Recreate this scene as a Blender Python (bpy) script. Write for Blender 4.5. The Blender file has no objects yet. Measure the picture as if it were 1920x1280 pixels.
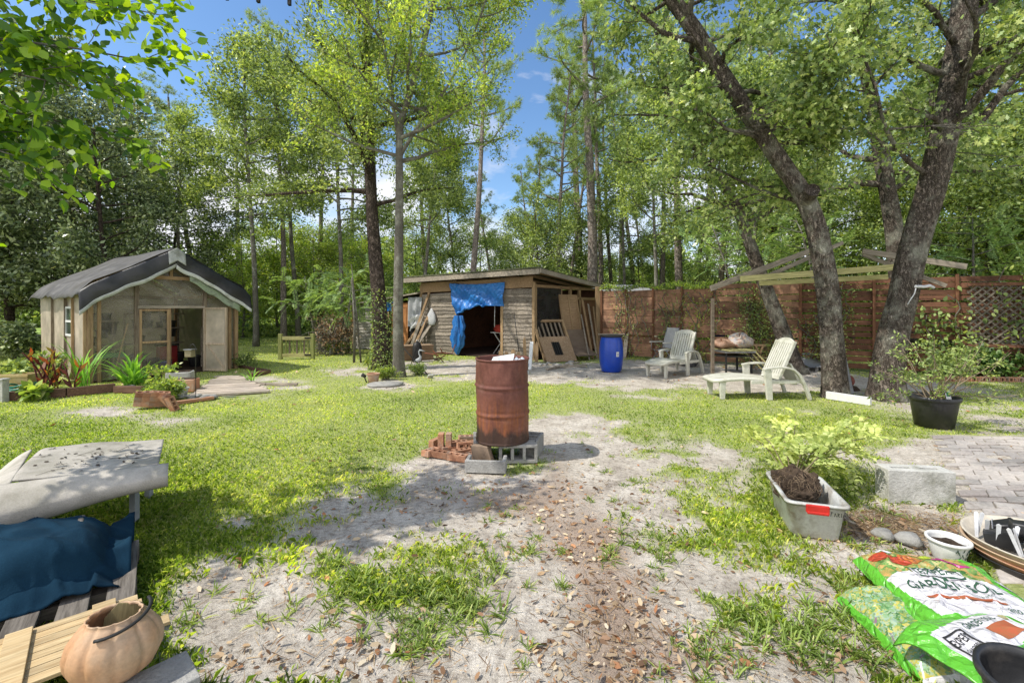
import bpy, bmesh, math, random
import numpy as np
from mathutils import Vector, Matrix, Euler
C = bpy.context.scene.collection
SC = bpy.context.scene
PI = math.pi
F, CX, HY, CAMH = 853.0, 960.0, 578.0, 1.6
rad = math.radians

def W(px, py, Y):
    return Vector(((px-CX)*Y/F, Y, CAMH-(py-HY)*Y/F))
def G(px, py):
    Y = F*CAMH/(py-HY)
    return Vector(((px-CX)*Y/F, Y, 0))

# ---------------------------------------------------------------- noise
def _h(ix, iy, iz, s):
    n = (ix*374761393 + iy*668265263 + iz*2147483647 + s*1274126177) & 0xffffffff
    n = ((n ^ (n >> 13))*1274126177) & 0xffffffff
    n = (n ^ (n >> 16)) & 0xffffffff
    return n/4294967295.0
def vnoise(x, y, z=None, s=1):
    x = np.asarray(x, float); y = np.asarray(y, float)
    z = np.zeros_like(x) if z is None else np.asarray(z, float)
    ix, iy, iz = np.floor(x).astype(np.int64), np.floor(y).astype(np.int64), np.floor(z).astype(np.int64)
    fx, fy, fz = x-ix, y-iy, z-iz
    fx, fy, fz = [t*t*(3-2*t) for t in (fx, fy, fz)]
    r = 0
    for a in (0, 1):
        for b in (0, 1):
            for c in (0, 1):
                r = r + _h(ix+a, iy+b, iz+c, s)*(fx if a else 1-fx)*(fy if b else 1-fy)*(fz if c else 1-fz)
    return r*2-1
def fbm(x, y, z=None, s=1, o=4):
    r = 0; a = .5; f = 1.
    for i in range(o):
        r = r + a*vnoise(np.asarray(x)*f, np.asarray(y)*f, None if z is None else np.asarray(z)*f, s+i)
        a *= .5; f *= 2.03
    return r

# ---------------------------------------------------------------- scene bookkeeping
def thing(name, label, cat, loc=(0, 0, 0), rotz=0, group=None, rot=None):
    o = bpy.data.objects.new(name, None); C.objects.link(o)
    o.empty_display_size = .1
    o.location = loc; o.rotation_euler = rot if rot else (0, 0, rotz)
    o['label'] = label; o['category'] = cat
    if group: o['group'] = group
    return o
def tag(o, label=None, cat=None, group=None, kind=None):
    if label: o['label'] = label
    if cat: o['category'] = cat
    if group: o['group'] = group
    if kind: o['kind'] = kind
    return o
def dup(root, loc, rotz=0, label=None, group=None, scale=None):
    r = root.copy(); C.objects.link(r); r.location = loc
    e = root.rotation_euler.copy(); e.z = rotz; r.rotation_euler = e
    if label: r['label'] = label
    if group: r['group'] = group
    if scale: r.scale = scale if hasattr(scale, '__len__') else (scale,)*3
    for ch in list(root.children):
        c = ch.copy(); C.objects.link(c); c.parent = r
        for g in list(ch.children):
            d = g.copy(); C.objects.link(d); d.parent = c
    return r
def link(name, me, m=None, parent=None, bev=0, smooth_angle=None):
    o = bpy.data.objects.new(name, me); C.objects.link(o)
    if m is not None and not me.materials:
        me.materials.append(m)
    if parent: o.parent = parent
    if bev:
        b = o.modifiers.new('Bevel', 'BEVEL'); b.width = bev; b.segments = 2; b.limit_method = 'ANGLE'; b.angle_limit = rad(40)
    return o

class MB:
    def __init__(s): s.v = []; s.f = []; s.sm = []; s.mi = []; s.cm = 0
    def add(s, vs, fs, smooth=False):
        n = len(s.v); s.v += [tuple(v) for v in vs]
        s.f += [tuple(i+n for i in f) for f in fs]; s.sm += [smooth]*len(fs); s.mi += [s.cm]*len(fs)
        return s
    def box(s, c, d, rot=None, M=None):
        x, y, z = d[0]/2, d[1]/2, d[2]/2
        vs = [Vector(p) for p in ((-x,-y,-z),(x,-y,-z),(x,y,-z),(-x,y,-z),(-x,-y,z),(x,-y,z),(x,y,z),(-x,y,z))]
        if rot: R = Euler(rot).to_matrix(); vs = [R@v for v in vs]
        vs = [v+Vector(c) for v in vs]
        if M: vs = [M@v for v in vs]
        return s.add(vs, [(0,3,2,1),(4,5,6,7),(0,1,5,4),(1,2,6,5),(2,3,7,6),(3,0,4,7)])
    def beam(s, p0, p1, w, h, up=(0, 0, 1)):
        p0, p1 = Vector(p0), Vector(p1); d = (p1-p0).normalized(); up = Vector(up)
        sd = d.cross(up)
        if sd.length < 1e-4: sd = d.cross(Vector((1, 0, 0)))
        sd.normalize(); u = sd.cross(d)
        vs = []
        for p in (p0, p1):
            for a, b in ((-1,-1),(1,-1),(1,1),(-1,1)): vs.append(p+sd*a*w/2+u*b*h/2)
        return s.add(vs, [(0,1,2,3),(7,6,5,4),(0,4,5,1),(1,5,6,2),(2,6,7,3),(3,7,4,0)])
    def tube(s, pts, r, n=8, cap=True, disp=None):
        pts = [Vector(p) for p in pts]; m = len(pts)
        if not hasattr(r, '__len__'): r = [r]*m
        vs = []; ref = Vector((0.13, .97, .21)).normalized()
        for i, p in enumerate(pts):
            t = (pts[min(i+1, m-1)]-pts[max(i-1, 0)])
            if t.length < 1e-9: t = Vector((0, 0, 1))
            t.normalize()
            a = ref-t*ref.dot(t)
            if a.length < 1e-3: a = Vector((1, 0, 0))-t*t.x
            a.normalize(); b = t.cross(a); ref = a
            for k in range(n):
                th = 2*PI*k/n; rr = r[i]
                if disp: rr *= disp(p, th, i)
                vs.append(p+a*math.cos(th)*rr+b*math.sin(th)*rr)
        fs = []
        for i in range(m-1):
            for k in range(n):
                fs.append((i*n+k, i*n+(k+1) % n, (i+1)*n+(k+1) % n, (i+1)*n+k))
        s.add(vs, fs, True)
        if cap:
            n0 = len(s.v)-m*n
            s.f += [tuple(n0+k for k in reversed(range(n))), tuple(n0+(m-1)*n+k for k in range(n))]; s.sm += [False]*2; s.mi += [s.cm]*2
        return s
    def lathe(s, prof, n=32, c=(0, 0, 0), fn=None, smooth=True):
        vs = []; m = len(prof)
        for i, (r, z) in enumerate(prof):
            for k in range(n):
                th = 2*PI*k/n; rr = r; zz = z
                if fn: rr, zz = fn(r, z, th)
                vs.append((c[0]+rr*math.cos(th), c[1]+rr*math.sin(th), c[2]+zz))
        fs = [(i*n+k, i*n+(k+1) % n, (i+1)*n+(k+1) % n, (i+1)*n+k) for i in range(m-1) for k in range(n)]
        return s.add(vs, fs, smooth)
    def disc(s, r, z, n=32, c=(0, 0)):
        return s.add([(c[0]+r*math.cos(2*PI*k/n), c[1]+r*math.sin(2*PI*k/n), z) for k in range(n)], [tuple(range(n))])
    def prism(s, poly, z0, z1, M=None):
        n = len(poly)
        vs = [Vector((x, y, z0)) for x, y in poly]+[Vector((x, y, z1)) for x, y in poly]
        if M: vs = [M@v for v in vs]
        return s.add(vs, [tuple(reversed(range(n))), tuple(range(n, 2*n))]+[(i, (i+1) % n, n+(i+1) % n, n+i) for i in range(n)])
    def grid(s, fn, nu, nv, smooth=True):
        vs = [fn(i/nu, j/nv) for j in range(nv+1) for i in range(nu+1)]
        fs = [(j*(nu+1)+i, j*(nu+1)+i+1, (j+1)*(nu+1)+i+1, (j+1)*(nu+1)+i) for j in range(nv) for i in range(nu)]
        return s.add(vs, fs, smooth)
    def strip(s, pts, w, side=None):
        """thin arching leaf blade along pts"""
        pts = [Vector(p) for p in pts]; m = len(pts); vs = []
        for i, p in enumerate(pts):
            t = (pts[min(i+1, m-1)]-pts[max(i-1, 0)]).normalized()
            sd = side if side else t.cross(Vector((0, 0, 1)))
            if sd.length < 1e-3: sd = Vector((1, 0, 0))
            sd = sd.normalized()
            k = i/(m-1); ww = w*(.55+1.1*k if k < .4 else 1)*(1-max(0, (k-.35)/.65)**1.6)
            vs += [p-sd*ww/2, p+sd*ww/2]
        return s.add(vs, [(2*i, 2*i+1, 2*i+3, 2*i+2) for i in range(m-1)], True)
    def build(s, name, m=None, parent=None, bev=0, loc=None, rot=None):
        me = bpy.data.meshes.new(name); me.from_pydata(s.v, [], s.f)
        if m is not None:
            for mm in (m if isinstance(m, (list, tuple)) else [m]): me.materials.append(mm)
        me.polygons.foreach_set('use_smooth', s.sm); me.polygons.foreach_set('material_index', s.mi); me.update()
        o = link(name, me, None, parent, bev)
        if loc: o.location = loc
        if rot: o.rotation_euler = rot
        return o
def solid(o, t, off=0):
    m = o.modifiers.new('Solid', 'SOLIDIFY'); m.thickness = t; m.offset = off; return o
def subsurf(o, n=1):
    m = o.modifiers.new('Sub', 'SUBSURF'); m.levels = n; m.render_levels = n; return o

# ---------------------------------------------------------------- materials
def newmat(name):
    m = bpy.data.materials.new(name); m.use_nodes = True
    nt = m.node_tree; nt.nodes.clear()
    out = nt.nodes.new('ShaderNodeOutputMaterial')
    return m, nt, out
def N(nt, t, ins=None, **kw):
    n = nt.nodes.new(t)
    for k, v in kw.items(): setattr(n, k, v)
    if ins:
        for k, v in ins.items():
            if isinstance(v, bpy.types.NodeSocket): nt.links.new(v, n.inputs[k])
            else: n.inputs[k].default_value = v
    return n
def c4(c): return (c[0], c[1], c[2], 1)
def ramp(nt, fac, stops):
    r = N(nt, 'ShaderNodeValToRGB', {'Fac': fac}); e = r.color_ramp.elements
    while len(e) < len(stops): e.new(.5)
    for i, (p, c) in enumerate(stops): e[i].position = p; e[i].color = c4(c)
    return r.outputs['Color']
def coords(nt, scale=(1, 1, 1), kind='Object'):
    tc = N(nt, 'ShaderNodeTexCoord'); oi = N(nt, 'ShaderNodeObjectInfo')
    mp = N(nt, 'ShaderNodeMapping', {'Vector': tc.outputs[kind], 'Scale': scale})
    add = N(nt, 'ShaderNodeVectorMath', {0: mp.outputs[0]}, operation='ADD')
    sc = N(nt, 'ShaderNodeMath', {0: oi.outputs['Random'], 1: 37.0}, operation='MULTIPLY')
    nt.links.new(sc.outputs[0], add.inputs[1])
    return add.outputs[0], tc.outputs[kind], oi.outputs['Random']
def noise(nt, v, scale, detail=4, rough=.55, dist=0):
    return N(nt, 'ShaderNodeTexNoise', {'Vector': v, 'Scale': scale, 'Detail': detail, 'Roughness': rough, 'Distortion': dist}).outputs['Fac']
def mixc(nt, f, a, b, mode='MIX'):
    n = N(nt, 'ShaderNodeMix', data_type='RGBA', blend_type=mode)
    for k, v in ((0, f), (6, a), (7, b)):
        if isinstance(v, bpy.types.NodeSocket): nt.links.new(v, n.inputs[k])
        else: n.inputs[k].default_value = v if k == 0 else c4(v)
    return n.outputs[2]
def mth(nt, op, a, b=0., clamp=False):
    n = N(nt, 'ShaderNodeMath', {0: a, 1: b}, operation=op); n.use_clamp = clamp; return n.outputs[0]

def mat(name, c1, c2=None, c3=None, sc=6, stretch=(1, 1, 1), rough=.8, bump=.3, bsc=30, detail=5, metal=0, spec=.3, dirt=None, dsc=2, dlo=.5, dhi=.7, var=.15, bdist=.01, transl=None, sub=None):
    """noise-mottled surface: colours c1..c3, optional dirt colour in blotches, per-object brightness variation"""
    m, nt, out = newmat(name)
    v, raw, rnd = coords(nt, stretch)
    n1 = noise(nt, v, sc, detail, .6)
    st = [(.3, c1), (.7, c2 or [x*.7 for x in c1])] if c3 is None else [(.28, c1), (.5, c2), (.72, c3)]
    col = ramp(nt, n1, st)
    if dirt is not None:
        n2 = noise(nt, v, dsc, 6, .65)
        f = N(nt, 'ShaderNodeMapRange', {0: n2, 1: dlo, 2: dhi}).outputs[0]
        col = mixc(nt, f, col, dirt)
    fine = noise(nt, v, bsc, 6, .65)
    col = mixc(nt, .35, col, ramp(nt, fine, [(.3, (.35,)*3), (.7, (1.,)*3)]), 'MULTIPLY') if bump > 0 else col
    vr = N(nt, 'ShaderNodeMapRange', {0: rnd, 3: 1-var, 4: 1+var}).outputs[0]
    hsv = N(nt, 'ShaderNodeHueSaturation', {'Color': col, 'Value': vr})
    p = N(nt, 'ShaderNodeBsdfPrincipled', {'Base Color': hsv.outputs[0], 'Roughness': rough, 'Metallic': metal, 'Specular IOR Level': spec})
    if bump > 0:
        b = N(nt, 'ShaderNodeBump', {'Strength': bump, 'Distance': bdist, 'Height': fine}); nt.links.new(b.outputs[0], p.inputs['Normal'])
    sh = p.outputs[0]
    if transl:
        t = N(nt, 'ShaderNodeBsdfTranslucent', {'Color': hsv.outputs[0]})
        sh = N(nt, 'ShaderNodeMixShader', {0: transl, 1: sh, 2: t.outputs[0]}).outputs[0]
    nt.links.new(sh, out.inputs[0]); return m

def wood(name, c1, c2, axis='x', rough=.85, var=.25, gsc=4., bump=.5, dirt=None, dlo=.55, dhi=.75):
    s = {'x': (.6, 9, 9), 'y': (9, .6, 9), 'z': (9, 9, .6)}[axis]
    m, nt, out = newmat(name)
    v, raw, rnd = coords(nt, s)
    g = noise(nt, v, gsc, 6, .7, .4)
    g2 = noise(nt, v, gsc*4, 3, .6)
    col = ramp(nt, g, [(.3, c1), (.68, c2)])
    col = mixc(nt, .4, col, ramp(nt, g2, [(.35, (.45,)*3), (.6, (1.,)*3)]), 'MULTIPLY')
    v2, _, _ = coords(nt, (1, 1, 1))
    bl = noise(nt, v2, 1.6, 5, .6)
    col = mixc(nt, .6, col, ramp(nt, bl, [(.3, (.6, .6, .6)), (.7, (1.15, 1.1, 1.05))]), 'MULTIPLY')
    if dirt is not None:
        f = N(nt, 'ShaderNodeMapRange', {0: noise(nt, v2, 3.1, 6, .7), 1: dlo, 2: dhi}).outputs[0]
        col = mixc(nt, f, col, dirt)
    ri = N(nt, 'ShaderNodeNewGeometry').outputs['Random Per Island']
    vr = N(nt, 'ShaderNodeMapRange', {0: ri, 3: 1-var, 4: 1+var}).outputs[0]
    hsv = N(nt, 'ShaderNodeHueSaturation', {'Color': col, 'Value': vr})
    p = N(nt, 'ShaderNodeBsdfPrincipled', {'Base Color': hsv.outputs[0], 'Roughness': rough, 'Specular IOR Level': .25})
    b = N(nt, 'ShaderNodeBump', {'Strength': bump, 'Distance': .006, 'Height': g}); nt.links.new(b.outputs[0], p.inputs['Normal'])
    nt.links.new(p.outputs[0], out.inputs[0]); return m

def bark(name, c1, c2, lichen=None, sc=10, deep=.03, vst=.35):
    m, nt, out = newmat(name)
    v, raw, rnd = coords(nt, (1, 1, vst))
    w = noise(nt, v, sc*.7, 4, .6)
    vv = N(nt, 'ShaderNodeVectorMath', {0: v, 1: N(nt, 'ShaderNodeCombineXYZ', {0: w, 1: w, 2: 0.}).outputs[0]}, operation='ADD').outputs[0]
    vo = N(nt, 'ShaderNodeTexVoronoi', {'Vector': vv, 'Scale': sc}, feature='DISTANCE_TO_EDGE').outputs['Distance']
    vh = N(nt, 'ShaderNodeMapRange', {0: vo, 1: 0., 2: .28}).outputs[0]
    n = noise(nt, v, sc*4, 6, .7)
    h = mth(nt, 'ADD', vh, mth(nt, 'MULTIPLY', n, .8))
    col = mixc(nt, vh, c1, c2)
    col = mixc(nt, .6, col, ramp(nt, n, [(.3, (.4,)*3), (.7, (1.2,)*3)]), 'MULTIPLY')
    if lichen:
        f = N(nt, 'ShaderNodeMapRange', {0: noise(nt, raw, 2.2, 6, .7), 1: .48, 2: .66}).outputs[0]
        col = mixc(nt, f, col, lichen)
    p = N(nt, 'ShaderNodeBsdfPrincipled', {'Base Color': col, 'Roughness': .95, 'Specular IOR Level': .1})
    b = N(nt, 'ShaderNodeBump', {'Strength': .9, 'Distance': deep, 'Height': h}); nt.links.new(b.outputs[0], p.inputs['Normal'])
    nt.links.new(p.outputs[0], out.inputs[0]); return m

LG = 2.3
def leafmat(name, cols, transl=.35, rough=.5, tint=(1.2, 1.12, .6), spec=.35, var=.12, gain=None):
    cols = [tuple(min(.7, x*(gain or LG)*k) for x, k in zip(c, (.92, 1.0, .84) if gain is None else (1, 1, 1))) for c in cols]
    m, nt, out = newmat(name)
    at = N(nt, 'ShaderNodeAttribute', attribute_name='rnd').outputs['Fac']
    n = len(cols)
    col = ramp(nt, at, [((i+.5)/n, c) for i, c in enumerate(cols)])
    tc = N(nt, 'ShaderNodeTexCoord').outputs['Object']
    big = noise(nt, tc, .9, 3, .5)
    col = mixc(nt, .75, col, ramp(nt, big, [(.32, (.6, .66, .66)), (.66, (1.35, 1.3, 1.05))]), 'MULTIPLY')
    rnd = N(nt, 'ShaderNodeObjectInfo').outputs['Random']
    vr = N(nt, 'ShaderNodeMapRange', {0: rnd, 3: 1-var, 4: 1+var}).outputs[0]
    hs = N(nt, 'ShaderNodeHueSaturation', {'Color': col, 'Value': vr}).outputs[0]
    p = N(nt, 'ShaderNodeBsdfPrincipled', {'Base Color': hs, 'Roughness': rough, 'Specular IOR Level': spec})
    tcol = mixc(nt, 1., hs, tint, 'MULTIPLY')
    tcol = N(nt, 'ShaderNodeHueSaturation', {'Color': tcol, 'Value': 1.45, 'Saturation': 1.02}).outputs[0]
    t = N(nt, 'ShaderNodeBsdfTranslucent', {'Color': tcol})
    sh = N(nt, 'ShaderNodeMixShader', {0: transl, 1: p.outputs[0], 2: t.outputs[0]}).outputs[0]
    nt.links.new(sh, out.inputs[0]); return m

def filmmat(name, col, alpha, rough=.35, transl=.4, sc=2.):
    """hazy sheet: part see-through, part dusty"""
    m, nt, out = newmat(name)
    v, raw, rnd = coords(nt)
    n1 = noise(nt, v, sc, 5, .6)
    cc = mixc(nt, .6, col, ramp(nt, n1, [(.3, (.55, .55, .5)), (.7, (1.2, 1.15, 1.1))]), 'MULTIPLY')
    p = N(nt, 'ShaderNodeBsdfPrincipled', {'Base Color': cc, 'Roughness': rough, 'Specular IOR Level': .5})
    t = N(nt, 'ShaderNodeBsdfTranslucent', {'Color': cc})
    a = N(nt, 'ShaderNodeMixShader', {0: transl, 1: p.outputs[0], 2: t.outputs[0]}).outputs[0]
    tr = N(nt, 'ShaderNodeBsdfTransparent', {'Color': (1, .97, .9, 1)})
    f = N(nt, 'ShaderNodeMapRange', {0: n1, 1: .3, 2: .7, 3: alpha-.12, 4: alpha+.12}).outputs[0]
    sh = N(nt, 'ShaderNodeMixShader', {0: f, 1: tr.outputs[0], 2: a}).outputs[0]
    nt.links.new(sh, out.inputs[0]); return m

# ---------------------------------------------------------------- leaves
TPL = {
    'diamond': np.array([(0, 0, 0), (.42, .24, .07), (1, 0, -.05), (.42, -.24, .07)]),
    'narrow': np.array([(0, 0, 0), (.4, .13, .03), (1, 0, -.1), (.4, -.13, .03)]),
    'ovate': np.array([(0, 0, 0), (.18, .2, .05), (.45, .3, .06), (.75, .17, .02), (1, 0, -.06), (.75, -.17, .02), (.45, -.3, .06), (.18, -.2, .05)]),
    'lobed': np.array([(0, 0, 0), (.22, .07, 0), (.3, .34, .05), (.46, .12, 0), (.62, .4, .03), (.74, .12, 0), (1, .12, -.08), (1.02, -.06, -.08), (.74, -.12, 0), (.62, -.4, .03), (.46, -.12, 0), (.3, -.34, .05), (.22, -.07, 0)]),
    'needle': np.array([(0, .022, 0), (1, 0, -.06), (0, -.022, 0)]),
    'curl': np.array([(0, 0, 0), (.3, .2, .16), (.8, .16, .2), (1, 0, .05), (.7, -.15, .02), (.3, -.2, .0)]),
}
def unit(a): return a/np.maximum(np.linalg.norm(a, axis=-1, keepdims=True), 1e-9)
def leafmesh(name, P, D, size, tpl, rng, up=.6, wid=1., nrm=None):
    P = np.asarray(P, float); n = len(P); D = unit(np.asarray(D, float))
    R = rng.normal(size=(n, 3))*(1-up) + np.array([0, 0, 1.])*up if nrm is None else nrm
    Nn = unit(R - D*np.sum(R*D, 1, keepdims=True)); S = np.cross(D, Nn)
    T = TPL[tpl]; k = len(T)
    sz = (np.asarray(size)*np.ones(n))[:, None, None]
    V = P[:, None, :] + sz*(T[None, :, 0:1]*D[:, None, :] + wid*T[None, :, 1:2]*S[:, None, :] + T[None, :, 2:3]*Nn[:, None, :])
    return polymesh(name, V.reshape(-1, 3), n, k, rng.random(n))
def polymesh(name, V, n, k, rnd):
    me = bpy.data.meshes.new(name)
    me.vertices.add(n*k); me.vertices.foreach_set('co', V.astype(np.float32).ravel())
    me.loops.add(n*k); me.loops.foreach_set('vertex_index', np.arange(n*k, dtype=np.int32))
    me.polygons.add(n); me.polygons.foreach_set('loop_start', np.arange(0, n*k, k, dtype=np.int32))
    me.update(calc_edges=True)
    a = me.attributes.new('rnd', 'FLOAT', 'FACE'); a.data.foreach_set('value', np.asarray(rnd, np.float32))
    return me
def scatter_ellipsoids(rng, blobs, n, shell=.5):
    """points in a list of (centre, radii) ellipsoids, denser toward the shell; returns points and outward dirs"""
    vol = np.array([b[1][0]*b[1][1]*b[1][2] for b in blobs])**.8; vol /= vol.sum()
    idx = rng.choice(len(blobs), n, p=vol)
    c = np.array([b[0] for b in blobs])[idx]; r = np.array([b[1] for b in blobs])[idx]
    d = unit(rng.normal(size=(n, 3))); t = rng.random(n)**(shell)
    t = t[:, None]
    return c + d*r*t, unit(d*r)

# ---------------------------------------------------------------- trees
def to_px(P, o):
    Q = P+np.array(o[:]); return CX+F*Q[:, 0]/Q[:, 1], HY-F*(Q[:, 2]-CAMH)/Q[:, 1], Q[:, 1]
def rv(rng, s=1.): return Vector(rng.normal(size=3)*s)
def path(rng, p0, d0, L, n, wob=.12, lift=0.):
    pts = [Vector(p0)]; d = Vector(d0).normalized()
    for i in range(n):
        d = (d + rv(rng, wob) + Vector((0, 0, lift))).normalized(); pts.append(pts[-1]+d*(L/n))
    return pts
def lerp_path(pts, t):
    m = len(pts)-1; x = min(max(t, 0), .9999)*m; i = int(x)
    return pts[i].lerp(pts[i+1], x-i), (pts[i+1]-pts[i]).normalized()
def smoothpath(ctrl, n):
    ctrl = [Vector(c[:3]) for c in ctrl]; out = []
    m = len(ctrl)-1
    for i in range(n+1):
        x = i/n*m; k = min(int(x), m-1); t = x-k
        p0, p1, p2, p3 = ctrl[max(k-1, 0)], ctrl[k], ctrl[k+1], ctrl[min(k+2, m)]
        out.append(.5*((2*p1)+(p2-p0)*t+(2*p0-5*p1+4*p2-p3)*t*t+(3*p1-p0-3*p2+p3)*t**3))
    return out
def grow(rng, mb, trunk, r0, r1, t0=.4, nb=18, blen=2.5, elev=.35, nsec=6, slen=.9, leaf_sig=.18, prof=None, nside=8, lift=.02, az=None, wob=.14, trunk_n=14, tdisp=None, flare=0.):
    """trunk polyline -> limbs -> twigs; returns twig points with directions"""
    m = len(trunk); tr = [r0+(r1-r0)*(i/(m-1))**.8 for i in range(m)]
    if flare:
        for i in range(m):
            h = (trunk[i]-trunk[0]).length; tr[i] *= 1+flare*math.exp(-h/.28)
    if mb is not None: mb.tube(trunk, tr, trunk_n, disp=tdisp)
    P = []; D = []
    for b in range(nb):
        t = t0+(1-t0)*(b+rng.random())/nb
        p, td = lerp_path(trunk, t)
        a = b*2.4+rng.random()*1.2 if az is None else az(b, rng)
        pr = prof(t) if prof else (1-.6*((t-t0)/(1-t0)))
        L = blen*pr*(.7+.6*rng.random())
        e = elev+rng.normal()*.15+.5*max(0, (t-.85)/.15)
        d = Vector((math.cos(a)*math.cos(e), math.sin(a)*math.cos(e), math.sin(e)))
        pts = path(rng, p, d, L, 7, wob, lift)
        rb = min(tr[min(int(t*(m-1)), m-1)]*.55, .012+.022*L)
        mb.tube(pts, [rb*(1-.85*i/7)+.004 for i in range(8)], 6, cap=False)
        for s in range(nsec):
            u = .25+.75*(s+rng.random())/nsec
            q, qd = lerp_path(pts, u)
            sd = (qd*.7+rv(rng, .55)+Vector((0, 0, .1))).normalized()
            l2 = slen*(.5+.8*rng.random())*(1.15-.5*u)
            tw = path(rng, q, sd, l2, 4, .2, lift)
            mb.tube(tw, [.006+.006*l2*(1-i/4) for i in range(5)], 3, cap=False)
            for i in range(9):
                x, xd = lerp_path(tw, .15+.85*(i+rng.random())/9)
                P.append(x[:]); D.append(xd[:])
        for i in range(6):
            x, xd = lerp_path(pts, .6+.4*(i+rng.random())/6); P.append(x[:]); D.append(xd[:])
    return np.array(P), np.array(D)
def foliage(name, rng, P, D, n, size, tpl, sig=.14, mat_=None, parent=None, up=.5, wid=1., vary=.35, droop=0.):
    idx = rng.integers(0, len(P), n)
    pp = P[idx]+rng.normal(size=(n, 3))*sig*np.array([1, 1, .8]); dd = unit(D[idx]*.6+rng.normal(size=(n, 3))*.7+np.array([0, 0, -droop]))
    me = leafmesh(name, pp, dd, size*(1-vary+2*vary*rng.random(n)), tpl, rng, up, wid)
    me.materials.append(mat_)
    return link(name, me, None, parent)
def pine_tufts(name, rng, P, D, ntuft, size, mat_, parent, per=26, wid=1.):
    idx = rng.integers(0, len(P), ntuft)
    c = np.repeat(P[idx]+rng.normal(size=(ntuft, 3))*.12, per, 0); d = np.repeat(D[idx], per, 0)
    dd = unit(d*.7+unit(rng.normal(size=c.shape))+np.array([0, 0, .25]))
    me = leafmesh(name, c, dd, size*(.7+.5*rng.random(len(c))), 'needle', rng, .2, wid)
    me.materials.append(mat_)
    return link(name, me, None, parent)
def fronds(name, rng, base, dirs, L, mat_, parent, pairs=10, leaflet=.05, droop=.4, wid=1., flat=.8):
    """pinnate leaves: one leaflet pair row per frond"""
    P = []; D = []; NN = []
    for b, d in zip(base, dirs):
        b = Vector(b); d = Vector(d).normalized(); l = L*(.7+.5*rng.random())
        sd = d.cross(Vector((0, 0, 1)))
        if sd.length < .05: sd = Vector((1, 0, 0))
        sd.normalize(); nn = (sd.cross(d)*flat+rv(rng, .25)).normalized(); sd = d.cross(nn).normalized()
        for i in range(pairs):
            t = (i+1)/pairs; p = b+d*l*t-Vector((0, 0, 1))*droop*l*t*t
            dd = (d-Vector((0, 0, 1))*2*droop*t).normalized()
            for s in (-1, 1):
                P.append(p[:]); D.append((sd*s+dd*.45+rv(rng, .1))[:]); NN.append((nn+rv(rng, .15))[:])
        P.append(p[:]); D.append(dd[:]); NN.append(nn[:])
    P = np.array(P)
    me = leafmesh(name, P, np.array(D), leaflet*(.8+.4*rng.random(len(P))), 'diamond', rng, wid=wid, nrm=np.array(NN)); me.materials.append(mat_)
    return link(name, me, None, parent)
# ================================================================ camera, sun, sky
cam = bpy.data.cameras.new('camera'); co = bpy.data.objects.new('camera', cam); C.objects.link(co)
co.location = (0, 0, CAMH); co.rotation_euler = (PI/2, 0, 0)
cam.sensor_width = 36; cam.lens = F/1920*36; cam.shift_y = -(640-HY)/1920; cam.clip_end = 2000; cam.clip_start = .05
SC.camera = co
SC.view_settings.view_transform = 'Standard'; SC.view_settings.look = 'None'; SC.view_settings.exposure = 0
SC.render.engine = 'CYCLES'
cy = SC.cycles
cy.max_bounces = 7; cy.diffuse_bounces = 4; cy.glossy_bounces = 2; cy.transmission_bounces = 4; cy.transparent_max_bounces = 10
cy.use_denoising = True; cy.denoiser = 'OPENIMAGEDENOISE'; cy.denoising_prefilter = 'NONE'; cy.denoising_quality = 'HIGH'; cy.use_adaptive_sampling = False
cy.sample_clamp_indirect = 8
cy.caustics_reflective = False; cy.caustics_refractive = False

SUN_AZ, SUN_EL = (-.93, -.30), rad(52)
ln = math.hypot(*SUN_AZ)
sdir = Vector((SUN_AZ[0]/ln*math.cos(SUN_EL), SUN_AZ[1]/ln*math.cos(SUN_EL), math.sin(SUN_EL)))
sun = bpy.data.lights.new('sun', 'SUN'); sun.energy = 5.0; sun.angle = rad(.55); sun.color = (1, .95, .86)
so = bpy.data.objects.new('sun', sun); C.objects.link(so); so.rotation_euler = sdir.to_track_quat('Z', 'Y').to_euler(); so.location = (0, 0, 30)
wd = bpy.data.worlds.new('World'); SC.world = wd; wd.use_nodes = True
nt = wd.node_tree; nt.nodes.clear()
sky = N(nt, 'ShaderNodeTexSky', sky_type='NISHITA'); sky.sun_disc = False; sky.sun_elevation = SUN_EL; sky.sun_rotation = math.atan2(sdir.x, sdir.y)
sky.air_density = 1.0; sky.dust_density = .4; sky.ozone_density = 2.0
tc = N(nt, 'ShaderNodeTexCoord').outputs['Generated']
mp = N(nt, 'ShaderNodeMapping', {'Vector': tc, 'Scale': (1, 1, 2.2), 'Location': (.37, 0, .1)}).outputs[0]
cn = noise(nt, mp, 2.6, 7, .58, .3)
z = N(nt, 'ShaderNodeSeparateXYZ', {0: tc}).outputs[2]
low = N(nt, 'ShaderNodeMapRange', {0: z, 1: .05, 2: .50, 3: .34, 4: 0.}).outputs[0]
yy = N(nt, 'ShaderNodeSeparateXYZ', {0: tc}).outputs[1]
back = N(nt, 'ShaderNodeMapRange', {0: yy, 1: .1, 2: -.5, 3: 0., 4: .28}).outputs[0]  # extra cloud cover added behind the camera, out of view, as fill light
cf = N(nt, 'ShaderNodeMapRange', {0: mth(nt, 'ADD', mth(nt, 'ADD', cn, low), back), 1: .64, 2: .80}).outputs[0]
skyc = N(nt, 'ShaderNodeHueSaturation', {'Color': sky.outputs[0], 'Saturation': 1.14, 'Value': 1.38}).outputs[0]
bright = N(nt, 'ShaderNodeMapRange', {0: yy, 1: .1, 2: -.4, 3: 1., 4: 1.4}).outputs[0]  # added rear clouds are made brighter to lift the shadows
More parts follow.
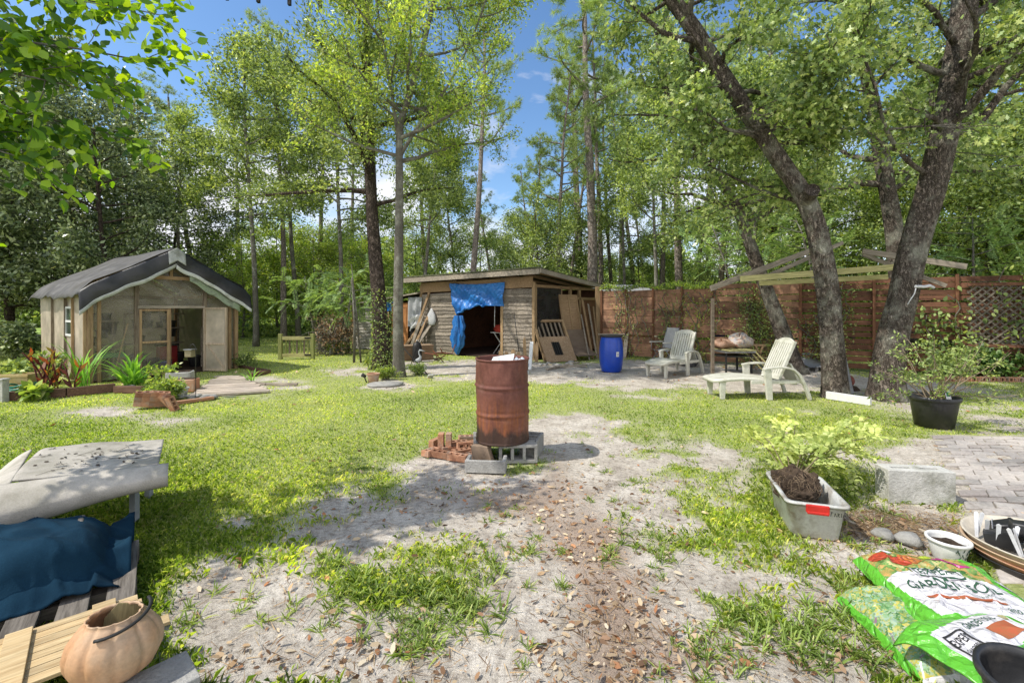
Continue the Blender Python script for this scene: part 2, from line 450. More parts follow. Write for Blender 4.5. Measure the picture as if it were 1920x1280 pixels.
cloud_fill = N(nt, 'ShaderNodeVectorMath', {0: (6.9, 7.0, 7.4)}, operation='SCALE'); nt.links.new(bright, cloud_fill.inputs['Scale'])
col = mixc(nt, cf, skyc, cloud_fill.outputs[0])
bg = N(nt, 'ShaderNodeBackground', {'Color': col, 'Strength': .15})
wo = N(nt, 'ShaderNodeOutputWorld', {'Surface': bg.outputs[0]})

# ================================================================ ground masks (world-anchored patches)
def blobs(lst, px, py):
    r = np.zeros_like(px)
    for x, y, a, b, k in lst: r = r+k*np.exp(-((px-x)/a)**2-((py-y)/b)**2)
    return r
SAND = [(1110,860,110,55,1.1),(1060,800,70,20,.9),(900,950,230,60,.9),(690,1005,120,60,.7),(520,1150,180,95,.95),(700,1230,420,90,1.1),(1100,1130,330,180,1.2),
 (1300,1240,350,80,1.),(1150,1000,130,100,.9),(430,985,60,24,.7),(1280,860,130,34,.55),(1380,930,80,60,.6),(1560,1100,110,80,.6),(1650,1000,140,60,1.),(1700,860,80,34,.7),
 (1500,850,220,22,.4),(830,870,90,40,.9),(180,775,90,10,.9),(330,792,80,14,.4),(850,690,120,13,1.3),(1000,700,120,13,1.1),(1150,703,130,17,1.3),(1300,697,140,20,1.4),(1430,708,130,26,1.4),
 (1590,722,110,18,1.1),(1720,728,80,12,.6),(1700,765,60,20,.5),(740,722,50,10,.7),(650,700,50,9,.6),(1430,1260,300,60,.7),(1900,900,160,140,1.2),(1200,745,80,8,.35),(1500,770,90,8,.3),(470,725,90,18,.8),(940,760,60,10,.3)]
WEED = [(330,1030,160,60,.5),(980,1010,80,40,.25),(560,1240,120,40,.3),(700,1090,130,60,.50),(850,1140,110,60,.42),(640,1170,90,60,.3),(1245,1000,100,50,.45),(1450,1130,120,75,.5),(1240,880,90,22,.5),(1480,965,80,60,.5),(1560,1010,60,30,.4),(1350,960,120,60,.35),(950,1180,70,40,.3),(1300,1260,60,25,.5),(200,1000,120,60,.5)]
LITT = [(1150,1090,130,170,.9),(1230,1240,200,60,.6),(950,925,150,45,1.1),(560,1080,120,40,.5),(1640,985,120,40,1.2),(1020,870,60,30,.6),(520,1230,260,60,.45),(700,960,120,30,.5),(1500,1230,160,60,.5),(1120,1020,160,60,.6),(760,730,60,12,.5),(1300,700,260,16,.25)]
def masks(X, Y):
    Yc = np.maximum(Y, .3); px = CX+F*X/Yc; py = HY+F*CAMH/Yc
    near = (Y > 1.0)
    wx = fbm(X*1.1, Y*1.1, s=11)*55/np.maximum(Yc*.22, .6); wy = fbm(X*1.1, Y*1.1, s=17)*34/np.maximum(Yc*.25, .6)
    s = blobs(SAND, px+wx, py+wy); w = blobs(WEED, px+wx, py+wy); l = blobs(LITT, px+wx, py+wy)
    s = np.where(near, s, .8); l = np.where(near, l, .4)
    n = fbm(X*2.6, Y*2.6, s=5)
    n2 = fbm(X*.8, Y*.8, s=25)
    n3 = fbm(X*7, Y*7, s=65, o=3)
    sc_ = np.clip(s*1.6, .12, 1)
    g = 1.0-s*1.0+w*.8+(n*.85+n2*.5+n3*.55)*sc_
    g = np.clip((g-.10)/.95, 0, 1)
    l = np.clip(l*.9+fbm(X*1.7, Y*1.7, s=31)*.5-.05, 0, 1)
    return g, l
def gz(X, Y):
    b = fbm(np.asarray(X)*.55, np.asarray(Y)*.55, s=41)*.022+fbm(np.asarray(X)*4, np.asarray(Y)*4, s=43)*.010
    return b-.006
# ground sheet
ys = np.concatenate([np.arange(-8, 1, .25), np.arange(1, 6, .035), np.arange(6, 13, .06), np.arange(13, 24, .2), 24*1.12**np.arange(0, 28)])
xh = np.concatenate([np.arange(0, 6, .05), np.arange(6, 13, .09), 13*1.12**np.arange(0, 32)])
xs = np.concatenate([-xh[:0:-1], xh])
XX, YY = np.meshgrid(xs, ys); ZZ = np.where((YY < 25) & (abs(XX) < 16), gz(XX, YY), -.006)
g_, l_ = masks(XX.ravel(), YY.ravel())
nx, ny = len(xs), len(ys)
V = np.stack([XX.ravel(), YY.ravel(), ZZ.ravel()], 1)
ii = (np.arange(ny-1)[:, None]*nx+np.arange(nx-1)[None, :]).ravel()
Q = np.stack([ii, ii+1, ii+1+nx, ii+nx], 1).astype(np.int32)
me = bpy.data.meshes.new('ground'); me.vertices.add(len(V)); me.vertices.foreach_set('co', V.astype(np.float32).ravel())
me.loops.add(Q.size); me.loops.foreach_set('vertex_index', Q.ravel()); me.polygons.add(len(Q)); me.polygons.foreach_set('loop_start', np.arange(0, Q.size, 4, dtype=np.int32)); me.update(calc_edges=True)
me.polygons.foreach_set('use_smooth', [True]*len(Q))
for nm, arr in (('grassy', g_), ('litter', l_)):
    a = me.attributes.new(nm, 'FLOAT', 'POINT'); a.data.foreach_set('value', arr.astype(np.float32))
gm, nt, out = newmat('sandy_lawn_soil')
ga = N(nt, 'ShaderNodeAttribute', attribute_name='grassy').outputs['Fac']; la = N(nt, 'ShaderNodeAttribute', attribute_name='litter').outputs['Fac']
tc = N(nt, 'ShaderNodeTexCoord').outputs['Object']
n1 = noise(nt, tc, 3.2, 8, .65); n2 = noise(nt, tc, 26, 8, .75); n3 = noise(nt, tc, 160, 4, .7); n4 = noise(nt, tc, 60, 6, .8, 1.2)
sand = ramp(nt, n1, [(.3, (.36, .315, .265)), (.5, (.53, .48, .41)), (.7, (.69, .64, .565))])
sand = mixc(nt, .8, sand, ramp(nt, n2, [(.34, (.38, .35, .33)), (.52, (1.0, 1.0, 1.0)), (.7, (1.22, 1.2, 1.18))]), 'MULTIPLY')
sand = mixc(nt, .7, sand, ramp(nt, n3, [(.32, (.45, .42, .4)), (.5, (1., 1., 1.)), (.7, (1.25, 1.25, 1.25))]), 'MULTIPLY')
tw = N(nt, 'ShaderNodeMapRange', {0: n4, 1: .60, 2: .66}).outputs[0]
sand = mixc(nt, mth(nt, 'MULTIPLY', tw, .75), sand, (.10, .075, .055))
thatch = ramp(nt, n2, [(.3, (.14, .17, .05)), (.5, (.30, .34, .12)), (.7, (.50, .50, .26))])
lit = ramp(nt, n4, [(.35, (.14, .09, .065)), (.5, (.30, .20, .14)), (.62, (.46, .36, .27))])
gmask = N(nt, 'ShaderNodeMapRange', {0: mth(nt, 'ADD', ga, mth(nt, 'MULTIPLY', mth(nt, 'SUBTRACT', n2, .5), .9)), 1: .3, 2: .75}).outputs[0]
lmask = N(nt, 'ShaderNodeMapRange', {0: mth(nt, 'ADD', la, mth(nt, 'MULTIPLY', mth(nt, 'SUBTRACT', n2, .5), 1.6)), 1: .5, 2: .95, 4: .7}).outputs[0]
col = mixc(nt, lmask, mixc(nt, gmask, sand, thatch), lit)
sep = N(nt, 'ShaderNodeSeparateXYZ', {0: tc}); far = N(nt, 'ShaderNodeMapRange', {0: sep.outputs[1], 1: 18., 2: 26.}).outputs[0]
col = mixc(nt, far, col, ramp(nt, noise(nt, tc, .5, 6, .6), [(.4, (.14, .20, .05)), (.6, (.34, .46, .12))]))
p = N(nt, 'ShaderNodeBsdfPrincipled', {'Base Color': col, 'Roughness': .95, 'Specular IOR Level': .1})
hh = mth(nt, 'ADD', mth(nt, 'MULTIPLY', n2, 1.), mth(nt, 'MULTIPLY', n3, .4))
b = N(nt, 'ShaderNodeBump', {'Strength': .8, 'Distance': .02, 'Height': hh}); nt.links.new(b.outputs[0], p.inputs['Normal'])
nt.links.new(p.outputs[0], out.inputs[0])
me.materials.append(gm)
tag(link('ground', me), kind='structure')

# ---- grass
M_grass = leafmat('grass_blades', [(.16, .27, .055), (.27, .40, .075), (.42, .55, .11), (.58, .67, .19), (.72, .70, .40)], .42, .6, (1.15, 1.1, .45), .25, gain=1.)
EXCL = []   # (x, y, r) spots kept bare
def paved(X, Y):
    ex = X-5.24-(Y-5.69)*(.62/.785); return (ex > -.02) & (Y < 5.75) & (Y > .5)
def deck_area(X, Y): return (Y > 8.2) & (Y < 10.9) & (X > -6.35+(9.2-Y)*.2) & (X < -4.6-(Y-8.3)*.42)
def shed_area(X, Y): return ((X+3.27)*.505+(Y-16.4)*.863 > -.1) & (X < .8+.83*(Y-14.1)) & (X > -6.5)
def gh_area(X, Y):
    dx, dy = X+8.95, Y-9.6; u = dx*.56+dy*.83; v = -dx*.83+dy*.56
    return (u > -.1) & (v > -.05) & (u < 3.1) & (v < 4)
def sample_ground(rng, n, pw=1.3, y0=1.25, y1=24., clump=False):
    t = rng.random(n); a = 1-pw if pw != 1 else 1e-3
    Y = (y0**a+(y1**a-y0**a)*t)**(1/a); X = (rng.random(n)*2-1)*(Y*1.28+.6)
    return X, Y
def blades(name, n, seed, hgt, wid, thr, pw):
    rng = np.random.default_rng(seed)
    X, Y = sample_ground(rng, n, pw)
    g, l = masks(X, Y)
    cl = .5+.5*fbm(X*3.1, Y*3.1, s=71, o=3)*1.6
    keep = (rng.random(n) < np.clip(g*1.2, 0, 1)**1.5*np.clip(np.where(g > .9, .8, .4)+.5*cl, .15, 1)) & ~paved(X, Y) & ~deck_area(X, Y) & ~shed_area(X, Y) & ~gh_area(X, Y)
    X, Y, g = X[keep], Y[keep], g[keep]; n = len(X)
    Z = gz(X, Y)-.004
    az = rng.random(n)*2*PI; lean = .15+.7*rng.random(n)
    h = hgt*(.4+.85*rng.random(n)**1.5)*(1.0-.5*np.clip((Y-2.0)/3, 0, 1))*(1+.35*fbm(X*1.3, Y*1.3, s=77, o=2))*(1+.02*Y)
    w = wid*(.7+.6*rng.random(n))*np.maximum(1, Y/4.2)
    d = np.stack([np.cos(az), np.sin(az), np.zeros(n)], 1); s = np.stack([-np.sin(az), np.cos(az), np.zeros(n)], 1)
    up = np.array([0, 0, 1.]); P = np.stack([X, Y, Z], 1)
    m = P+d*(h*lean*.35)[:, None]+up*(h*.62)[:, None]
    t = P+d*(h*lean*1.05)[:, None]+up*(h*(1-.45*lean))[:, None]
    hw = (w/2)[:, None]
    Vv = np.stack([P-s*hw, P+s*hw, m+s*hw*.8, t, m-s*hw*.8], 1).reshape(-1, 3)
    yel = .40+.35*fbm(X*.9, Y*.9, s=91, o=3)+.24*rng.normal(size=n)+.014*Y
    me = polymesh(name, Vv, n, 5, np.clip(yel, 0, 1)); me.materials.append(M_grass)
    return tag(link(name, me), 'short lawn grass growing in patches between bare sand', 'grass', kind='stuff')
blades('lawn_grass', 900000, 3, .060, .0034, .1, 1.02)

# broad weeds tufts on the sand (crabgrass)
def tufts():
    rng = np.random.default_rng(8); P = []; R = []
    X, Y = sample_ground(rng, 900, 1.5, 1.3, 6.5); g, l = masks(X, Y)
    k = (rng.random(900) < .08+.75*((g > .25) & (g < .97))) & ~paved(X, Y)
    spots = [(x, y, .6+.5*rng.random()) for x, y in zip(X[k], Y[k])]
    for px, py, n, s in ((700,1085,26,1.35),(640,1140,12,1.1),(850,1135,24,1.2),(760,1190,14,1.1),(1240,1010,12,1.),(1450,1150,24,1.2),(1520,1180,16,1.3),(1590,1210,12,1.4),(1300,1262,8,1.),(1000,1000,5,.8),(950,967,4,1.),(1005,1020,4,1.),
                         (430,1160,7,1.),(1210,890,10,.9),(1480,960,14,.9),(1640,960,6,1.1),(610,1060,6,.9),(1350,1180,8,1.),(1390,1190,6,1.),(1620,1060,10,1.3),(1130,870,4,.8),(910,1095,6,1.),(1500,1010,8,1.1),(1230,1080,5,.9),(1400,960,10,.9)):
        for i in range(n):
            q = G(px+rng.normal()*55, py+rng.normal()*26); spots.append((q.x, q.y, s*(.7+.5*rng.random())))
    Vs = []
    for x, y, s in spots:
        nb = int(12+rng.integers(0, 14)); z0 = float(gz(x, y))
        az = rng.random(nb)*2*PI; el = .25+rng.random(nb)*1.0; L = s*(.045+.07*rng.random(nb)); w = .0065*(.7+.6*rng.random(nb))*s**.5
        bx = x+rng.normal(size=nb)*.018*s; by = y+rng.normal(size=nb)*.018*s
        d = np.stack([np.cos(az)*np.cos(el), np.sin(az)*np.cos(el), np.sin(el)], 1); sd = np.stack([-np.sin(az), np.cos(az), np.zeros(nb)], 1)
        p0 = np.stack([bx, by, np.full(nb, z0-.004)], 1); p1 = p0+d*(L*.4)[:, None]; p2 = p0+d*(L*.75)[:, None]-np.array([0, 0, 1])*(L*.12)[:, None]; p3 = p0+d*L[:, None]-np.array([0, 0, 1])*(L*.34)[:, None]
        hw = (w/2)[:, None]
        Vs.append(np.stack([p0-sd*hw*.6, p0+sd*hw*.6, p1+sd*hw, p2+sd*hw*.75, p3, p2-sd*hw*.75, p1-sd*hw], 1).reshape(-1, 3))
    V = np.concatenate(Vs); n = len(V)//7
    me = polymesh('weed_tufts', V, n, 7, np.clip(.45+.2*rng.normal(size=n), 0, 1))
    me.materials.append(leafmat('weed_blades', [(.09, .135, .035), (.14, .20, .05), (.22, .28, .075), (.34, .36, .14)], .34, .5, (1.15, 1.1, .55), .3, gain=1.7))
    tag(link('weed_tufts', me), 'coarse green weed tufts sprouting from the bare sand', 'weeds', kind='stuff')
tufts()
# dead leaves
def litter():
    rng = np.random.default_rng(12); n = 60000
    X, Y = sample_ground(rng, n, 1.5, 1.3, 13); g, l = masks(X, Y)
    k = rng.random(n) < (l*.6+.05)*(1.05-.55*g)
    X, Y = X[k], Y[k]; n = len(X); Z = gz(X, Y)+.004+.012*rng.random(n)
    a = rng.random(n)*2*PI; D = np.stack([np.cos(a), np.sin(a), rng.normal(size=n)*.22], 1)
    me = leafmesh('dead_leaves', np.stack([X, Y, Z], 1), D, (.012+.048*rng.random(n)**2)*np.maximum(1, Y/5), 'curl', rng, .72)
    me.materials.append(leafmat('dry_leaf', [(.14, .08, .05), (.27, .16, .10), (.40, .27, .17), (.52, .40, .28), (.60, .52, .42), (.36, .17, .09)], .12, .7, (1.1, .9, .7), .2, gain=1.))
    tag(link('dead_leaves', me), 'curled brown oak leaves scattered over the sand', 'dead leaves', kind='stuff')
    # pine straw
    n = 9000; X, Y = sample_ground(rng, n*4, 1.5, 1.3, 8); g, l = masks(X, Y); k = rng.random(n*4) < .06+.25*l+.1*(g < .4); X, Y = X[k], Y[k]
    c = G(1670, 985); m = 2600; X = np.concatenate([X, c.x+rng.normal(size=m)*.38]); Y = np.concatenate([Y, c.y+rng.normal(size=m)*.16-.0]); n = len(X)
    a = rng.random(n)*2*PI; D = np.stack([np.cos(a), np.sin(a), rng.normal(size=n)*.1], 1)
    me = leafmesh('pine_straw', np.stack([X, Y, gz(X, Y)+.006+.02*rng.random(n)], 1), D, .05+.07*rng.random(n), 'needle', rng, .8, 1.1)
    me.materials.append(leafmat('straw', [(.12, .07, .04), (.28, .17, .09), (.45, .32, .19)], .05, .7, (1, .9, .7), .2, gain=1.))
    tag(link('pine_straw', me), 'fallen brown pine needles strewn on the sand', 'pine straw', kind='stuff')
litter()
# ================================================================ trees
B_oak = bark('oak_bark', (.06, .048, .038), (.30, .25, .205), (.38, .37, .30), 13, .045)
B_dark = bark('dark_bark', (.045, .035, .028), (.22, .17, .14), None, 12, .04)
B_grey = bark('smooth_grey_bark', (.15, .135, .11), (.30, .275, .23), (.40, .40, .33), 26, .01, .8)
B_pine = bark('pine_bark', (.16, .13, .11), (.44, .38, .33), None, 9, .02)
L_oak = leafmat('oak_leaf', [(.045, .068, .026), (.08, .11, .042), (.12, .155, .06), (.18, .215, .085), (.24, .25, .14)], .33, .38, (1.2, 1.12, .6), .6)
L_spring = leafmat('light_leaf', [(.06, .085, .03), (.10, .135, .045), (.16, .205, .055), (.25, .285, .075), (.16, .16, .08)], .42, .42, (1.2, 1.12, .5), .5)
L_mid = leafmat('mid_leaf', [(.045, .062, .028), (.075, .10, .042), (.115, .145, .058), (.165, .20, .08), (.23, .25, .12)], .33, .5, (1.25, 1.15, .5), .45)
L_dark = leafmat('dark_leaf', [(.028, .038, .022), (.05, .065, .036), (.08, .10, .055), (.14, .165, .09), (.24, .25, .18)], .2, .38, (1.2, 1.1, .6), .6)
L_pine = leafmat('pine_needle', [(.06, .08, .035), (.105, .135, .055), (.16, .195, .08), (.22, .255, .11)], .25, .5, (1.2, 1.1, .5), .3)
L_near = leafmat('near_leaf', [(.025, .055, .01), (.05, .10, .012), (.09, .15, .018), (.16, .22, .025)], .42, .45, (1.3, 1.12, .3), .35)
L_frond = leafmat('mimosa_leaf', [(.075, .11, .05), (.11, .155, .07), (.17, .215, .11)], .35, .5, (1.2, 1.15, .6), .4)

def clear_front(P, D, tr, r, o):
    # prune twigs on the yard side so the trunk stays bare to the eye, as in the yard
    T = np.array([p[:] for p in tr]); tx, ty, tY = to_px(T, o); x, y, Y = to_px(P, o)
    k = np.abs(y[:, None]-ty[None, :]).argmin(1)
    keep = ~((Y < tY[k]+.25) & (np.abs(x-tx[k]) < r*F/tY[k]))
    return P[keep], D[keep]
def ridges(seed, a=.07):
    def f(p, th, i):
        return 1+a*math.sin(5*th+seed+p.z*.7)+a*.7*math.sin(9*th+p.z*2.1+seed*2)+a*.6*math.sin(3*th-p.z*1.3)
    return f
# --- grey barked tree in mid lawn (forked, wide airy light green crown)
rng = np.random.default_rng(21)
t = thing('tree', 'slim smooth grey barked tree nearest the burn barrel with wide airy light green crown', 'tree', G(748, 706))
Y0 = t.location.y
def rel(o, lst, Y=None):
    return [W(x, y, (Y or o.location.y)+(e[0] if e else 0))-Vector(o.location) for x, y, *e in lst]
mb = MB()
tr = smoothpath([Vector((0, 0, -.05))]+rel(t, [(746, 600), (748, 480), (749, 360), (750, 240), (764, 190, .05), (790, 100, .1), (812, 0, .2), (830, -140, .3), (850, -300, .4)]), 44)
P1, D1 = grow(rng, mb, tr, .135, .03, .36, 22, 4.0, .14, 8, 1.15, lift=.035, trunk_n=18, tdisp=ridges(1, .03), flare=.35, prof=lambda t: 1-.55*t, wob=.1)
tr2 = smoothpath(rel(t, [(752, 290), (738, 200), (722, 100), (705, 0, -.1), (690, -120, -.2)]), 20)
P2, D2 = grow(rng, mb, tr2, .055, .015, .1, 9, 2.8, .3, 6, .9, trunk_n=8)
tr3 = smoothpath(rel(t, [(752, 290), (785, 235, -.2), (840, 160, -.3), (890, 60, -.4), (930, -60, -.4)]), 16)
P3, D3 = grow(rng, mb, tr3, .05, .012, .1, 7, 2.4, .3, 6, .9, trunk_n=8)
mb.build('trunk', B_grey, t)
P = np.concatenate([P1, P2, P3]); D = np.concatenate([D1, D2, D3])
foliage('crown', rng, P, D, 42000, .085, 'diamond', .13, L_spring, t, .5, .85, droop=.25)

# --- dark barked straight tree beside it
rng = np.random.default_rng(22)
t = thing('tree', 'tall dark furrowed bark tree with ivy at its foot, left of the grey tree', 'tree', G(716, 692))
mb = MB()
tr = smoothpath([Vector((0, 0, -.05))]+rel(t, [(716, 640), (709, 540), (700, 430), (694, 330), (691, 200), (690, 60), (690, -100), (692, -300)]), 44)
P1, D1 = grow(rng, mb, tr, .235, .07, .42, 20, 3.0, .3, 6, .9, trunk_n=18, tdisp=ridges(3, .05), flare=.35)
mb.build('trunk', B_dark, t)
foliage('crown', rng, P1, D1, 26000, .085, 'diamond', .16, L_mid, t)
iv = []; 
for i in range(1500):
    h = rng.random()**1.6*2.1; a = rng.random()*2*PI; r = .235*(1+.35*math.exp(-h/.28))+.03
    q, _ = lerp_path(tr, h/(tr[-1].z)); iv.append((q.x+math.cos(a)*r, q.y+math.sin(a)*r, h))
iv = np.array(iv); me = leafmesh('ivy', iv, rng.normal(size=iv.shape)+[0, 0, -.5], .06, 'ovate', rng, .2); me.materials.append(L_mid); link('ivy', me, None, t)

# --- oak with lichen bark leaning left (nearest chaise)
rng = np.random.default_rng(23)
t = thing('oak_tree', 'dark oak with a sawn branch knot, its upper trunk leaning left over the chaise', 'oak tree', G(1566, 744))
mb = MB(); OY = t.location.y
tr = smoothpath([Vector((0, 0, -.05))]+rel(t, [(1563, 690), (1558, 620), (1553, 555), (1543, 490), (1528, 420), (1505, 365, -.05), (1468, 310, -.1), (1425, 245, -.15), (1385, 185, -.2), (1345, 125, -.25), (1305, 60, -.3), (1262, 0, -.3), (1220, -60, -.3), (1170, -140, -.3), (1130, -260, -.3)]), 70)
rr = None
P1, D1 = grow(rng, mb, tr, .195, .105, .50, 24, 2.2, .2, 6, .8, trunk_n=26, tdisp=ridges(5, .06), flare=.3, prof=lambda t: .9-.2*t)
P1b, D1b = grow(rng, mb, smoothpath(rel(t, [(1425, 250), (1470, 235, -.3), (1500, 225, -.5), (1540, 245, -.6)]), 10), .06, .02, .2, 5, 1.2, .2, 5, .7, trunk_n=8)
P1c, D1c = grow(rng, mb, smoothpath(rel(t, [(1440, 268), (1400, 250, -.3), (1365, 243, -.5), (1330, 215, -.6), (1300, 205, -.6)]), 10), .045, .012, .2, 5, 1.0, .2, 5, .7, trunk_n=8)
P1d, D1d = grow(rng, mb, smoothpath(rel(t, [(1512, 380), (1450, 365, .4), (1390, 340, .8), (1310, 300, 1.)]), 10), .05, .015, .2, 6, 1.5, .25, 5, .8, trunk_n=8)
mb.build('trunk', B_oak, t)
kb = MB(); kp = rel(t, [(1512, 372, -.12), (1524, 356, -.42)]); kp2 = rel(t, [(1525, 355, -.44), (1524, 356, -.40)])
kb.tube([kp[0], kp[0].lerp(kp[1], .6), kp[1]], [.14, .12, .115], 16, cap=False); kb.tube([kp[1], kp[1]+(kp[0]-kp[1])*.15], [.115, .07], 16, cap=False); kb.tube([kp[1]+(kp[0]-kp[1])*.15, kp[1]+(kp[0]-kp[1])*.5], [.07, .03], 16)
kb.build('branch_stub', B_oak, t)
P = np.concatenate([P1, P1b, P1c, P1d]); D = np.concatenate([D1, D1b, D1c, D1d]); P, D = clear_front(P, D, tr, .42, t.location)
foliage('crown', rng, P, D, 20000, .10, 'lobed', .15, L_oak, t, .45, .9, droop=.2)

# --- big oak on the right leaning right
rng = np.random.default_rng(24)
t = thing('oak_tree', 'thick rough barked oak leaning right between the sawn oak and the potted shrub', 'oak tree', G(1663, 748))
mb = MB()
tr = smoothpath([Vector((0, 0, -.05))]+rel(t, [(1667, 690), (1678, 620), (1693, 560), (1707, 490), (1722, 430), (1740, 370), (1760, 290), (1775, 225), (1788, 150), (1800, 80), (1810, 0), (1822, -90), (1838, -200), (1850, -330)]), 70)
P1, D1 = grow(rng, mb, tr, .235, .165, .50, 22, 3.0, .15, 7, .9, trunk_n=30, tdisp=ridges(9, .06), flare=.35, prof=lambda t: 1-.35*t)
P2, D2 = grow(rng, mb, smoothpath(rel(t, [(1768, 250), (1830, 235, -.2), (1885, 165, -.3), (1950, 100, -.4), (2040, 20, -.4)]), 12), .09, .03, .2, 8, 1.8, .2, 6, .8, trunk_n=8)
P3, D3 = grow(rng, mb, smoothpath(rel(t, [(1745, 330), (1700, 300, -.3), (1660, 240, -.6), (1640, 160, -.8), (1600, 60, -.9)]), 12), .05, .015, .2, 8, 1.4, .25, 6, .8, trunk_n=8)
mb.build('trunk', B_oak, t)
P = np.concatenate([P1, P2, P3]); D = np.concatenate([D1, D2, D3]); P, D = clear_front(P, D, tr, .52, t.location)
foliage('crown', rng, P, D, 20500, .10, 'lobed', .15, L_oak, t, .45, .9, droop=.2)

# --- slim oak leaning from behind the chaise
rng = np.random.default_rng(25)
t = thing('oak_tree', 'slender leaning oak between the fence and the larger white chaise', 'oak tree', G(1492, 700))
mb = MB()
tr = smoothpath([Vector((0, 0, -.05))]+rel(t, [(1476, 650), (1458, 600), (1440, 550), (1421, 500), (1400, 440), (1382, 390), (1350, 340), (1315, 290), (1285, 230), (1250, 170), (1230, 60)]), 50)
P1, D1 = grow(rng, mb, tr, .21, .05, .5, 22, 2.6, .2, 6, .9, trunk_n=18, tdisp=ridges(4, .05), flare=.45)
mb.build('trunk', B_oak, t)
foliage('crown', rng, P1, D1, 9500, .11, 'diamond', .17, L_oak, t)

# --- tall forking oak rising behind the right oak, leaning left
rng = np.random.default_rng(26)
t = thing('oak_tree', 'tall pale trunk oak rising from behind the fence, seen between the two yard oaks', 'oak tree', (9.6, 12.9, 0))
mb = MB(); t.location = W(1700, 700, 11.8)*1; t.location.z = 0
tr = smoothpath([Vector((0, 0, -.05))]+rel(t, [(1690, 560), (1680, 460), (1668, 380), (1655, 300), (1640, 220), (1622, 130), (1600, 50), (1585, -20), (1560, -160)]), 50)
P1, D1 = grow(rng, mb, tr, .25, .10, .35, 24, 3.2, .2, 6, 1.0, trunk_n=18, tdisp=ridges(6, .05))
mb.build('trunk', B_oak, t)
foliage('crown', rng, P1, D1, 10000, .12, 'diamond', .2, L_oak, t)

# --- leafy branch close to the camera, top left
rng = np.random.default_rng(27)
t = thing('tree', 'bright green young tree reaching in close overhead at the top left', 'tree', (-4.8, 2.0, 0))
mb = MB()
tr = smoothpath([(0, 0, -.05), (.1, 0, 1.2), (.25, .1, 2.6), (.3, .2, 3.6), (.5, .3, 5.0)], 24)
mb.tube(tr, [.09-.07*i/24 for i in range(25)], 10)
P = []; D = []
ends = [(-.6+2.6, 1.05, 3.05), (2.0, .9, 3.6), (1.7, 1.0, 2.55), (2.3, 1.3, 3.35), (1.5, .8, 4.0), (1.9, 1.6, 2.9), (1.2, .9, 2.95), (1.5, 1.5, 3.6), (1.1, .6, 3.5), (2.1, 1.6, 3.9), (1.0, 1.3, 4.2), (1.45, .5, 3.1), (1.3, 1.9, 4.5), (1.0, 1.9, 3.0), (2.05, 1.15, 3.25), (.8, 1.2, 2.2), (1.1,.9,2.5)]
for e in ends:
    s = Vector((.25, .15, 2.0+.45*(e[2]-2.2)+.3)); e = Vector(e)
    br = smoothpath([s, s.lerp(e, .4)+Vector((0, 0, .16)), s.lerp(e, .75)+Vector((0, 0, .12)), e], 14)
    mb.tube(br, [.016-.0135*i/14 for i in range(15)], 6, cap=False)
    for k in range(9):
        q, qd = lerp_path(br, .25+.08*k); sd = (qd*.8+rv(rng, .6)).normalized(); tw = path(rng, q, sd, .25+.3*rng.random(), 5, .12, -.05)
        mb.tube(tw, [.004-.0005*i for i in range(6)], 4, cap=False)
        for j in range(9):
            x, xd = lerp_path(tw, .1+.1*j); P.append(x[:]); D.append((xd*.6+rv(rng, .5)-Vector((0, 0, .25)))[:])
mb.build('trunk', B_grey, t)
P = np.array(P); rep = 4; P = np.repeat(P, rep, 0)+rng.normal(size=(len(P)*rep, 3))*.05; D = np.repeat(np.array(D), rep, 0)+rng.normal(size=(len(P), 3))*.4
me = leafmesh('crown', P, D, .078*(.7+.6*rng.random(len(P))), 'ovate', rng, .55, 1.1); me.materials.append(L_near); link('crown', me, None, t)

# ---------------------------------------------------------------- woods: shared-mesh trees
def make_wood(seed, H, r, t0, nb, blen, nl, size, tpl, lm, bm, name, sig=.25, elev=.25, wob=.03, pine=False, nsec=5, slen=1.1, prof=None):
    rng = np.random.default_rng(seed)
    root = thing(name, 'x', 'tree', (0, -50, 0))
    mb = MB(); tr = path(rng, (0, 0, -.1), (0, 0, 1), H, 18, wob, .03)
    P, D = grow(rng, mb, tr, r, r*.25, t0, nb, blen, elev, nsec, slen, trunk_n=10, flare=.2, prof=prof)
    mb.build('trunk', bm, root)
    if pine: pine_tufts('crown', rng, P, D, nl//24, size, lm, root, 24, 1.3)
    else: foliage('crown', rng, P, D, nl, size, tpl, sig, lm, root)
    return root
rp = lambda t: 1.15-.9*abs(t-.55)
protoA = make_wood(31, 17, .20, .52, 18, 2.4, 22000, .26, 'needle', L_pine, B_pine, 'pine_tree', pine=True, nsec=4, slen=.8)
protoB = make_wood(32, 14, .15, .45, 20, 3.0, 13000, .17, 'diamond', L_mid, B_grey, 'broadleaf_tree', .28)
protoC = make_wood(33, 10, .16, .16, 26, 3.0, 21000, .17, 'diamond', L_dark, B_dark, 'broadleaf_tree', .3, prof=rp)
protoD = make_wood(34, 9, .12, .12, 24, 2.6, 14000, .16, 'diamond', L_mid, B_dark, 'broadleaf_tree', .28, prof=rp)
protoE = make_wood(35, 7, .09, .10, 22, 2.2, 12500, .15, 'diamond', L_spring, B_grey, 'broadleaf_tree', .25, prof=rp)
protoF = make_wood(36, 19, .24, .60, 16, 2.6, 20000, .28, 'needle', L_pine, B_pine, 'pine_tree', pine=True, nsec=4, slen=.9, wob=.02)
used = set()
def plant(proto, px, Y, rz, label, group, s=1., sw=None):
    loc = (W(px, 0, Y).x, Y, 0)
    sc = (sw or s, sw or s, s)
    if proto.name not in used:
        used.add(proto.name); proto.location = loc; proto.rotation_euler.z = rz; proto['label'] = label; proto.scale = sc
        if group: proto['group'] = group
        return proto
    return dup(proto, loc, rz, label, group, sc)
rng = np.random.default_rng(50)
GP = 'tall pines standing in the woods'; lp = 'tall bare trunked pine standing in the woods behind the sheds and fence'
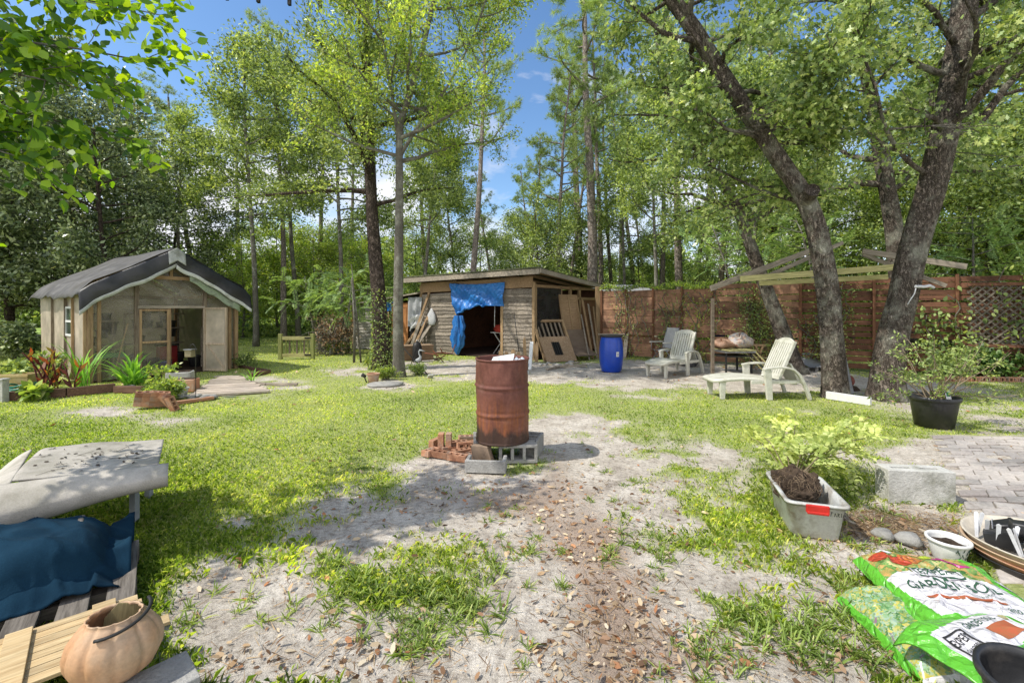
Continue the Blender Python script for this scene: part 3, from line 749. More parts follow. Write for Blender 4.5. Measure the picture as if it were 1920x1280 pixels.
for px, Y, pr, s, sw in ((884, 20, protoA, 1., .85), (1112, 23, protoF, 1.05, 1.35), (1066, 26, protoA, .78, .7), (1092, 29, protoF, .85, .8), (1148, 27, protoA, .95, .7), (1162, 31, protoF, .9, .8), (1276, 21.5, protoF, .9, .95), (1302, 24, protoA, .9, .8), (1350, 22, protoA, .85, .9),
                     (374, 24, protoA, .72, .8), (532, 22, protoA, .95, .8), (600, 27, protoF, .85, .8), (800, 28, protoA, .95, .8), (930, 30, protoA, .62, .7), (1010, 34, protoA, .7, .7), (1210, 33, protoA, .8, .7), (1420, 27, protoF, .9, .9), (1128, 25, protoF, .9, .8), (1190, 27, protoA, .95, .8), (1240, 24, protoF, .85, .7), (1325, 26, protoF, .9, .75), (1048, 24, protoA, .8, .75), (985, 26, protoA, .7, .7), (1085, 33, protoF, 1., .9), (1450, 22, protoA, .85, .8), (450, 30, protoF, .8, .8), (250, 28, protoA, .9, .9), (660, 33, protoF, .9, .8)):
    plant(pr, px, Y, rng.random()*6.28, lp, GP, s, sw)
GB = 'slender broadleaf trees of the woods'; lb = 'slender broadleaf tree among the woods beyond the yard'
for px, Y, pr, s in ((480, 19, protoB, .85), (560, 23, protoB, .95), (640, 20, protoB, .85), (790, 22, protoB, .8), (860, 25, protoB, .7), (1170, 24, protoB, .72), (1230, 20, protoB, .75), (1400, 17, protoB, .75), (1500, 20, protoB, .7), (1690, 19, protoB, .7), (1840, 17, protoB, .8), (1990, 15, protoB, .9), (330, 21, protoB, .72)):
    plant(pr, px, Y, rng.random()*6.28, lb, GB, s)
GD = 'dark leaved trees at the wood edge'; ld = 'dense dark leaved tree at the wood edge behind the greenhouse'
for px, Y, s in ((-130, 15, 1.0), (20, 17, 1.05), (130, 19, .95), (215, 17, .8), (300, 21, .8), (-40, 20, 1.2), (90, 24, 1.2)):
    plant(protoC, px, Y, rng.random()*6.28, ld, GD, s)
GM = 'low branched green trees behind the fence and shed'; lm_ = 'low branched leafy green tree standing behind the fence and shed'
for px, Y, s in ((560, 28, .6), (700, 26, .5), (830, 24, .55), (960, 27, .6), (1030, 29, .55), (1130, 31, .6), (1200, 26, .6), (1280, 29, .8), (1360, 22, .7), (1450, 17.5, .72), (1560, 16.5, .78), (1650, 20, .7), (1740, 15.5, .75), (1850, 14.5, .8), (1980, 13.5, .85), (2080, 13, .9), (1500, 24, .8), (1780, 21, .8), (1920, 19, 1.), (1045, 26, .8), (985, 28, .75), (1090, 27, .85), (1010, 22, .7), (900, 33, .8), (780, 32, .8), (640, 32, .8)):
    plant(protoD, px, Y, rng.random()*6.28, lm_, GM, s)
GL = 'light green saplings at the wood edge'; ll = 'light green leafy young tree at the edge of the woods'
for px, Y, s in ((455, 25, .8), (520, 27, .9), (590, 26, .85), (655, 25, .8), (690, 23, .7), (1010, 25, .5), (950, 24, .5), (1240, 28, .8), (1600, 19, .9), (1880, 17, .8), (350, 19, .45)):
    plant(protoE, px, Y, rng.random()*6.28, ll, GL, s)
# mimosa sapling with feathery fronds beyond the gate
rng = np.random.default_rng(60)
def mimosa(px, py, Y, H, nf, label, seed, L=.5, spread=1.3, lean=0, z0=.45):
    rng = np.random.default_rng(seed); t = thing('mimosa_tree', label, 'tree', (W(px, 0, Y).x, Y, 0)); mb = MB()
    tr = path(rng, (0, 0, -.05), (lean, 0, 1), H, 10, .08, .05); mb.tube(tr, [.06-.045*i/10 for i in range(11)], 8)
    bs = []; ds = []
    for b in range(12):
        p, d = lerp_path(tr, z0+(1-z0)*b/12); a = b*2.4; e = .25
        br = path(rng, p, (math.cos(a)*math.cos(e), math.sin(a)*math.cos(e), math.sin(e)), spread*(.6+.5*rng.random()), 8, .1, .0)
        mb.tube(br, [.018-.0018*i for i in range(9)], 5, cap=False)
        for k in range(nf):
            q, qd = lerp_path(br, .25+.75*k/nf); bs.append(q); ds.append(qd*.5+rv(rng, .6)*.9+Vector((0, 0, .15)))
    mb.build('trunk', B_grey, t); fronds('crown', rng, bs, ds, L, L_frond, t, 16, .1, .3, .75)
mimosa(655, 0, 16.3, 2.9, 10, 'feathery leaved mimosa sapling beyond the picket gate', 61, .55, 1.7, 0, .4)
mimosa(600, 0, 17.5, 3.0, 9, 'second feathery mimosa sapling left of the first, by the picket gate', 62, .5, 1.5, 0, .4)
mimosa(1850, 0, 12.2, 4.4, 11, 'feathery mimosa hanging over the right end of the fence', 63, .6, 2.0, -.1, .55)
mimosa(1560, 0, 13.8, 4.6, 10, 'feathery mimosa behind the fence between the oaks', 64, .6, 1.8, -.1, .55)
mimosa(1390, 0, 15.0, 4.6, 9, 'feathery mimosa behind the brown fence left of the oaks', 65, .6, 1.8, .05, .6)

# shrubs
def shrub(px, py, wd_, ht, dp, n, size, lm, label, seed, tpl='diamond', z0=0, cat='shrub', name='shrub', stems=14, Y=None, group=None, hole=.5):
    rng = np.random.default_rng(seed); loc = G(px, py) if Y is None else Vector((W(px, 0, Y).x, Y, 0))
    t = thing(name, label, cat, loc, group=group); mb = MB(); bl = []
    for i in range(stems):
        a = rng.random()*2*PI; e = .55+.75*rng.random()
        d = Vector((math.cos(a)*math.cos(e)*wd_, math.sin(a)*math.cos(e)*dp, math.sin(e)*ht)); L = (.7+.35*rng.random())
        pts = path(rng, (rng.normal()*.03, rng.normal()*.03, z0), d, d.length*L*.75, 6, .13, .02)
        mb.tube(pts, [.011*(1-i/8) for i in range(7)], 5, cap=False)
        for k in range(3):
            q, _ = lerp_path(pts, .5+.25*k); r = (.10+.10*rng.random())*(wd_+ht)*.5; bl.append((q[:], (r*1.2, r*1.2, r*.8)))
    mb.build('stem', B_grey, t)
    P, D = scatter_ellipsoids(rng, bl, n, hole); P[:, 2] = np.maximum(P[:, 2], .03)
    me = leafmesh('foliage', P, D*.6+rng.normal(size=P.shape)*.5, size*(.65+.7*rng.random(n)), tpl, rng, .6); me.materials.append(lm); link('foliage', me, None, t)
    return t
# undergrowth masses far off
def mass(name, label, n, seed, boxfn, size, lm):
    rng = np.random.default_rng(seed); P = boxfn(rng, n)
    me = leafmesh(name, P, rng.normal(size=P.shape), size*(.6+.8*rng.random(len(P))), 'diamond', rng, .4); me.materials.append(lm)
    tag(link(name, me), label, 'woods', kind='stuff')
def far_box(rng, n):
    a = rng.random(n)*2-1; X = a*62; Y = 40+rng.random(n)*7-abs(a)**2*8
    top = 5.0+2.6*fbm(X*.13, Y*.05, s=81, o=3)+1.5*fbm(X*.7, Y*.3, s=82, o=2)+np.where(X < -8, 2.0, 0)
    Z = rng.random(n)*top; return np.stack([X, Y, Z], 1)
mass('woods', 'far off mass of mixed green woods', 70000, 82, far_box, .55, L_mid)
def under_box(rng, n):
    X = -24+rng.random(n)*48; Y = 21+rng.random(n)*8+np.where(X < -6, 4, 0)
    top = np.clip(1.5+1.6*fbm(X*.35, Y*.3, s=83, o=3), .2, 3.5); top = np.where((X > -16) & (X < -5), top*.35, top); Z = rng.random(n)**1.3*top
    return np.stack([X, Y, Z], 1)
mass('undergrowth', 'tangled low undergrowth on the forest floor', 60000, 84, under_box, .22, L_mid)
# ================================================================ materials for built things
M_greywood = wood('weathered_grey_wood', (.17, .145, .115), (.50, .44, .36), 'x')
M_siding = wood('weathered_siding', (.14, .115, .09), (.43, .38, .315), 'x', bump=.8, dirt=(.06, .045, .03))
M_greywood_z = wood('weathered_post_wood', (.12, .09, .065), (.34, .28, .21), 'z')
M_brownwood = wood('reddish_stained_board', (.20, .105, .065), (.56, .32, .20), 'x', dirt=(.10, .06, .042), dlo=.44, dhi=.72, var=.35)
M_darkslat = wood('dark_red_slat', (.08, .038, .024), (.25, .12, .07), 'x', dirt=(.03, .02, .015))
M_post_b = wood('brown_post', (.10, .045, .025), (.25, .12, .065), 'z')
M_tanpost = wood('tan_timber', (.26, .165, .085), (.50, .36, .21), 'z')
M_tanbeam = wood('tan_timber_beam', (.24, .15, .08), (.46, .32, .19), 'x')
M_fresh = wood('fresh_pine', (.46, .31, .15), (.76, .60, .35), 'x', bump=.4, var=.2, dirt=(.36, .30, .20), dlo=.55, dhi=.85)
M_yellowwood = wood('mossy_yellow_lumber', (.34, .33, .13), (.72, .66, .32), 'x', var=.12)
M_greenwood = wood('mossy_green_lumber', (.22, .26, .08), (.45, .46, .18), 'z', var=.15)
M_orange = wood('orange_door_paint', (.36, .15, .055), (.52, .25, .10), 'z', var=.08, bump=.2)
M_ply = mat('plywood', (.36, .24, .14), (.24, .15, .085), (.42, .30, .18), sc=5, stretch=(1, 1, 4), bump=.2, dirt=(.14, .10, .07), dlo=.5, dhi=.8)
M_osb = mat('chipboard', (.42, .30, .19), (.26, .17, .10), (.48, .37, .25), sc=22, bump=.3, bsc=60)
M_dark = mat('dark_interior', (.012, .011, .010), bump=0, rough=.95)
M_blacktarp = mat('black_tarp', (.018, .018, .020), (.04, .04, .042), sc=3, rough=.45, bump=.5, bsc=5, bdist=.03, spec=.5)
M_greytarp = mat('grey_roof_tarp', (.05, .05, .05), (.13, .125, .12), sc=3, rough=.6, bump=.5, bsc=6, bdist=.03, dirt=(.07, .065, .055))
M_whitetarp = mat('silver_tarp_hem', (.42, .44, .42), (.60, .62, .60), sc=6, rough=.5, bump=.4, bsc=14, dirt=(.20, .21, .16))
M_greentarp = mat('algae_green_hem', (.18, .26, .13), (.30, .36, .26), (.12, .13, .10), sc=8, rough=.6)
M_bluetarp = mat('blue_tarp', (.012, .12, .42), (.03, .20, .56), sc=2.4, rough=.38, bump=.7, bsc=7, bdist=.03, spec=.5)
M_blue = mat('blue_plastic', (.006, .045, .36), (.010, .065, .44), sc=2, rough=.28, bump=.08, bsc=40, spec=.5, dirt=(.03, .06, .22), dsc=4, dlo=.55, dhi=.9)
M_white = mat('weathered_white_plastic', (.56, .55, .47), (.70, .69, .62), sc=5, rough=.5, bump=.1, bsc=50, dirt=(.34, .34, .24), dsc=5, dlo=.46, dhi=.72, var=.04)
M_whitepaint = mat('white_paint', (.62, .62, .60), (.74, .74, .72), sc=4, rough=.6, bump=.15)
M_foam = mat('white_foam', (.66, .66, .65), (.75, .75, .74), sc=14, rough=.9, bump=.3, bsc=80)
M_blackpl = mat('black_plastic', (.014, .014, .015), (.03, .03, .032), sc=5, rough=.42, bump=.12, bsc=40, spec=.5, dirt=(.08, .07, .06), dsc=5, dlo=.58, dhi=.85)
M_conc = mat('concrete_block', (.30, .29, .27), (.44, .43, .40), sc=7, rough=.95, bump=.9, bsc=55, detail=8, bdist=.012, dirt=(.16, .155, .14), dsc=3)
M_concw = mat('pale_concrete', (.46, .455, .42), (.62, .61, .57), sc=6, rough=.95, bump=.9, bsc=50, detail=8, bdist=.012, dirt=(.25, .25, .20), dsc=4)
M_brick = mat('old_brick', (.30, .13, .075), (.42, .22, .13), (.20, .085, .055), sc=6, rough=.95, bump=.8, bsc=40, bdist=.01, dirt=(.40, .34, .27), dsc=6, dlo=.5, dhi=.75, var=.3)
M_terra = mat('terracotta', (.42, .19, .10), (.52, .28, .17), sc=6, rough=.9, bump=.3, dirt=(.45, .38, .31))
M_metal = mat('dull_metal', (.25, .25, .25), (.38, .38, .37), sc=8, rough=.45, metal=.8, bump=.15)
M_black = mat('black_metal', (.02, .02, .02), (.035, .033, .03), sc=8, rough=.5, bump=.2)
M_redpaint = mat('red_paint', (.45, .02, .015), (.55, .04, .03), sc=5, rough=.4, bump=.1)
M_soil = mat('dark_soil', (.035, .024, .016), (.09, .062, .04), sc=20, rough=1, bump=1., bsc=50, bdist=.02)
M_cloth_grey = mat('grey_cloth', (.30, .31, .33), (.42, .43, .45), sc=5, rough=.9, bump=.3, bsc=20)
M_cloth_white = mat('white_cloth', (.66, .67, .70), (.78, .78, .78), sc=5, rough=.9, bump=.3, bsc=20, transl=.2)
M_gravelroof = mat('mossy_roof_edge', (.07, .075, .04), (.16, .16, .09), sc=14, rough=.95, bump=.8, bsc=40)
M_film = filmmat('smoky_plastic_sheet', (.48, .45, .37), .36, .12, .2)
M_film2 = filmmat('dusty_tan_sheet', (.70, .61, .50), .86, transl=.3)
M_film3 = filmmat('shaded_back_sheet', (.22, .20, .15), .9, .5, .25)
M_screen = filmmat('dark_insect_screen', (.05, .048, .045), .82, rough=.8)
M_tin = mat('corrugated_tin', (.38, .39, .41), (.52, .53, .55), sc=4, rough=.4, metal=.5, bump=.1, dirt=(.20, .16, .12))
def rustmat():
    m, nt, out = newmat('rusted_drum_steel')
    tc = N(nt, 'ShaderNodeTexCoord').outputs['Object']
    z = N(nt, 'ShaderNodeSeparateXYZ', {0: tc}).outputs[2]
    v = N(nt, 'ShaderNodeMapping', {'Vector': tc, 'Scale': (1, 1, .45)}).outputs[0]
    n1 = noise(nt, v, 5, 7, .65, .5); n2 = noise(nt, tc, 28, 7, .7); n3 = noise(nt, N(nt, 'ShaderNodeMapping', {'Vector': tc, 'Scale': (6, 6, .5)}).outputs[0], 6, 5, .6)
    base = ramp(nt, n1, [(.32, (.09, .034, .026)), (.5, (.15, .056, .040)), (.68, (.21, .085, .060))])
    zz = mth(nt, 'ADD', z, mth(nt, 'MULTIPLY', mth(nt, 'SUBTRACT', n1, .5), .5))
    org = N(nt, 'ShaderNodeMapRange', {0: zz, 1: .52, 2: .30}).outputs[0]
    org = mth(nt, 'MULTIPLY', org, N(nt, 'ShaderNodeMapRange', {0: n3, 1: .35, 2: .6}).outputs[0])
    col = mixc(nt, mth(nt, 'MULTIPLY', org, .85), base, (.26, .09, .032))
    blk = N(nt, 'ShaderNodeMapRange', {0: zz, 1: .17, 2: .09}).outputs[0]
    col = mixc(nt, mth(nt, 'MULTIPLY', blk, .85), col, (.035, .025, .02))
    pale = N(nt, 'ShaderNodeMapRange', {0: noise(nt, tc, 3.3, 6, .7), 1: .56, 2: .72}).outputs[0]
    col = mixc(nt, mth(nt, 'MULTIPLY', pale, .35), col, (.30, .19, .15))
    col = mixc(nt, .5, col, ramp(nt, n2, [(.3, (.5, .45, .45)), (.65, (1.15, 1.1, 1.1))]), 'MULTIPLY')
    p = N(nt, 'ShaderNodeBsdfPrincipled', {'Base Color': col, 'Roughness': .62, 'Specular IOR Level': .35})
    b = N(nt, 'ShaderNodeBump', {'Strength': .35, 'Distance': .006, 'Height': n2}); nt.links.new(b.outputs[0], p.inputs['Normal'])
    nt.links.new(p.outputs[0], out.inputs[0]); return m
M_rust = rustmat()
def M4(o, ux, uy=None, uz=(0, 0, 1)):
    ux = Vector(ux).normalized(); uz = Vector(uz).normalized()
    uy = Vector(uy).normalized() if uy is not None else uz.cross(ux).normalized()
    m = Matrix((ux, uy, uz)).transposed().to_4x4(); m.translation = Vector(o); return m

# ================================================================ greenhouse
# local frame: +x along the front gable wall (3.0), +y back (3.9)
GA = math.atan2(.83, .56)
gh = thing('greenhouse', 'timber framed greenhouse with smoky plastic walls under a black tarp', 'greenhouse', (-8.95, 9.6, 0), GA)
GW, GL_, GE, GR = 3.0, 3.9, 1.93, 2.93
def zroof(x): return GE+(GR-GE)*(1-abs(x-GW/2)/(GW/2))
def ghpost(x, y, z0, z1, w=.09, m=M_tanpost, name='post'):
    MB().box((x, y, (z0+z1)/2), (w, w, z1-z0)).build(name, m, gh, bev=.005)
for x, y, z1 in ((.045, .045, GE-.02), (GW-.045, .045, GE-.02), (.045, GL_-.05, GE-.02), (GW-.045, GL_-.05, GE-.02), (.045, 1.9, GE-.02), (GW-.045, 1.9, GE-.02)): ghpost(x, y, 0, z1)
ghpost(.19, .04, 0, zroof(.19)-.03, .06); ghpost(.84, .04, 0, zroof(.84)-.03, .08, M_greywood_z); ghpost(1.47, .04, 0, 1.6, .055); ghpost(2.22, .04, 0, zroof(2.22)-.03, .08, M_greywood_z); ghpost(2.80, .04, 0, zroof(2.8)-.05, .07)
MB().box((GW/2, .03, 2.32), (1.45, .05, .08)).build('beam', M_tanbeam, gh)
MB().box((GW/2, .036, 2.58), (.06, .05, .44)).build('brace', M_tanpost, gh)
MB().box((1.53, .02, 1.63), (1.36, .05, .06)).build('beam', M_greywood, gh)
MB().box((GW/2, GL_-.04, GE), (GW-.1, .08, .08)).build('beam', M_tanbeam, gh)
for x in (.06, GW-.06): MB().beam((x, 0.1, GE+.0), (x, GL_-.1, GE+.0), .07, .09).build('beam', M_tanbeam, gh)
for y in (0.04, 1.3, 2.6, 3.86):
    for s in (0, 1):
        MB().beam((s*GW, y, GE+.03), (GW/2, y, GR+.02), .045, .09).build('rafter', M_tanbeam, gh)
def pane(x0, x1, z0, z1f, name='wall_sheet', m=M_film, y=.06):
    f = lambda u, v: (x0+(x1-x0)*u, y+.012*math.sin(u*9+v*5), z0+(z1f(x0+(x1-x0)*u)-z0)*v)
    MB().grid(f, 10, 10).build(name, m, gh)
pane(.05, .82, .05, lambda x: zroof(x)-.03); pane(.86, 2.2, 1.66, lambda x: min(zroof(x)-.03, 2.29)); pane(2.24, 2.96, .05, lambda x: zroof(x)-.03)
pane(.86, 1.46, .05, lambda x: 1.6)
pane(.9, 2.1, 2.36, lambda x: zroof(x)-.05)
# fixed door leaf frame with cross rails in front of the centre left sheet
d = MB()
for a, b_ in (((.9, 0, .05), (.9, 0, 1.58)), ((1.43, 0, .05), (1.43, 0, 1.58))): d.beam(a, b_, .045, .035, (0, 1, 0))
for zz in (.08, .82, 1.56): d.beam((.93, 0, zz), (1.41, 0, zz), .035, .045, (0, 0, 1))
d.build('door', M_tanpost, gh)
# open door leaf swung out
od = MB(); hinge = Vector((2.18, -.02, 0)); dirn = Vector((-.05, -1, 0)).normalized(); dirn = Vector((.42, -.91, 0)).normalized()
for t_ in (.025, .62): od.beam(hinge+dirn*t_+Vector((0, 0, .04)), hinge+dirn*t_+Vector((0, 0, 1.62)), .05, .04, (dirn.x, dirn.y, 0))
for zz in (.07, .72, 1.60): od.beam(hinge+dirn*.05+Vector((0, 0, zz)), hinge+dirn*.60+Vector((0, 0, zz)), .035, .05)
od.beam(hinge+dirn*.08+Vector((0, 0, .70)), hinge+dirn*.58+Vector((0, 0, .10)), .02, .05)
odo = od.build('door', wood('pale_door_frame', (.34, .26, .18), (.60, .50, .38), 'z'), gh); odo['label'] = 'narrow door leaf standing open'
ds = MB(); ds.grid(lambda u, v: hinge+dirn*(.04+.57*u)+Vector((.012, 0, .06+1.54*v)), 4, 6); ds.build('door_sheet', M_film2, odo)
# left wall (local x=0 plane), faces outward -x : panels, window
def lpane(y0, y1, z0, z1, m, name):
    return MB().grid(lambda u, v: (-.02+.01*math.sin(u*7+v*4), y0+(y1-y0)*u, z0+(z1-z0)*v), 8, 8).build(name, m, gh)
lpane(.06, .9, .03, 1.9, M_film2, 'wall_sheet'); lpane(1.5, 2.6, .03, 1.9, M_film2, 'wall_sheet'); lpane(2.62, 3.85, .03, 1.9, M_film2, 'wall_sheet'); lpane(.92, 1.48, .03, 1.0, M_film2, 'wall_sheet'); lpane(.92, 1.48, 1.62, 1.9, M_film2, 'wall_sheet')
w = MB()
for a, b_ in (((-.03, .92, 1.0), (-.03, .92, 1.62)), ((-.03, 1.48, 1.0), (-.03, 1.48, 1.62))): w.beam(a, b_, .05, .04, (1, 0, 0))
for zz in (1.0, 1.31, 1.62): w.beam((-.03, .945, zz), (-.03, 1.455, zz), .04, .045)
wf = w.build('window', M_whitepaint, gh); MB().box((-.025, 1.2, 1.31), (.006, .51, .58)).build('pane', filmmat('window_glass', (.10, .16, .13), .6, .1), wf)
for y in (.03, .91, 1.49, 2.61): MB().beam((-.045, y, .02), (-.045, y, 1.9), .035, .05, (1, 0, 0)).build('batten', M_greywood_z if y > 1 else M_tanpost, gh)
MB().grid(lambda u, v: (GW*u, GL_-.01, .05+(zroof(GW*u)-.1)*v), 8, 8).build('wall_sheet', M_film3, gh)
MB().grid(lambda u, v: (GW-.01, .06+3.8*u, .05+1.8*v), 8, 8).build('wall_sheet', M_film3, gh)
MB().box((GW/2, GL_/2, .01), (GW-.1, GL_-.1, .05)).build('floor', M_soil, gh)
# roof tarp : two slopes with droop + ragged hem, front flap
def slope(s):
    def f(u, v):
        x = GW/2+(GW/2+.22)*u*s; y = -.22+(GL_+.35)*v
        zz = zroof(GW/2+GW/2*min(u, 1)*s)-.0+.09-(.06*max(0, u-.86)/.14 if u > .86 else 0)
        zz += .02*math.sin(y*5+u*3)*u-(.05*(.5+.5*math.sin(y*7+2.5*math.sin(y*3))) if u > .97 else 0)+.012*math.sin(y*2.1+u*9)
        zz -= .22/(GW/2)*(GR-GE)*max(0, (u*(GW/2+.22)-GW/2)/.22)*.6
        return (x, y, zz)
    return f
r = MB(); r.grid(slope(-1), 28, 44); solid(r.build('roof', M_greytarp, gh), .012)
r = MB(); r.grid(slope(1), 28, 44); solid(r.build('roof', M_blacktarp, gh), .012)
# front flaps hanging down from the rake (black with pale hem)
def flap(s, h0, h1, off):
    def f(u, v):
        x = GW/2+(GW/2+.2)*u*s; zt = zroof(GW/2+(GW/2)*min(1, u)*s)+.07-.06*max(0, u-.88)/.12
        drop = .40+.022*math.sin(u*9+s)+.012*math.sin(u*21); h = h0+(h1-h0)*v
        return (x, -.235-off-.05*math.sin(h*2.4)-.02*math.sin(u*17+h*3), zt-drop*h)
    return f
for s in (-1, 1):
    q = MB(); q.grid(flap(s, 0, 1.0, 0), 40, 8); solid(q.build('front_flap', M_blacktarp, gh), .008)
    q = MB(); q.grid(flap(s, .90, 1.12, .012), 40, 3); solid(q.build('flap_hem', M_whitetarp, gh), .01)
q = MB(); q.grid(lambda u, v: (GW/2+.30+1.15*u, -.20-.02*math.sin(u*9), zroof(GW/2+.30+1.15*u)-.28-.20*v+.02*math.sin(u*15)), 24, 4); solid(q.build('flap_hem', M_greentarp, gh), .01)
q = MB(); q.grid(lambda u, v: (GW/2+(u-.5)*.34, -.30-.05*v, GR+.09-abs(u-.5)*.22-.30*v), 8, 6); solid(q.build('flap_hem', M_whitetarp, gh), .01)
# shelves inside and their pots
def ghw(x, y, z=0):   # local -> world
    c, s = math.cos(GA), math.sin(GA); return Vector((-8.95+x*c-y*s, 9.6+x*s+y*c, z))
for (x, y, lx, z) in ((.45, 1.2, .7, 1.3), (.45, 1.2, .7, .72), (2.0, 2.6, 1.3, 1.05), (2.0, 2.6, 1.3, 1.45), (2.0, 2.6, 1.3, .62), (2.72, .9, .4, 1.1)):
    sh = MB(); sh.box((x, y, z), (lx, .4, .03))
    for sx in (-1, 1): sh.box((x+sx*(lx/2-.03), y+.15, z/2), (.04, .04, z))
    sh.build('shelf', M_greywood, gh)
def pot(r, h, m, name, label, cat, loc, rim=.012, group=None, soil=None, rot=0, tilt=None, holes=False, n=28):
    t = thing(name, label, cat, loc, rot, group)
    if tilt: t.rotation_euler = tilt
    b = MB(); b.lathe([(0, .004), (r*.74, 0), (r*.78, .004), (r*.97, h*.86), (r*.97, h*.87), (r+rim*.6, h*.87), (r+rim, h*.9), (r+rim, h), (r+rim*.3, h+.004), (r*.94, h), (r*.93, h*.85), (r*.74, .02), (0, .02)], n)
    b.build('pot_body', m, t)
    if soil: s_ = MB(); s_.lathe([(0, h*soil+.01), (r*.5, h*soil+.012), (r*.9, h*soil)], 20, fn=lambda rr, z, th: (rr, z+.008*math.sin(5*th+rr*90))); s_.build('soil', M_soil, t)
    return t
rng = np.random.default_rng(70)
gp = 'black nursery pots stored in the greenhouse'
first = None
for (x, y, z, r_) in ((1.6, 2.5, 1.065, .13), (1.78, 2.5, 1.27, .11), (2.2, 2.5, 1.2, .12), (2.35, 2.5, .8, .13), (1.5, 2.1, .04, .2), (2.3, 2.0, .04, .2), (2.45, 1.2, .04, .17), (.5, 1.1, .9, .12), (.4, 2.6, .04, .22), (1.1, 3.0, .9, .2), (1.1, 3.0, .04, .25), (2.75, .9, 1.3, .1), (1.6, 2.55, 1.065, .1), (1.85, 2.6, 1.065, .12), (2.1, 2.55, 1.065, .09), (2.4, 2.6, 1.065, .11), (1.7, 2.6, 1.465, .1), (2.0, 2.6, 1.465, .12), (2.3, 2.55, 1.465, .1), (1.65, 2.6, .635, .13), (2.25, 2.6, .635, .12), (.3, 1.2, 1.315, .1), (.6, 1.2, 1.315, .1), (.3, 1.2, .735, .12), (2.7, .9, 1.115, .11), (1.75, 1.9, .04, .14), (1.9, 1.5, .04, .12), (1.6, 1.3, .04, .10)):
    if first is None: first = pot(.1, .17, M_blackpl, 'nursery_pot', 'black nursery pot stored on a greenhouse shelf or floor', 'pot', ghw(x, y, z), group=gp); first.scale = (r_/.1,)*3
    else: dup(first, ghw(x, y, z), 0, None, None, r_/.1)
t = thing('storage_bin', 'dark red plastic bin inside the greenhouse doorway', 'bin', ghw(2.05, 1.9, .035), GA)
b = MB(); b.prism([(-.2, -.15), (.2, -.15), (.2, .15), (-.2, .15)], 0, .55); b.build('bin_body', mat('dark_red_plastic', (.22, .01, .015), (.28, .02, .02), rough=.4, bump=.05), t, bev=.02)
MB().box((0, 0, .57), (.46, .36, .035)).build('lid', M_blackpl, t, bev=.01)
t = thing('bucket', 'blue bucket on the greenhouse floor beside the red bin', 'bucket', ghw(1.72, 1.0, .035))
b = MB(); b.lathe([(0, 0), (.10, 0), (.13, .2), (.135, .2), (.135, .21), (.12, .21), (.09, .01), (0, .01)], 24); b.build('bucket_body', M_blue, t)
b = MB(); b.tube([(.13*math.cos(a), 0, .2+.12*math.sin(a)) for a in np.linspace(0, PI, 12)], .004, 5); b.build('handle', M_metal, t)
t = thing('seed_tray', 'green seed tray on the low shelf behind the left plastic sheet', 'tray', ghw(.45, .55, .5), GA)
b = MB(); b.box((0, 0, .0), (.6, .3, .02)); b.box((0, .15, .04), (.6, .01, .08)); b.box((0, -.15, .04), (.6, .01, .08)); b.box((.3, 0, .04), (.01, .29, .08)); b.box((-.3, 0, .04), (.01, .29, .08)); b.build('tray_body', mat('green_plastic', (.04, .30, .12), rough=.4, bump=.1), t)
b = MB(); [b.box((sx*.25, sy*.1, -.26), (.03, .03, .5)) for sx in (-1, 1) for sy in (-1, 1)]; b.build('stand', M_greywood_z, t)
t = thing('shovel', 'wooden handled tool leaning inside the greenhouse window sheet', 'tool', ghw(.62, .18, .06), GA)
b = MB(); b.beam((-.14, .05, .02), (.1, 0, 1.2), .025, .025); b.build('handle', M_tanpost, t); b = MB(); b.box((-.15, .05, .03), (.14, .02, .16)); b.build('blade', M_metal, t)

# ================================================================ garden beds by the greenhouse
def bar_thing(name, label, cat, pts, w, h, m, group=None):
    t = thing(name, label, cat, pts[0], group=group); b = MB()
    for a, c in zip(pts[:-1], pts[1:]):
        a = Vector(a)-Vector(pts[0]); c = Vector(c)-Vector(pts[0]); b.beam(a+Vector((0, 0, h/2)), c+Vector((0, 0, h/2)), w, h)
    b.build('board', m, t, bev=.006); return t
M_tie = wood('brown_bed_edging', (.09, .05, .035), (.24, .14, .095), 'x', dirt=(.07, .05, .04))
bar_thing('bed_edging', 'brown timber edging along the flower bed left of the greenhouse', 'edging', [G(10, 752), G(125, 744), G(215, 734)], .1, .16, M_tie)
bar_thing('bed_edging', 'short brown timber edging between the long bed board and the brick stack', 'edging', [G(216, 736), G(268, 737)], .09, .13, M_tie)
bar_thing('bed_edging', 'low red brick edging in front of the small bed right of the brick stack', 'edging', [G(312, 760), G(400, 748)], .1, .05, M_brick)
bar_thing('bed_edging', 'thin timber edging along the planted strip beyond the plank path', 'edging', [G(425, 713), G(500, 722), G(558, 722)], .06, .05, M_greywood)
bar_thing('bed_edging', 'dark timber frame edging the bed right of the greenhouse wall', 'edging', [G(450, 690), G(505, 699), G(470, 706)], .08, .08, M_tie)
# plank path in front of the greenhouse door
t = thing('plank_path', 'weathered plank walkway in front of the greenhouse door', 'path'); b = MB(); rng = np.random.default_rng(71)
a0, a1 = G(352, 745), G(410, 708); b0, b1 = G(505, 735), G(455, 708)
for i in range(15):
    u = i/14; p0 = a0.lerp(a1, u); p1 = b0.lerp(b1, u); e = Vector((rng.normal()*.05, 0, .025))
    b.beam(p0+e, p1+e-Vector((0, 0, .0)), .135, .03+.01*rng.random())
b.build('plank', wood('pale_sandy_plank', (.40, .33, .26), (.62, .54, .46), 'x', var=.2, dirt=(.5, .45, .38)), t)
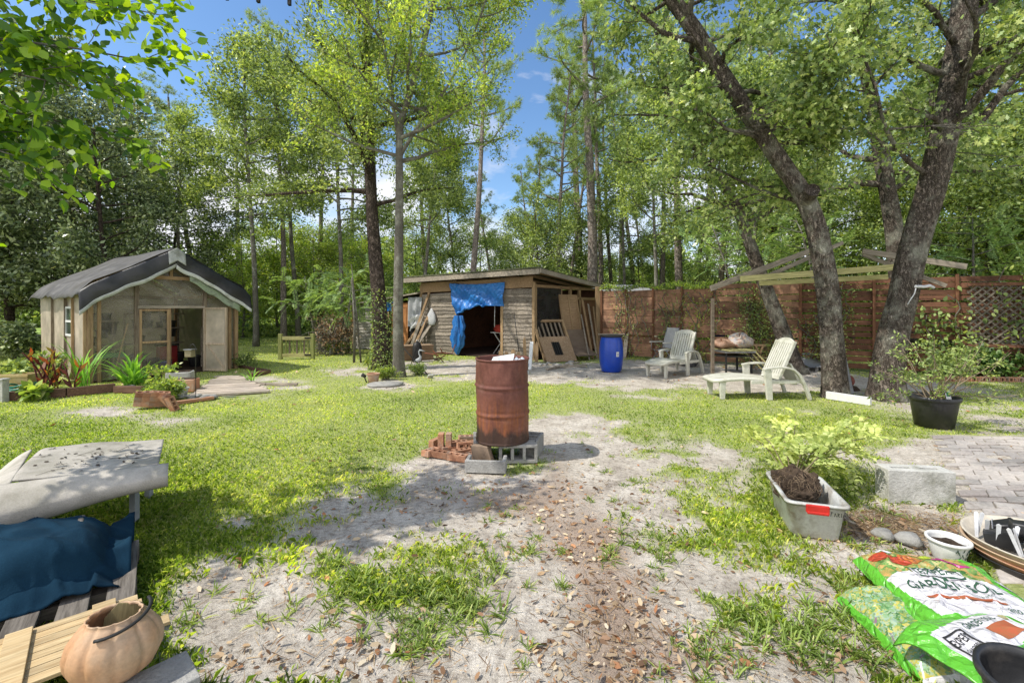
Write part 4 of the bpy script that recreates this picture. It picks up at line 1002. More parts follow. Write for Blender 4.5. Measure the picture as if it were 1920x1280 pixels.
# stacked bricks
def cored(L, Wd, H, nh, wall, axis='z'):
    """block pierced by nh cores through the z direction, base at z=0"""
    b = MB(); web = wall
    b.box((0, Wd/2-wall/2, H/2), (L, wall, H)); b.box((0, -Wd/2+wall/2, H/2), (L, wall, H))
    cw = (L-web*(nh+1))/nh
    for i in range(nh+1):
        b.box((-L/2+web/2+i*(cw+web), 0, H/2), (web, Wd-2*wall-.0005, H-.0005))
    return b
brick_proto = None
def brick(loc, rot, label, group=None, m=None, s=1):
    global brick_proto
    if brick_proto is None:
        b = MB(); b = cored(.2, .095, .06, 3, .022); o = b.build('brick', M_brick, None, bev=.002); brick_proto = o
    else:
        o = brick_proto.copy(); C.objects.link(o)
        if 'group' in o: del o['group']
    o.location = loc; o.rotation_euler = rot; o.scale = (s,)*3; o['label'] = label; o['category'] = 'brick'
    if group: o['group'] = group
    return o
bg = G(284, 764)
GS = 'bricks stacked on edge beside the garden bed'
for i in range(9):
    k = i % 3; r_ = i//3
    brick((bg.x-.13+k*.11+r_*.01, bg.y+.02*k, .02+.078*r_), (rad(4*r_), rad(10), rad(25+6*r_)), 'brown brick in the small leaning stack beside the greenhouse bed', GS, s=1.25)
for i in range(4): brick((bg.x+.24+.05*i, bg.y-.02-.03*i, .10-.01*i), (rad(20), rad(50+6*i), rad(15)), 'brown brick in the small leaning stack beside the greenhouse bed', GS, s=1.2)
# plants
L_strap = leafmat('strap_leaf', [(.06, .13, .025), (.11, .21, .04), (.18, .30, .06)], .35, .45)
L_red = leafmat('canna_leaf', [(.08, .02, .02), (.16, .045, .03), (.30, .12, .05), (.12, .16, .04)], .3, .4, (1.3, .8, .4), gain=1.3)
def strap_plant(px, py, n, L, w, label, seed, m=L_strap, el=(.7, 1.5), name='strap_leaf_plant', group=None, arch=.5):
    rng = np.random.default_rng(seed); t = thing(name, label, 'plant', G(px, py), group=group); b = MB()
    for i in range(n):
        a = rng.random()*2*PI; e = el[0]+(el[1]-el[0])*rng.random(); l = L*(.6+.5*rng.random()); p0 = Vector((rng.normal()*.05, rng.normal()*.05, 0)); pts = []
        for k in range(8):
            u = k/7; ee = e-arch*u*u*2; 
            pts.append(p0 if k == 0 else pts[-1]+Vector((math.cos(a)*math.cos(ee), math.sin(a)*math.cos(ee), math.sin(ee)))*l/7)
        b.strip(pts, w*(.7+.5*rng.random()))
    o = b.build('foliage', m, t)
    at = o.data.attributes.new('rnd', 'FLOAT', 'FACE'); at.data.foreach_set('value', np.repeat(np.random.default_rng(seed).random(n), 7).astype(np.float32))
    return t
strap_plant(245, 722, 46, .95, .05, 'clump of long green strap leaves in front of the greenhouse sheet', 81)
strap_plant(262, 718, 26, .6, .045, 'smaller arching strap leaf clump right of the tall one', 87)
strap_plant(155, 730, 34, 1.25, .028, 'tall grassy clump at the greenhouse corner post', 82, el=(1.1, 1.55))
strap_plant(428, 690, 34, .8, .045, 'dark strap leaf clump at the foot of the greenhouse right post', 83, leafmat('dark_strap', [(.03, .07, .02), (.06, .12, .03)], .3), el=(.9, 1.5))
strap_plant(470, 716, 10, .4, .035, 'lone spiky seedling in the planted strip', 84)
def canna(px, py, label, seed, H=.95):
    rng = np.random.default_rng(seed); t = thing('canna_plant', label, 'plant', G(px, py)); b = MB(); P = []; D = []
    for i in range(5):
        pts = path(rng, (rng.normal()*.12, rng.normal()*.06, 0), (rng.normal()*.25, rng.normal()*.2, 1), H*(.6+.4*rng.random()), 6, .06); b.tube(pts, [.014]*6+[.006], 6)
        for k in range(6):
            q, d = lerp_path(pts, .25+.75*k/6); a = rng.random()*6.28; P.append(q[:]); D.append((math.cos(a), math.sin(a), 1.3))
    b.build('stem', mat('dark_red_stem', (.10, .02, .02), bump=0), t)
    me = leafmesh('foliage', np.array(P), np.array(D), .24*(.6+.5*rng.random(len(P))), 'ovate', rng, .5, .45); me.materials.append(L_red); link('foliage', me, None, t); return t
canna(85, 742, 'dark red leaved canna nearest the hose pot', 85); canna(118, 742, 'orange tinged canna right of the dark red one', 86, .85)
shrub(20, 735, .8, .75, .6, 2600, .085, L_mid, 'leafy green border plant at the left edge of the yard', 91, 'ovate', name='border_plant', cat='plant')
shrub(75, 720, .7, .8, .5, 2400, .08, L_mid, 'bushy border plant by the greenhouse left wall', 92, 'ovate', name='border_plant', cat='plant')
shrub(62, 750, .32, .3, .25, 260, .16, L_spring, 'low bright green broad leaf plant behind the green hose', 93, 'ovate', name='border_plant', cat='plant')
shrub(310, 750, .55, .5, .35, 1700, .06, L_spring, 'yellow green bushy plant behind the brick stack', 94, 'diamond')
shrub(305, 728, .35, .75, .3, 260, .085, L_spring, 'thin twiggy plant rising before the greenhouse door frame', 95, 'ovate')
shrub(30, 672, 1.4, 1.6, .9, 4500, .12, L_dark, 'dark hydrangea like shrub left of the greenhouse', 96, 'ovate')
shrub(-60, 690, 1.4, 1.7, .9, 4500, .12, L_dark, 'dark shrub at the far left edge behind the border', 97, 'ovate')
# green hose in a pot, yellow crates, lantern on crook, planters
t = thing('garden_hose', 'coiled green hose lying in the corner of the bed edging', 'hose', G(45, 742))
b = MB()
for k in range(5):
    b.tube([(.36*(1-.10*k)*math.cos(a), .30*(1-.1*k)*math.sin(a), .06+.035*k+.02*math.sin(3*a+k)) for a in np.linspace(0, 2*PI, 40)], .016, 7, cap=False)
b.build('coil', mat('green_hose', (.01, .14, .09), (.03, .24, .16), rough=.3, bump=0), t)
t = thing('planter_box', 'yellow wooden planter box at the left corner of the bed', 'planter', G(32, 738), .1)
b = MB(); b.box((0, -.14, .2), (.62, .03, .36)); b.box((0, .14, .2), (.62, .03, .36)); b.box((-.3, 0, .2), (.03, .25, .36)); b.box((.3, 0, .2), (.03, .25, .36)); b.box((0, -.16, .36), (.68, .05, .05)); b.build('box_side', mat('yellow_paint', (.52, .36, .12), (.62, .50, .26), rough=.7), t, bev=.004)
MB().box((0, 0, .33), (.57, .24, .03)).build('soil', M_soil, t)
t = thing('corner_post', 'pale stubby post at the left end of the bed edging', 'post', G(5, 754)); MB().box((0, 0, .19), (.11, .11, .38)).build('post_shaft', M_concw, t, bev=.006); MB().box((0, 0, .39), (.13, .13, .03)).build('post_cap', M_concw, t, bev=.004)
t = thing('lantern_hook', 'small lantern hanging from a thin black crook in the bed', 'lantern', G(367, 747)); b = MB()
b.tube([(0, 0, 0), (0, 0, .85), (-.01, 0, .93), (-.05, 0, .97), (-.10, 0, .94), (-.10, 0, .88)], .006, 6); b.build('pole', M_black, t)
b = MB(); b.box((-.10, 0, .80), (.12, .12, .12)); b.build('lantern_body', mat('brassy_glass', (.35, .30, .18), rough=.3, bump=.1), t, bev=.01); MB().box((-.10, 0, .87), (.15, .15, .02)).build('lantern_cap', M_metal, t, bev=.005)
t = thing('planter_box', 'pale square planter by the greenhouse doorway', 'planter', G(338, 726), .4); b = MB(); b.box((0, 0, .16), (.42, .34, .32)); b.build('box_side', M_concw, t, bev=.015); MB().box((0, 0, .325), (.36, .28, .01)).build('soil', M_soil, t)
t = thing('clay_pot', 'square terracotta planter in front of the pale one', 'pot', G(352, 733), .2); b = MB(); b.prism([(-.16, -.13), (.16, -.13), (.16, .13), (-.16, .13)], 0, .24); b.build('pot_body', M_terra, t, bev=.012); MB().box((0, 0, .245), (.27, .21, .012)).build('soil', M_soil, t)
pot(.13, .15, M_concw, 'plant_pot', 'low pale bowl with green seedlings beside the clay planter', 'pot', G(338, 742), soil=.9)
shrub(338, 741, .16, .14, .14, 160, .05, L_spring, 'green seedlings growing in the low pale bowl', 98, z0=.12, stems=8, cat='plant', name='seedling')
pot(.10, .12, M_blackpl, 'nursery_pot', 'small black pot standing on the bed edging left of the bricks', 'pot', G(240, 735))
rng = np.random.default_rng(99)
for i in range(9):
    q = G(318+10*i+rng.normal()*3, 750-rng.random()*5); b = MB(); s_ = .05+.04*rng.random()
    b.lathe([(0, 0), (s_, s_*.2), (s_*1.1, s_*.5), (s_*.7, s_*.9), (0, s_)], 9, fn=lambda r_, z, th: (r_*(1+.25*math.sin(3*th+i)), z)); o = b.build('stone', M_conc, None); o.location = q; tag(o, 'grey fist sized stone along the brick edging by the lantern', 'stone', 'stones edging the small bed')

# ================================================================ fences beyond
def rail_fence(label, p0, p1, n, h, rails, m, name='rail_fence', loc=None):
    p0, p1 = Vector(p0), Vector(p1); t = thing(name, label, 'fence', p0); d = p1-p0
    for i in range(n+1):
        q = d*i/n; MB().box((q.x, q.y, h/2), (.12, .12, h)).build('post', m, t)
    for zz in rails: MB().beam(Vector((0, 0, zz))+Vector((0, -.08, 0)), d+Vector((0, -.08, zz)), .035, .13).build('rail', m, t)
    return t
M_blackfence = wood('black_fence_board', (.012, .012, .013), (.05, .048, .045), 'x')
rail_fence('black three rail paddock fence seen right of the greenhouse', W(425, 0, 18.5), W(600, 0, 19), 3, 1.0, (.25, .55, .85), M_blackfence)
rail_fence('black three rail paddock fence farther off behind the picket gate', W(600, 0, 21), W(780, 0, 21.5), 5, 1.1, (.25, .5, .75, 1.0), M_blackfence)
g0, g1 = G(526, 673), G(586, 673); pg = thing('picket_gate', 'short mossy picket gate standing alone at the back of the lawn', 'gate', g0); dd = g1-g0; Lg = dd.length; pg.rotation_euler.z = math.atan2(dd.y, dd.x)
for x in (0, Lg): MB().box((x, 0, .40), (.11, .11, .80)).build('post', M_greenwood, pg, bev=.006)
for zz in (.12, .66): MB().box((Lg/2, -.02, zz), (Lg-.12, .05, .11)).build('rail', M_yellowwood, pg, bev=.004)
for i in range(7): MB().box((.16+i*(Lg-.32)/6, .03, .39), (.045, .03, .50)).build('picket', (M_greenwood, M_greywood_z)[i % 2], pg)
for zz in (.14, .67): MB().box((Lg-.13, -.055, zz), (.2, .012, .05)).build('hinge', M_black, pg)
# brush pile and bare poles
t = thing('brush_pile', 'heap of brown dead brush left of the small siding wall', 'brush pile', G(628, 664)); rng = np.random.default_rng(101); b = MB()
for i in range(220):
    p0 = Vector((rng.normal()*.28, rng.normal()*.3, rng.random()*1.0)); b.tube([p0, p0+rv(rng, .2), p0+rv(rng, .35)], [.014, .01, .004], 4, cap=False)
b.build('sticks', B_grey, t)
P = rng.normal(size=(1500, 3))*[.3, .3, .3]+[0, 0, .75]; P[:, 2] = abs(P[:, 2]); me = leafmesh('dead_foliage', P, rng.normal(size=P.shape), .09, 'curl', rng, .3); me.materials.append(bpy.data.materials['dry_leaf']); link('dead_foliage', me, None, t)
shrub(630, 664, .9, .65, .5, 2200, .06, L_spring, 'weedy green clump growing before the brush pile', 102, name='weed_clump', cat='weeds')
shrub(698, 690, .35, .5, .3, 1100, .08, L_spring, 'leafy weeds crowding the foot of the dark tree', 103, name='weed_clump', cat='weeds')
shrub(722, 712, .42, .38, .3, 1700, .045, L_spring, 'low bright weeds between the terracotta pot and grey tree', 104, name='weed_clump', cat='weeds')
shrub(785, 702, .5, .35, .4, 1700, .045, L_mid, 'low weeds right of the grey tree around the heron ornament', 105, name='weed_clump', cat='weeds')
shrub(455, 690, .5, .5, .4, 1200, .06, L_mid, 'weeds beside the greenhouse right corner', 106, name='weed_clump', cat='weeds')
pot(.13, .2, M_terra, 'terracotta_pot', 'terracotta pot at the foot of the grey barked tree', 'pot', G(700, 717), soil=.85)
t = thing('garden_spotlight', 'small black spotlight on a spike left of the terracotta pot', 'spotlight', G(688, 718)); b = MB(); b.beam((0, 0, 0), (-.05, 0, .12), .02, .02); b.build('spike', M_black, t); b = MB(); b.lathe([(0, -.05), (.03, -.05), (.045, .04), (.04, .04), (0, .03)], 12); b.build('lamp_head', M_black, t, loc=(-.07, 0, .16), rot=(.5, -.9, 0))
t = thing('bare_sapling', 'two thin bare poles standing before the small siding wall', 'pole', G(665, 680)); b = MB(); b.tube([(-.02, 0, 0), (.0, 0, 1.2), (-.08, 0, 2.5)], [.04, .035, .02], 8); b.build('pole', B_grey, t); b = MB(); b.tube([(.15, .1, 0), (.05, .05, 1.3), (-.1, 0, 2.9)], [.03, .025, .01], 8); b.build('pole', B_grey, t)
# ================================================================ shed
P0 = Vector((.68, 14.1, 0)); FD = Vector((-.863, .505, 0)).normalized(); SD = Vector((.64, .77, 0)).normalized()
FW, SL = 4.57, 3.96
shed = thing('shed', 'low flat roofed shed of rough grey lap siding with a dark open doorway', 'shed', P0)
fn = Vector((FD.y*-1, FD.x, 0)); fn = Vector((-.505, -.863, 0)).normalized()   # outward of the front wall
sn = Vector((.77, -.64, 0)).normalized()
up = Vector((0, 0, 1))
rng = np.random.default_rng(110)
def siding(o_, d, n, x0, x1, z0, z1f, parent, m=M_siding, h=.125, name='wall', seed=1):
    rng = np.random.default_rng(seed); b = MB(); z = z0
    while z < max(z1f(x0), z1f(x1)):
        xa, xb = x0, x1
        top = min(z+h+.02, max(z1f(x0), z1f(x1)))
        if z1f(x0) < z+.05: xa = x0+(x1-x0)*.35
        nseg = max(6, int((xb-xa)/.22)); vs = []
        wob = rng.random(2)*9
        for i in range(nseg+1):
            x = xa+(xb-xa)*i/nseg; e = .012*math.sin(x*3.1+wob[0]+z*7)+.012*math.sin(x*9.7+wob[1])
            p = o_+d*x; tp = min(top, z1f(x))
            vs += [p+up*(z+e)+n*.034, p+up*(tp)+n*.006, p+up*(tp)-n*.01, p+up*(z+e)-n*.01]
        fs = []
        for i in range(nseg):
            a = 4*i; c = a+4
            fs += [(a, a+1, c+1, c), (a+1, a+2, c+2, c+1), (a+3, a, c, c+3)]
        fs += [(0, 3, 2, 1), (4*nseg, 4*nseg+1, 4*nseg+2, 4*nseg+3)]
        b.add(vs, fs); z += h*(.93+.14*rng.random())
    return b.build(name, m, parent)
# wall tops slope with the roof
def ftop(x): return 2.60-.05*x/FW*1.0
O = Vector((0, 0, 0))
ZT = lambda x: 2.24-.03*x
siding(O, FD, fn, .05, 1.12, .03, ZT, shed, seed=1); siding(O, FD, fn, 3.02, FW, .03, ZT, shed, seed=2)
b = MB()
b.beam(FD*.02+up*2.42+fn*.03, FD*1.16+up*2.40+fn*.03, .03, .34); b.beam(FD*2.98+up*2.37+fn*.03, FD*FW+up*2.33+fn*.03, .03, .34); b.beam(FD*1.14+up*2.40, FD*3.0+up*2.36, .05, .30)
b.build('wall', M_tanbeam, shed)
for x in (.0, 1.15, 2.99, FW): MB().beam(FD*x+fn*.0, FD*x+up*2.42, .09, .09, (FD.x, FD.y, 0)).build('post', M_tanpost, shed)
# side wall: screened bays between posts
for y in (.08, 1.5, 2.1, 2.7, SL-.05): MB().beam(SD*y-sn*.02, SD*y-sn*.02+up*2.36, .09, .09, (SD.x, SD.y, 0)).build('post', M_tanpost, shed)
for zz in (1.95, 2.30): MB().beam(SD*.1+up*zz, SD*SL+up*zz, .05, .09).build('beam', M_tanbeam, shed)
MB().grid(lambda u, v: SD*(.12+1.35*u)+sn*.035+up*(.3+1.95*v), 6, 6).build('screen', M_screen, shed)
MB().grid(lambda u, v: SD*(1.5+2.3*u)-sn*.01+up*(.1+1.83*v), 6, 6).build('wall', M_darkslat, shed)
BL = FD*FW+SD*SL
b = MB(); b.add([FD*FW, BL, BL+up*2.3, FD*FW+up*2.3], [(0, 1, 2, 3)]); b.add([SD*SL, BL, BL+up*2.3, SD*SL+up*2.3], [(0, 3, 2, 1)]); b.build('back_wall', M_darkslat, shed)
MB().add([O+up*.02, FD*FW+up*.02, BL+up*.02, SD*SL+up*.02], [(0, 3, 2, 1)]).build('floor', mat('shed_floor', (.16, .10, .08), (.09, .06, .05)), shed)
# roof: front right corner (1012,500), left end (758,520), rear right (1144,537)
R0 = W(1012, 501, 13.45)-P0; R1 = W(758, 520, 16.3)-P0; R2 = W(1144, 537, 17.3)-P0; R3 = R1+(R2-R0)
b = MB(); th = .03
b.add([R0, R1, R3, R2, R0-up*th, R1-up*th, R3-up*th, R2-up*th], [(0, 3, 2, 1), (4, 5, 6, 7), (0, 1, 5, 4), (1, 2, 6, 5), (2, 3, 7, 6), (3, 0, 4, 7)]); b.build('roof', M_gravelroof, shed)
MB().beam(R0-up*.12+fn*.02, R1-up*.12+fn*.02, .035, .15).build('fascia', M_greywood, shed); MB().beam(R0-up*.10+sn*.02, R2-up*.10+sn*.02, .035, .13).build('fascia', M_greywood, shed)
e1 = (R1-R0); e2 = (R2-R0)
b = MB()
for i in range(9):
    q = R0+e1*(.04+.92*i/8)-up*.085; b.beam(q+e2*.01, q+e2*.98, .045, .09)
b.build('rafter', M_tanbeam, shed)
b = MB(); n = 40
for i in range(n):   # moss and grit along the front roof edge
    q = R0+e1*(i+rng.random())/n; b.lathe([(0, .0), (.09+.05*rng.random(), .0), (.06, .03), (0, .045)], 7, c=(q.x+.1*SD.x, q.y+.1*SD.y, q.z-.002))
b.build('moss', M_gravelroof, shed)
# lean-to wing
wing = thing('lean_to', 'lower grey sided lean-to extending left of the shed', 'lean-to', P0+FD*FW)
wd_ = Vector((-.88, .47, 0)).normalized(); WL = 3.42
wt = lambda x: 2.10-.40*x/WL
siding(O, wd_, fn, 2.35, WL, .03, wt, wing, seed=5, m=wood('silver_grey_siding', (.20, .19, .17), (.50, .48, .44), 'x', bump=.8, dirt=(.10, .09, .08)))
b = MB(); b.beam(wd_*2.34+O, wd_*2.34+up*1.85, .09, .09); b.beam(wd_*WL+O, wd_*WL+up*1.72, .09, .09); b.build('post', M_tanpost, wing)
MB().add([wd_*1.55+fn*.01+up*.02, wd_*2.3+fn*.01+up*.02, wd_*2.3+fn*.01+up*1.78, wd_*1.55+fn*.01+up*1.86], [(0, 3, 2, 1)]).build('wall_panel', M_ply, wing)
w2 = MB(); w2.grid(lambda u, v: wd_*(1.30+.95*u)+fn*(.04+.02*math.sin(u*14))+up*(1.50+.36*v+.03*math.sin(u*8)-.06*u), 14, 6); o = w2.build('tarp_patch', M_bluetarp, wing)
dr = MB(); dr.box((0, 0, .9), (.78, .04, 1.8)); o = dr.build('door', M_orange, wing); o.location = wd_*.98+fn*.04; o.rotation_euler.z = math.atan2(wd_.y, wd_.x)
pn = MB()
for x in (-.18, .18):
    for z0, z1 in ((.15, .75), (.9, 1.65)):
        for a in ((x-.14, z0, x+.14, z0), (x-.14, z1, x+.14, z1), (x-.14, z0, x-.14, z1), (x+.14, z0, x+.14, z1)): pn.beam((a[0], .025, a[1]), (a[2], .025, a[3]), .02, .03)
        for a in ((x-.14, z0, x+.14, z0), (x-.14, z1, x+.14, z1), (x-.14, z0, x-.14, z1), (x+.14, z0, x+.14, z1)): pn.beam((a[0], -.025, a[1]), (a[2], -.025, a[3]), .02, .03)
pn.build('panel_molding', M_orange, o)
MB().lathe([(0, -.02), (.03, -.02), (.035, 0), (.03, .02), (0, .02)], 12).build('knob', M_metal, o, loc=(-.33, -.05, .9), rot=(PI/2, 0, 0))
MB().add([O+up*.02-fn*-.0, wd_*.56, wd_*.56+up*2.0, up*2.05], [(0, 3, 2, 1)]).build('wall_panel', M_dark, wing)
b = MB(); rr0 = up*2.17+fn*.22; rr1 = wd_*(WL+.1)+up*1.76+fn*.22; bk = -fn*2.6+up*.25
b.add([rr0, rr1, rr1+bk, rr0+bk, rr0-up*.05, rr1-up*.05, rr1+bk-up*.05, rr0+bk-up*.05], [(0, 1, 2, 3), (7, 6, 5, 4), (0, 4, 5, 1), (1, 5, 6, 2), (2, 6, 7, 3), (3, 7, 4, 0)]); b.build('roof', M_greywood, wing)
b = MB(); b.add([wd_*WL, wd_*WL-fn*2.4, wd_*WL-fn*2.4+up*1.8, wd_*WL+up*1.7], [(0, 1, 2, 3)]); b.add([wd_*WL-fn*2.4, -fn*2.4, -fn*2.4+up*2.2, wd_*WL-fn*2.4+up*1.9], [(0, 1, 2, 3)]); b.build('back_wall', M_darkslat, wing)

# blue tarp over the doorway
def fpt(x, off, z): return P0+FD*x+fn*off+up*z
tarp = thing('blue_tarp', 'blue tarp pinned over the shed doorway, gathered and hanging at its left', 'tarp', P0+FD*2.0)
PTS_top = [(.98, 2.46), (3.22, 2.44)]
def tfun(u, v):
    x = 3.22-2.24*u   # u=0 left .. 1 right (image)
    # hem height: right side z 1.52, sags to 1.25 near left, gather at x~2.75
    low = 1.72-.03*u if u > .5 else 1.34+.37*(u/.5)**.8
    xl = 3.22-2.24*u
    xg = 2.93-1.88*u+.02
    xx = xl*(1-v)+xg*v
    z = 2.46-.02*u-(2.46-low)*v-.05*math.sin(PI*u)*(1-v)**2
    off = .10+.04*math.sin(u*13+v*4)*v+.05*math.sin((u*1.6-v)*8)*(v**.7)+.022*abs(math.sin((u+v*.6)*19))+.014*abs(math.sin(u*37-v*12))+.010*math.sin(u*71+v*23)
    return FD*(xx-2.0)+fn*off+up*z
q = MB(); q.grid(tfun, 60, 40); solid(q.build('tarp_sheet', M_bluetarp, tarp), .006)
def tail(u, v):
    a = u*2*PI; z = 1.36-1.30*v; r = .13+.08*math.sin(v*PI)*1.0-.09*max(0, v-.8)/.2
    xx = 2.78+.08*v-.02*math.sin(v*6)-.05*max(0, v-.6)
    rr = r*(1+.30*math.sin(5*a+v*3)+.22*math.sin(9*a-v*9)+.12*math.sin(15*a+v*21))
    return FD*(xx-2.0+rr*math.cos(a))+fn*(.16+.5*rr*math.sin(a))+up*(z+.03*math.sin(a*3)*v)
q = MB(); q.grid(tail, 48, 40); q.build('tarp_tail', M_bluetarp, tarp)
rp_ = MB(); rp_.tube([tfun(u, .98)+fn*.04+up*(.03*math.sin(u*30)) for u in np.linspace(0.02, .62, 26)], [.035+.02*math.sin(i*1.1) for i in range(26)], 8); rp_.build('tarp_roll', M_bluetarp, tarp)

# ---- things round the shed
t = thing('camp_grill', 'red topped folding camp table on crossed white legs inside the doorway', 'folding table', fpt(1.75, -1.0, .02), math.atan2(FD.y, FD.x))
for s in (-1, 1):
    b = MB(); b.beam((-.3, s*.15, 0), (.25, s*.15, .72), .025, .025); b.build('leg', M_whitepaint, t); b = MB(); b.beam((.3, s*.13, 0), (-.25, s*.13, .72), .025, .025); b.build('leg', M_whitepaint, t)
MB().box((0, 0, .74), (.75, .42, .03)).build('table_top', M_whitepaint, t, bev=.01)
t = thing('tool_case', 'red bags piled on the folding table in the doorway', 'bag', fpt(1.75, -.9, .78)); b = MB()
b.lathe([(0, 0), (.2, 0), (.24, .1), (.18, .24), (0, .28)], 14, fn=lambda r_, z, th: (r_*(1+.2*math.sin(3*th)+.1*math.sin(7*th+z*20)), z)); b.build('bag_body', mat('red_cloth', (.42, .03, .025), (.55, .08, .05), sc=14), t)
t = thing('hanging_strap', 'thin pale cord hanging in the shed doorway', 'cord', fpt(1.45, .0, 1.0)); MB().tube([(0, 0, 0), (.01, 0, .6), (0, 0, 1.3)], .012, 6).build('cord_line', M_cloth_white, t)
# curtains and bag on the left of the shed
t = thing('grey_sheet', 'grey sheet hung on the wall right of the orange door', 'cloth', P0+FD*FW+wd_*.28)
MB().grid(lambda u, v: wd_*(.25-.62*u*(1-.15*v))+fn*(.10+.03*math.sin(u*12+v))+up*(2.0-1.05*v-.1*u*v), 30, 20).build('sheet', M_cloth_grey, t)
t = thing('white_cloth', 'bunched white cloth at the foot of the grey sheet', 'cloth', P0+FD*FW+wd_*.1)
MB().grid(lambda u, v: wd_*(.20-.50*u+.12*v*(1-2*u))+fn*(.17+.05*math.sin(u*13+v*5)+.04*math.sin(v*9))+up*(1.28-.10*math.sin(u*PI)*(-1)-.52*v*(1-.35*u)), 30, 20).build('cloth', M_cloth_white, t)
t = thing('cloth_bag', 'small white cloth bag hanging on the shed siding', 'bag', fpt(4.02, .10, 1.28)); b = MB(); b.lathe([(0, -.28), (.14, -.25), (.19, -.1), (.16, .1), (.06, .26), (.03, .32), (0, .33)], 20, fn=lambda r_, z, th: (r_*(1+.06*math.sin(6*th)), z)); o = b.build('bag_body', M_cloth_white, t); o.scale = (1, .35, 1); o.rotation_euler.z = math.atan2(FD.y, FD.x)
def leanboard(label, ax, off0, ax2, z1, w, m, name='board', cat='board', th=.03, group=None, L=None, off1=.05):
    p0 = fpt(ax, off0, 0); p1 = fpt(ax2, off1, z1); t = MB(); t.beam(O, p1-p0, w, th, (fn.x, fn.y, 0)); o = t.build(name, m, None, bev=.003); o.location = p0; return tag(o, label, cat, group)
GBd = 'long boards leaning on the shed siding'
for i, (a, b2, z1, w) in enumerate(((4.75, 4.15, 2.2, .09), (4.65, 4.22, 1.9, .12), (4.5, 4.12, 1.45, .1), (4.4, 4.05, 1.1, .13), (4.85, 4.5, 1.1, .1))):
    leanboard('long pale board leaning on the siding left of the shed doorway', a, .5+.08*i, b2, z1, w, (M_tanbeam, M_greywood)[i % 2 == 1], group=GBd, th=.035)
t = thing('wooden_box', 'low tan plywood box below the leaning boards', 'box', W(775, 0, 14.2)*1, .45); t.location.z = 0; b = MB(); b.box((0, 0, .22), (1.15, .5, .44)); b.build('box_side', M_ply, t, bev=.005); MB().box((0, 0, .45), (1.17, .52, .02)).build('lid', M_osb, t)
t = thing('gas_cylinder', 'upright dull grey cylinder before the plywood box', 'cylinder', G(782, 678)); b = MB(); b.lathe([(0, 0), (.13, 0), (.14, .03), (.14, .46), (.10, .56), (.04, .60), (0, .6)], 24); b.build('cylinder_body', M_black, t); MB().lathe([(0, .6), (.03, .6), (.03, .65), (0, .65)], 10).build('valve', M_metal, t)
t = thing('heron_ornament', 'pale blue grey heron garden ornament by the black pole', 'ornament', G(783, 692)); b = MB()
b.tube([(-.09, 0, .20), (-.03, 0, .22), (.05, 0, .26), (.08, 0, .33), (.04, 0, .40), (.03, 0, .46), (.06, 0, .50), (.10, 0, .495), (.2, 0, .47)], [.012, .05, .055, .03, .018, .016, .026, .02, .003], 10); b.build('bird_body', mat('heron_paint', (.38, .42, .44), (.5, .52, .52), bump=.1), t)
for s in (-1, 1): MB().tube([(0, s*.02, .2), (.01, s*.02, .1), (0, s*.02, 0)], .007, 6).build('leg', M_metal, t)
q0 = G(800, 700); q1 = W(660, 515, 12.6); t = MB(); t.tube([O, (q1-q0)*.5+Vector((0, 0, -.02)), q1-q0], .016, 8); q1 = W(765, 640, 12.2); t = MB(); t.tube([O, W(700, 590, 12.6)-q0], .014, 8); o = t.build('black_pole', M_black); o.location = q0; tag(o, 'long thin black pole leaning left against the grey tree', 'pole')
t = thing('black_pole', 'short black pole crossing the long one before the boards', 'pole', G(768, 690)); MB().tube([O, W(800, 600, 12.9)-G(768, 690)], .012, 8).build('rod', M_black, t)
t = thing('paving_slab', 'small white slab tilted in the weeds right of the heron', 'slab', G(806, 708), .3, rot=(.9, .0, .4)); MB().box((0, 0, .06), (.12, .03, .16)).build('slab_block', M_concw, t, bev=.005)
t = thing('flat_stone', 'flat grey stone edging at the grey tree base', 'stone', G(722, 722)); MB().lathe([(0, 0), (.32, 0), (.33, .03), (.28, .05), (0, .055)], 12, fn=lambda r_, z, th: (r_*(1+.18*math.sin(2*th+1)+.1*math.sin(5*th)), z)).build('stone_body', M_conc, t)
t = thing('rusty_trap', 'rusty iron clutter beside the tarp end of the siding', 'scrap', G(822, 678)); b = MB()
for i in range(9): p = rv(rng, .12); p.z = abs(p.z)+.03; b.tube([p, p+rv(rng, .14)+Vector((.1, 0, .03)), p+rv(rng, .2)+Vector((0, 0, .1))], .014, 6)
b.build('scrap_iron', M_rust, t)
# right of door: wooden offcuts, white post
for i, (px, h, w) in enumerate(((938, .34, .10), (950, .30, .12), (962, .38, .13), (972, .30, .11), (985, .75, .09), (1006, .62, .10))):
    q = W(px, 0, 13.85-.05*i); o = MB().prism([(-w/2, 0), (w/2, 0), (w/2, h*.85), (0, h), (-w/2, h*.85)], -.012, .012, Matrix.Rotation(PI/2, 4, 'X')).build('picket', M_tanpost, None); o.location = (q.x, q.y, 0); o.rotation_euler = (rad(-8), 0, .3*math.sin(i*2)); tag(o, 'loose pointed picket standing against the siding right of the doorway', 'picket', 'loose pickets by the shed doorway')
q0 = G(993, 694); q1 = W(997, 642, 12.5); o = MB().beam(O, q1-q0, .09, .09).build('white_post', M_whitepaint, None, bev=.004); o.location = q0; tag(o, 'short white painted post leaning behind the burn barrel', 'post')
t = thing('broom', 'thin stick broom leaning on the shed siding', 'broom', W(975, 0, 13.7)*1); t.location.z = 0; MB().tube([(0, 0, 0), (-.18, .3, 1.5)], .012, 6).build('handle', M_black, t)
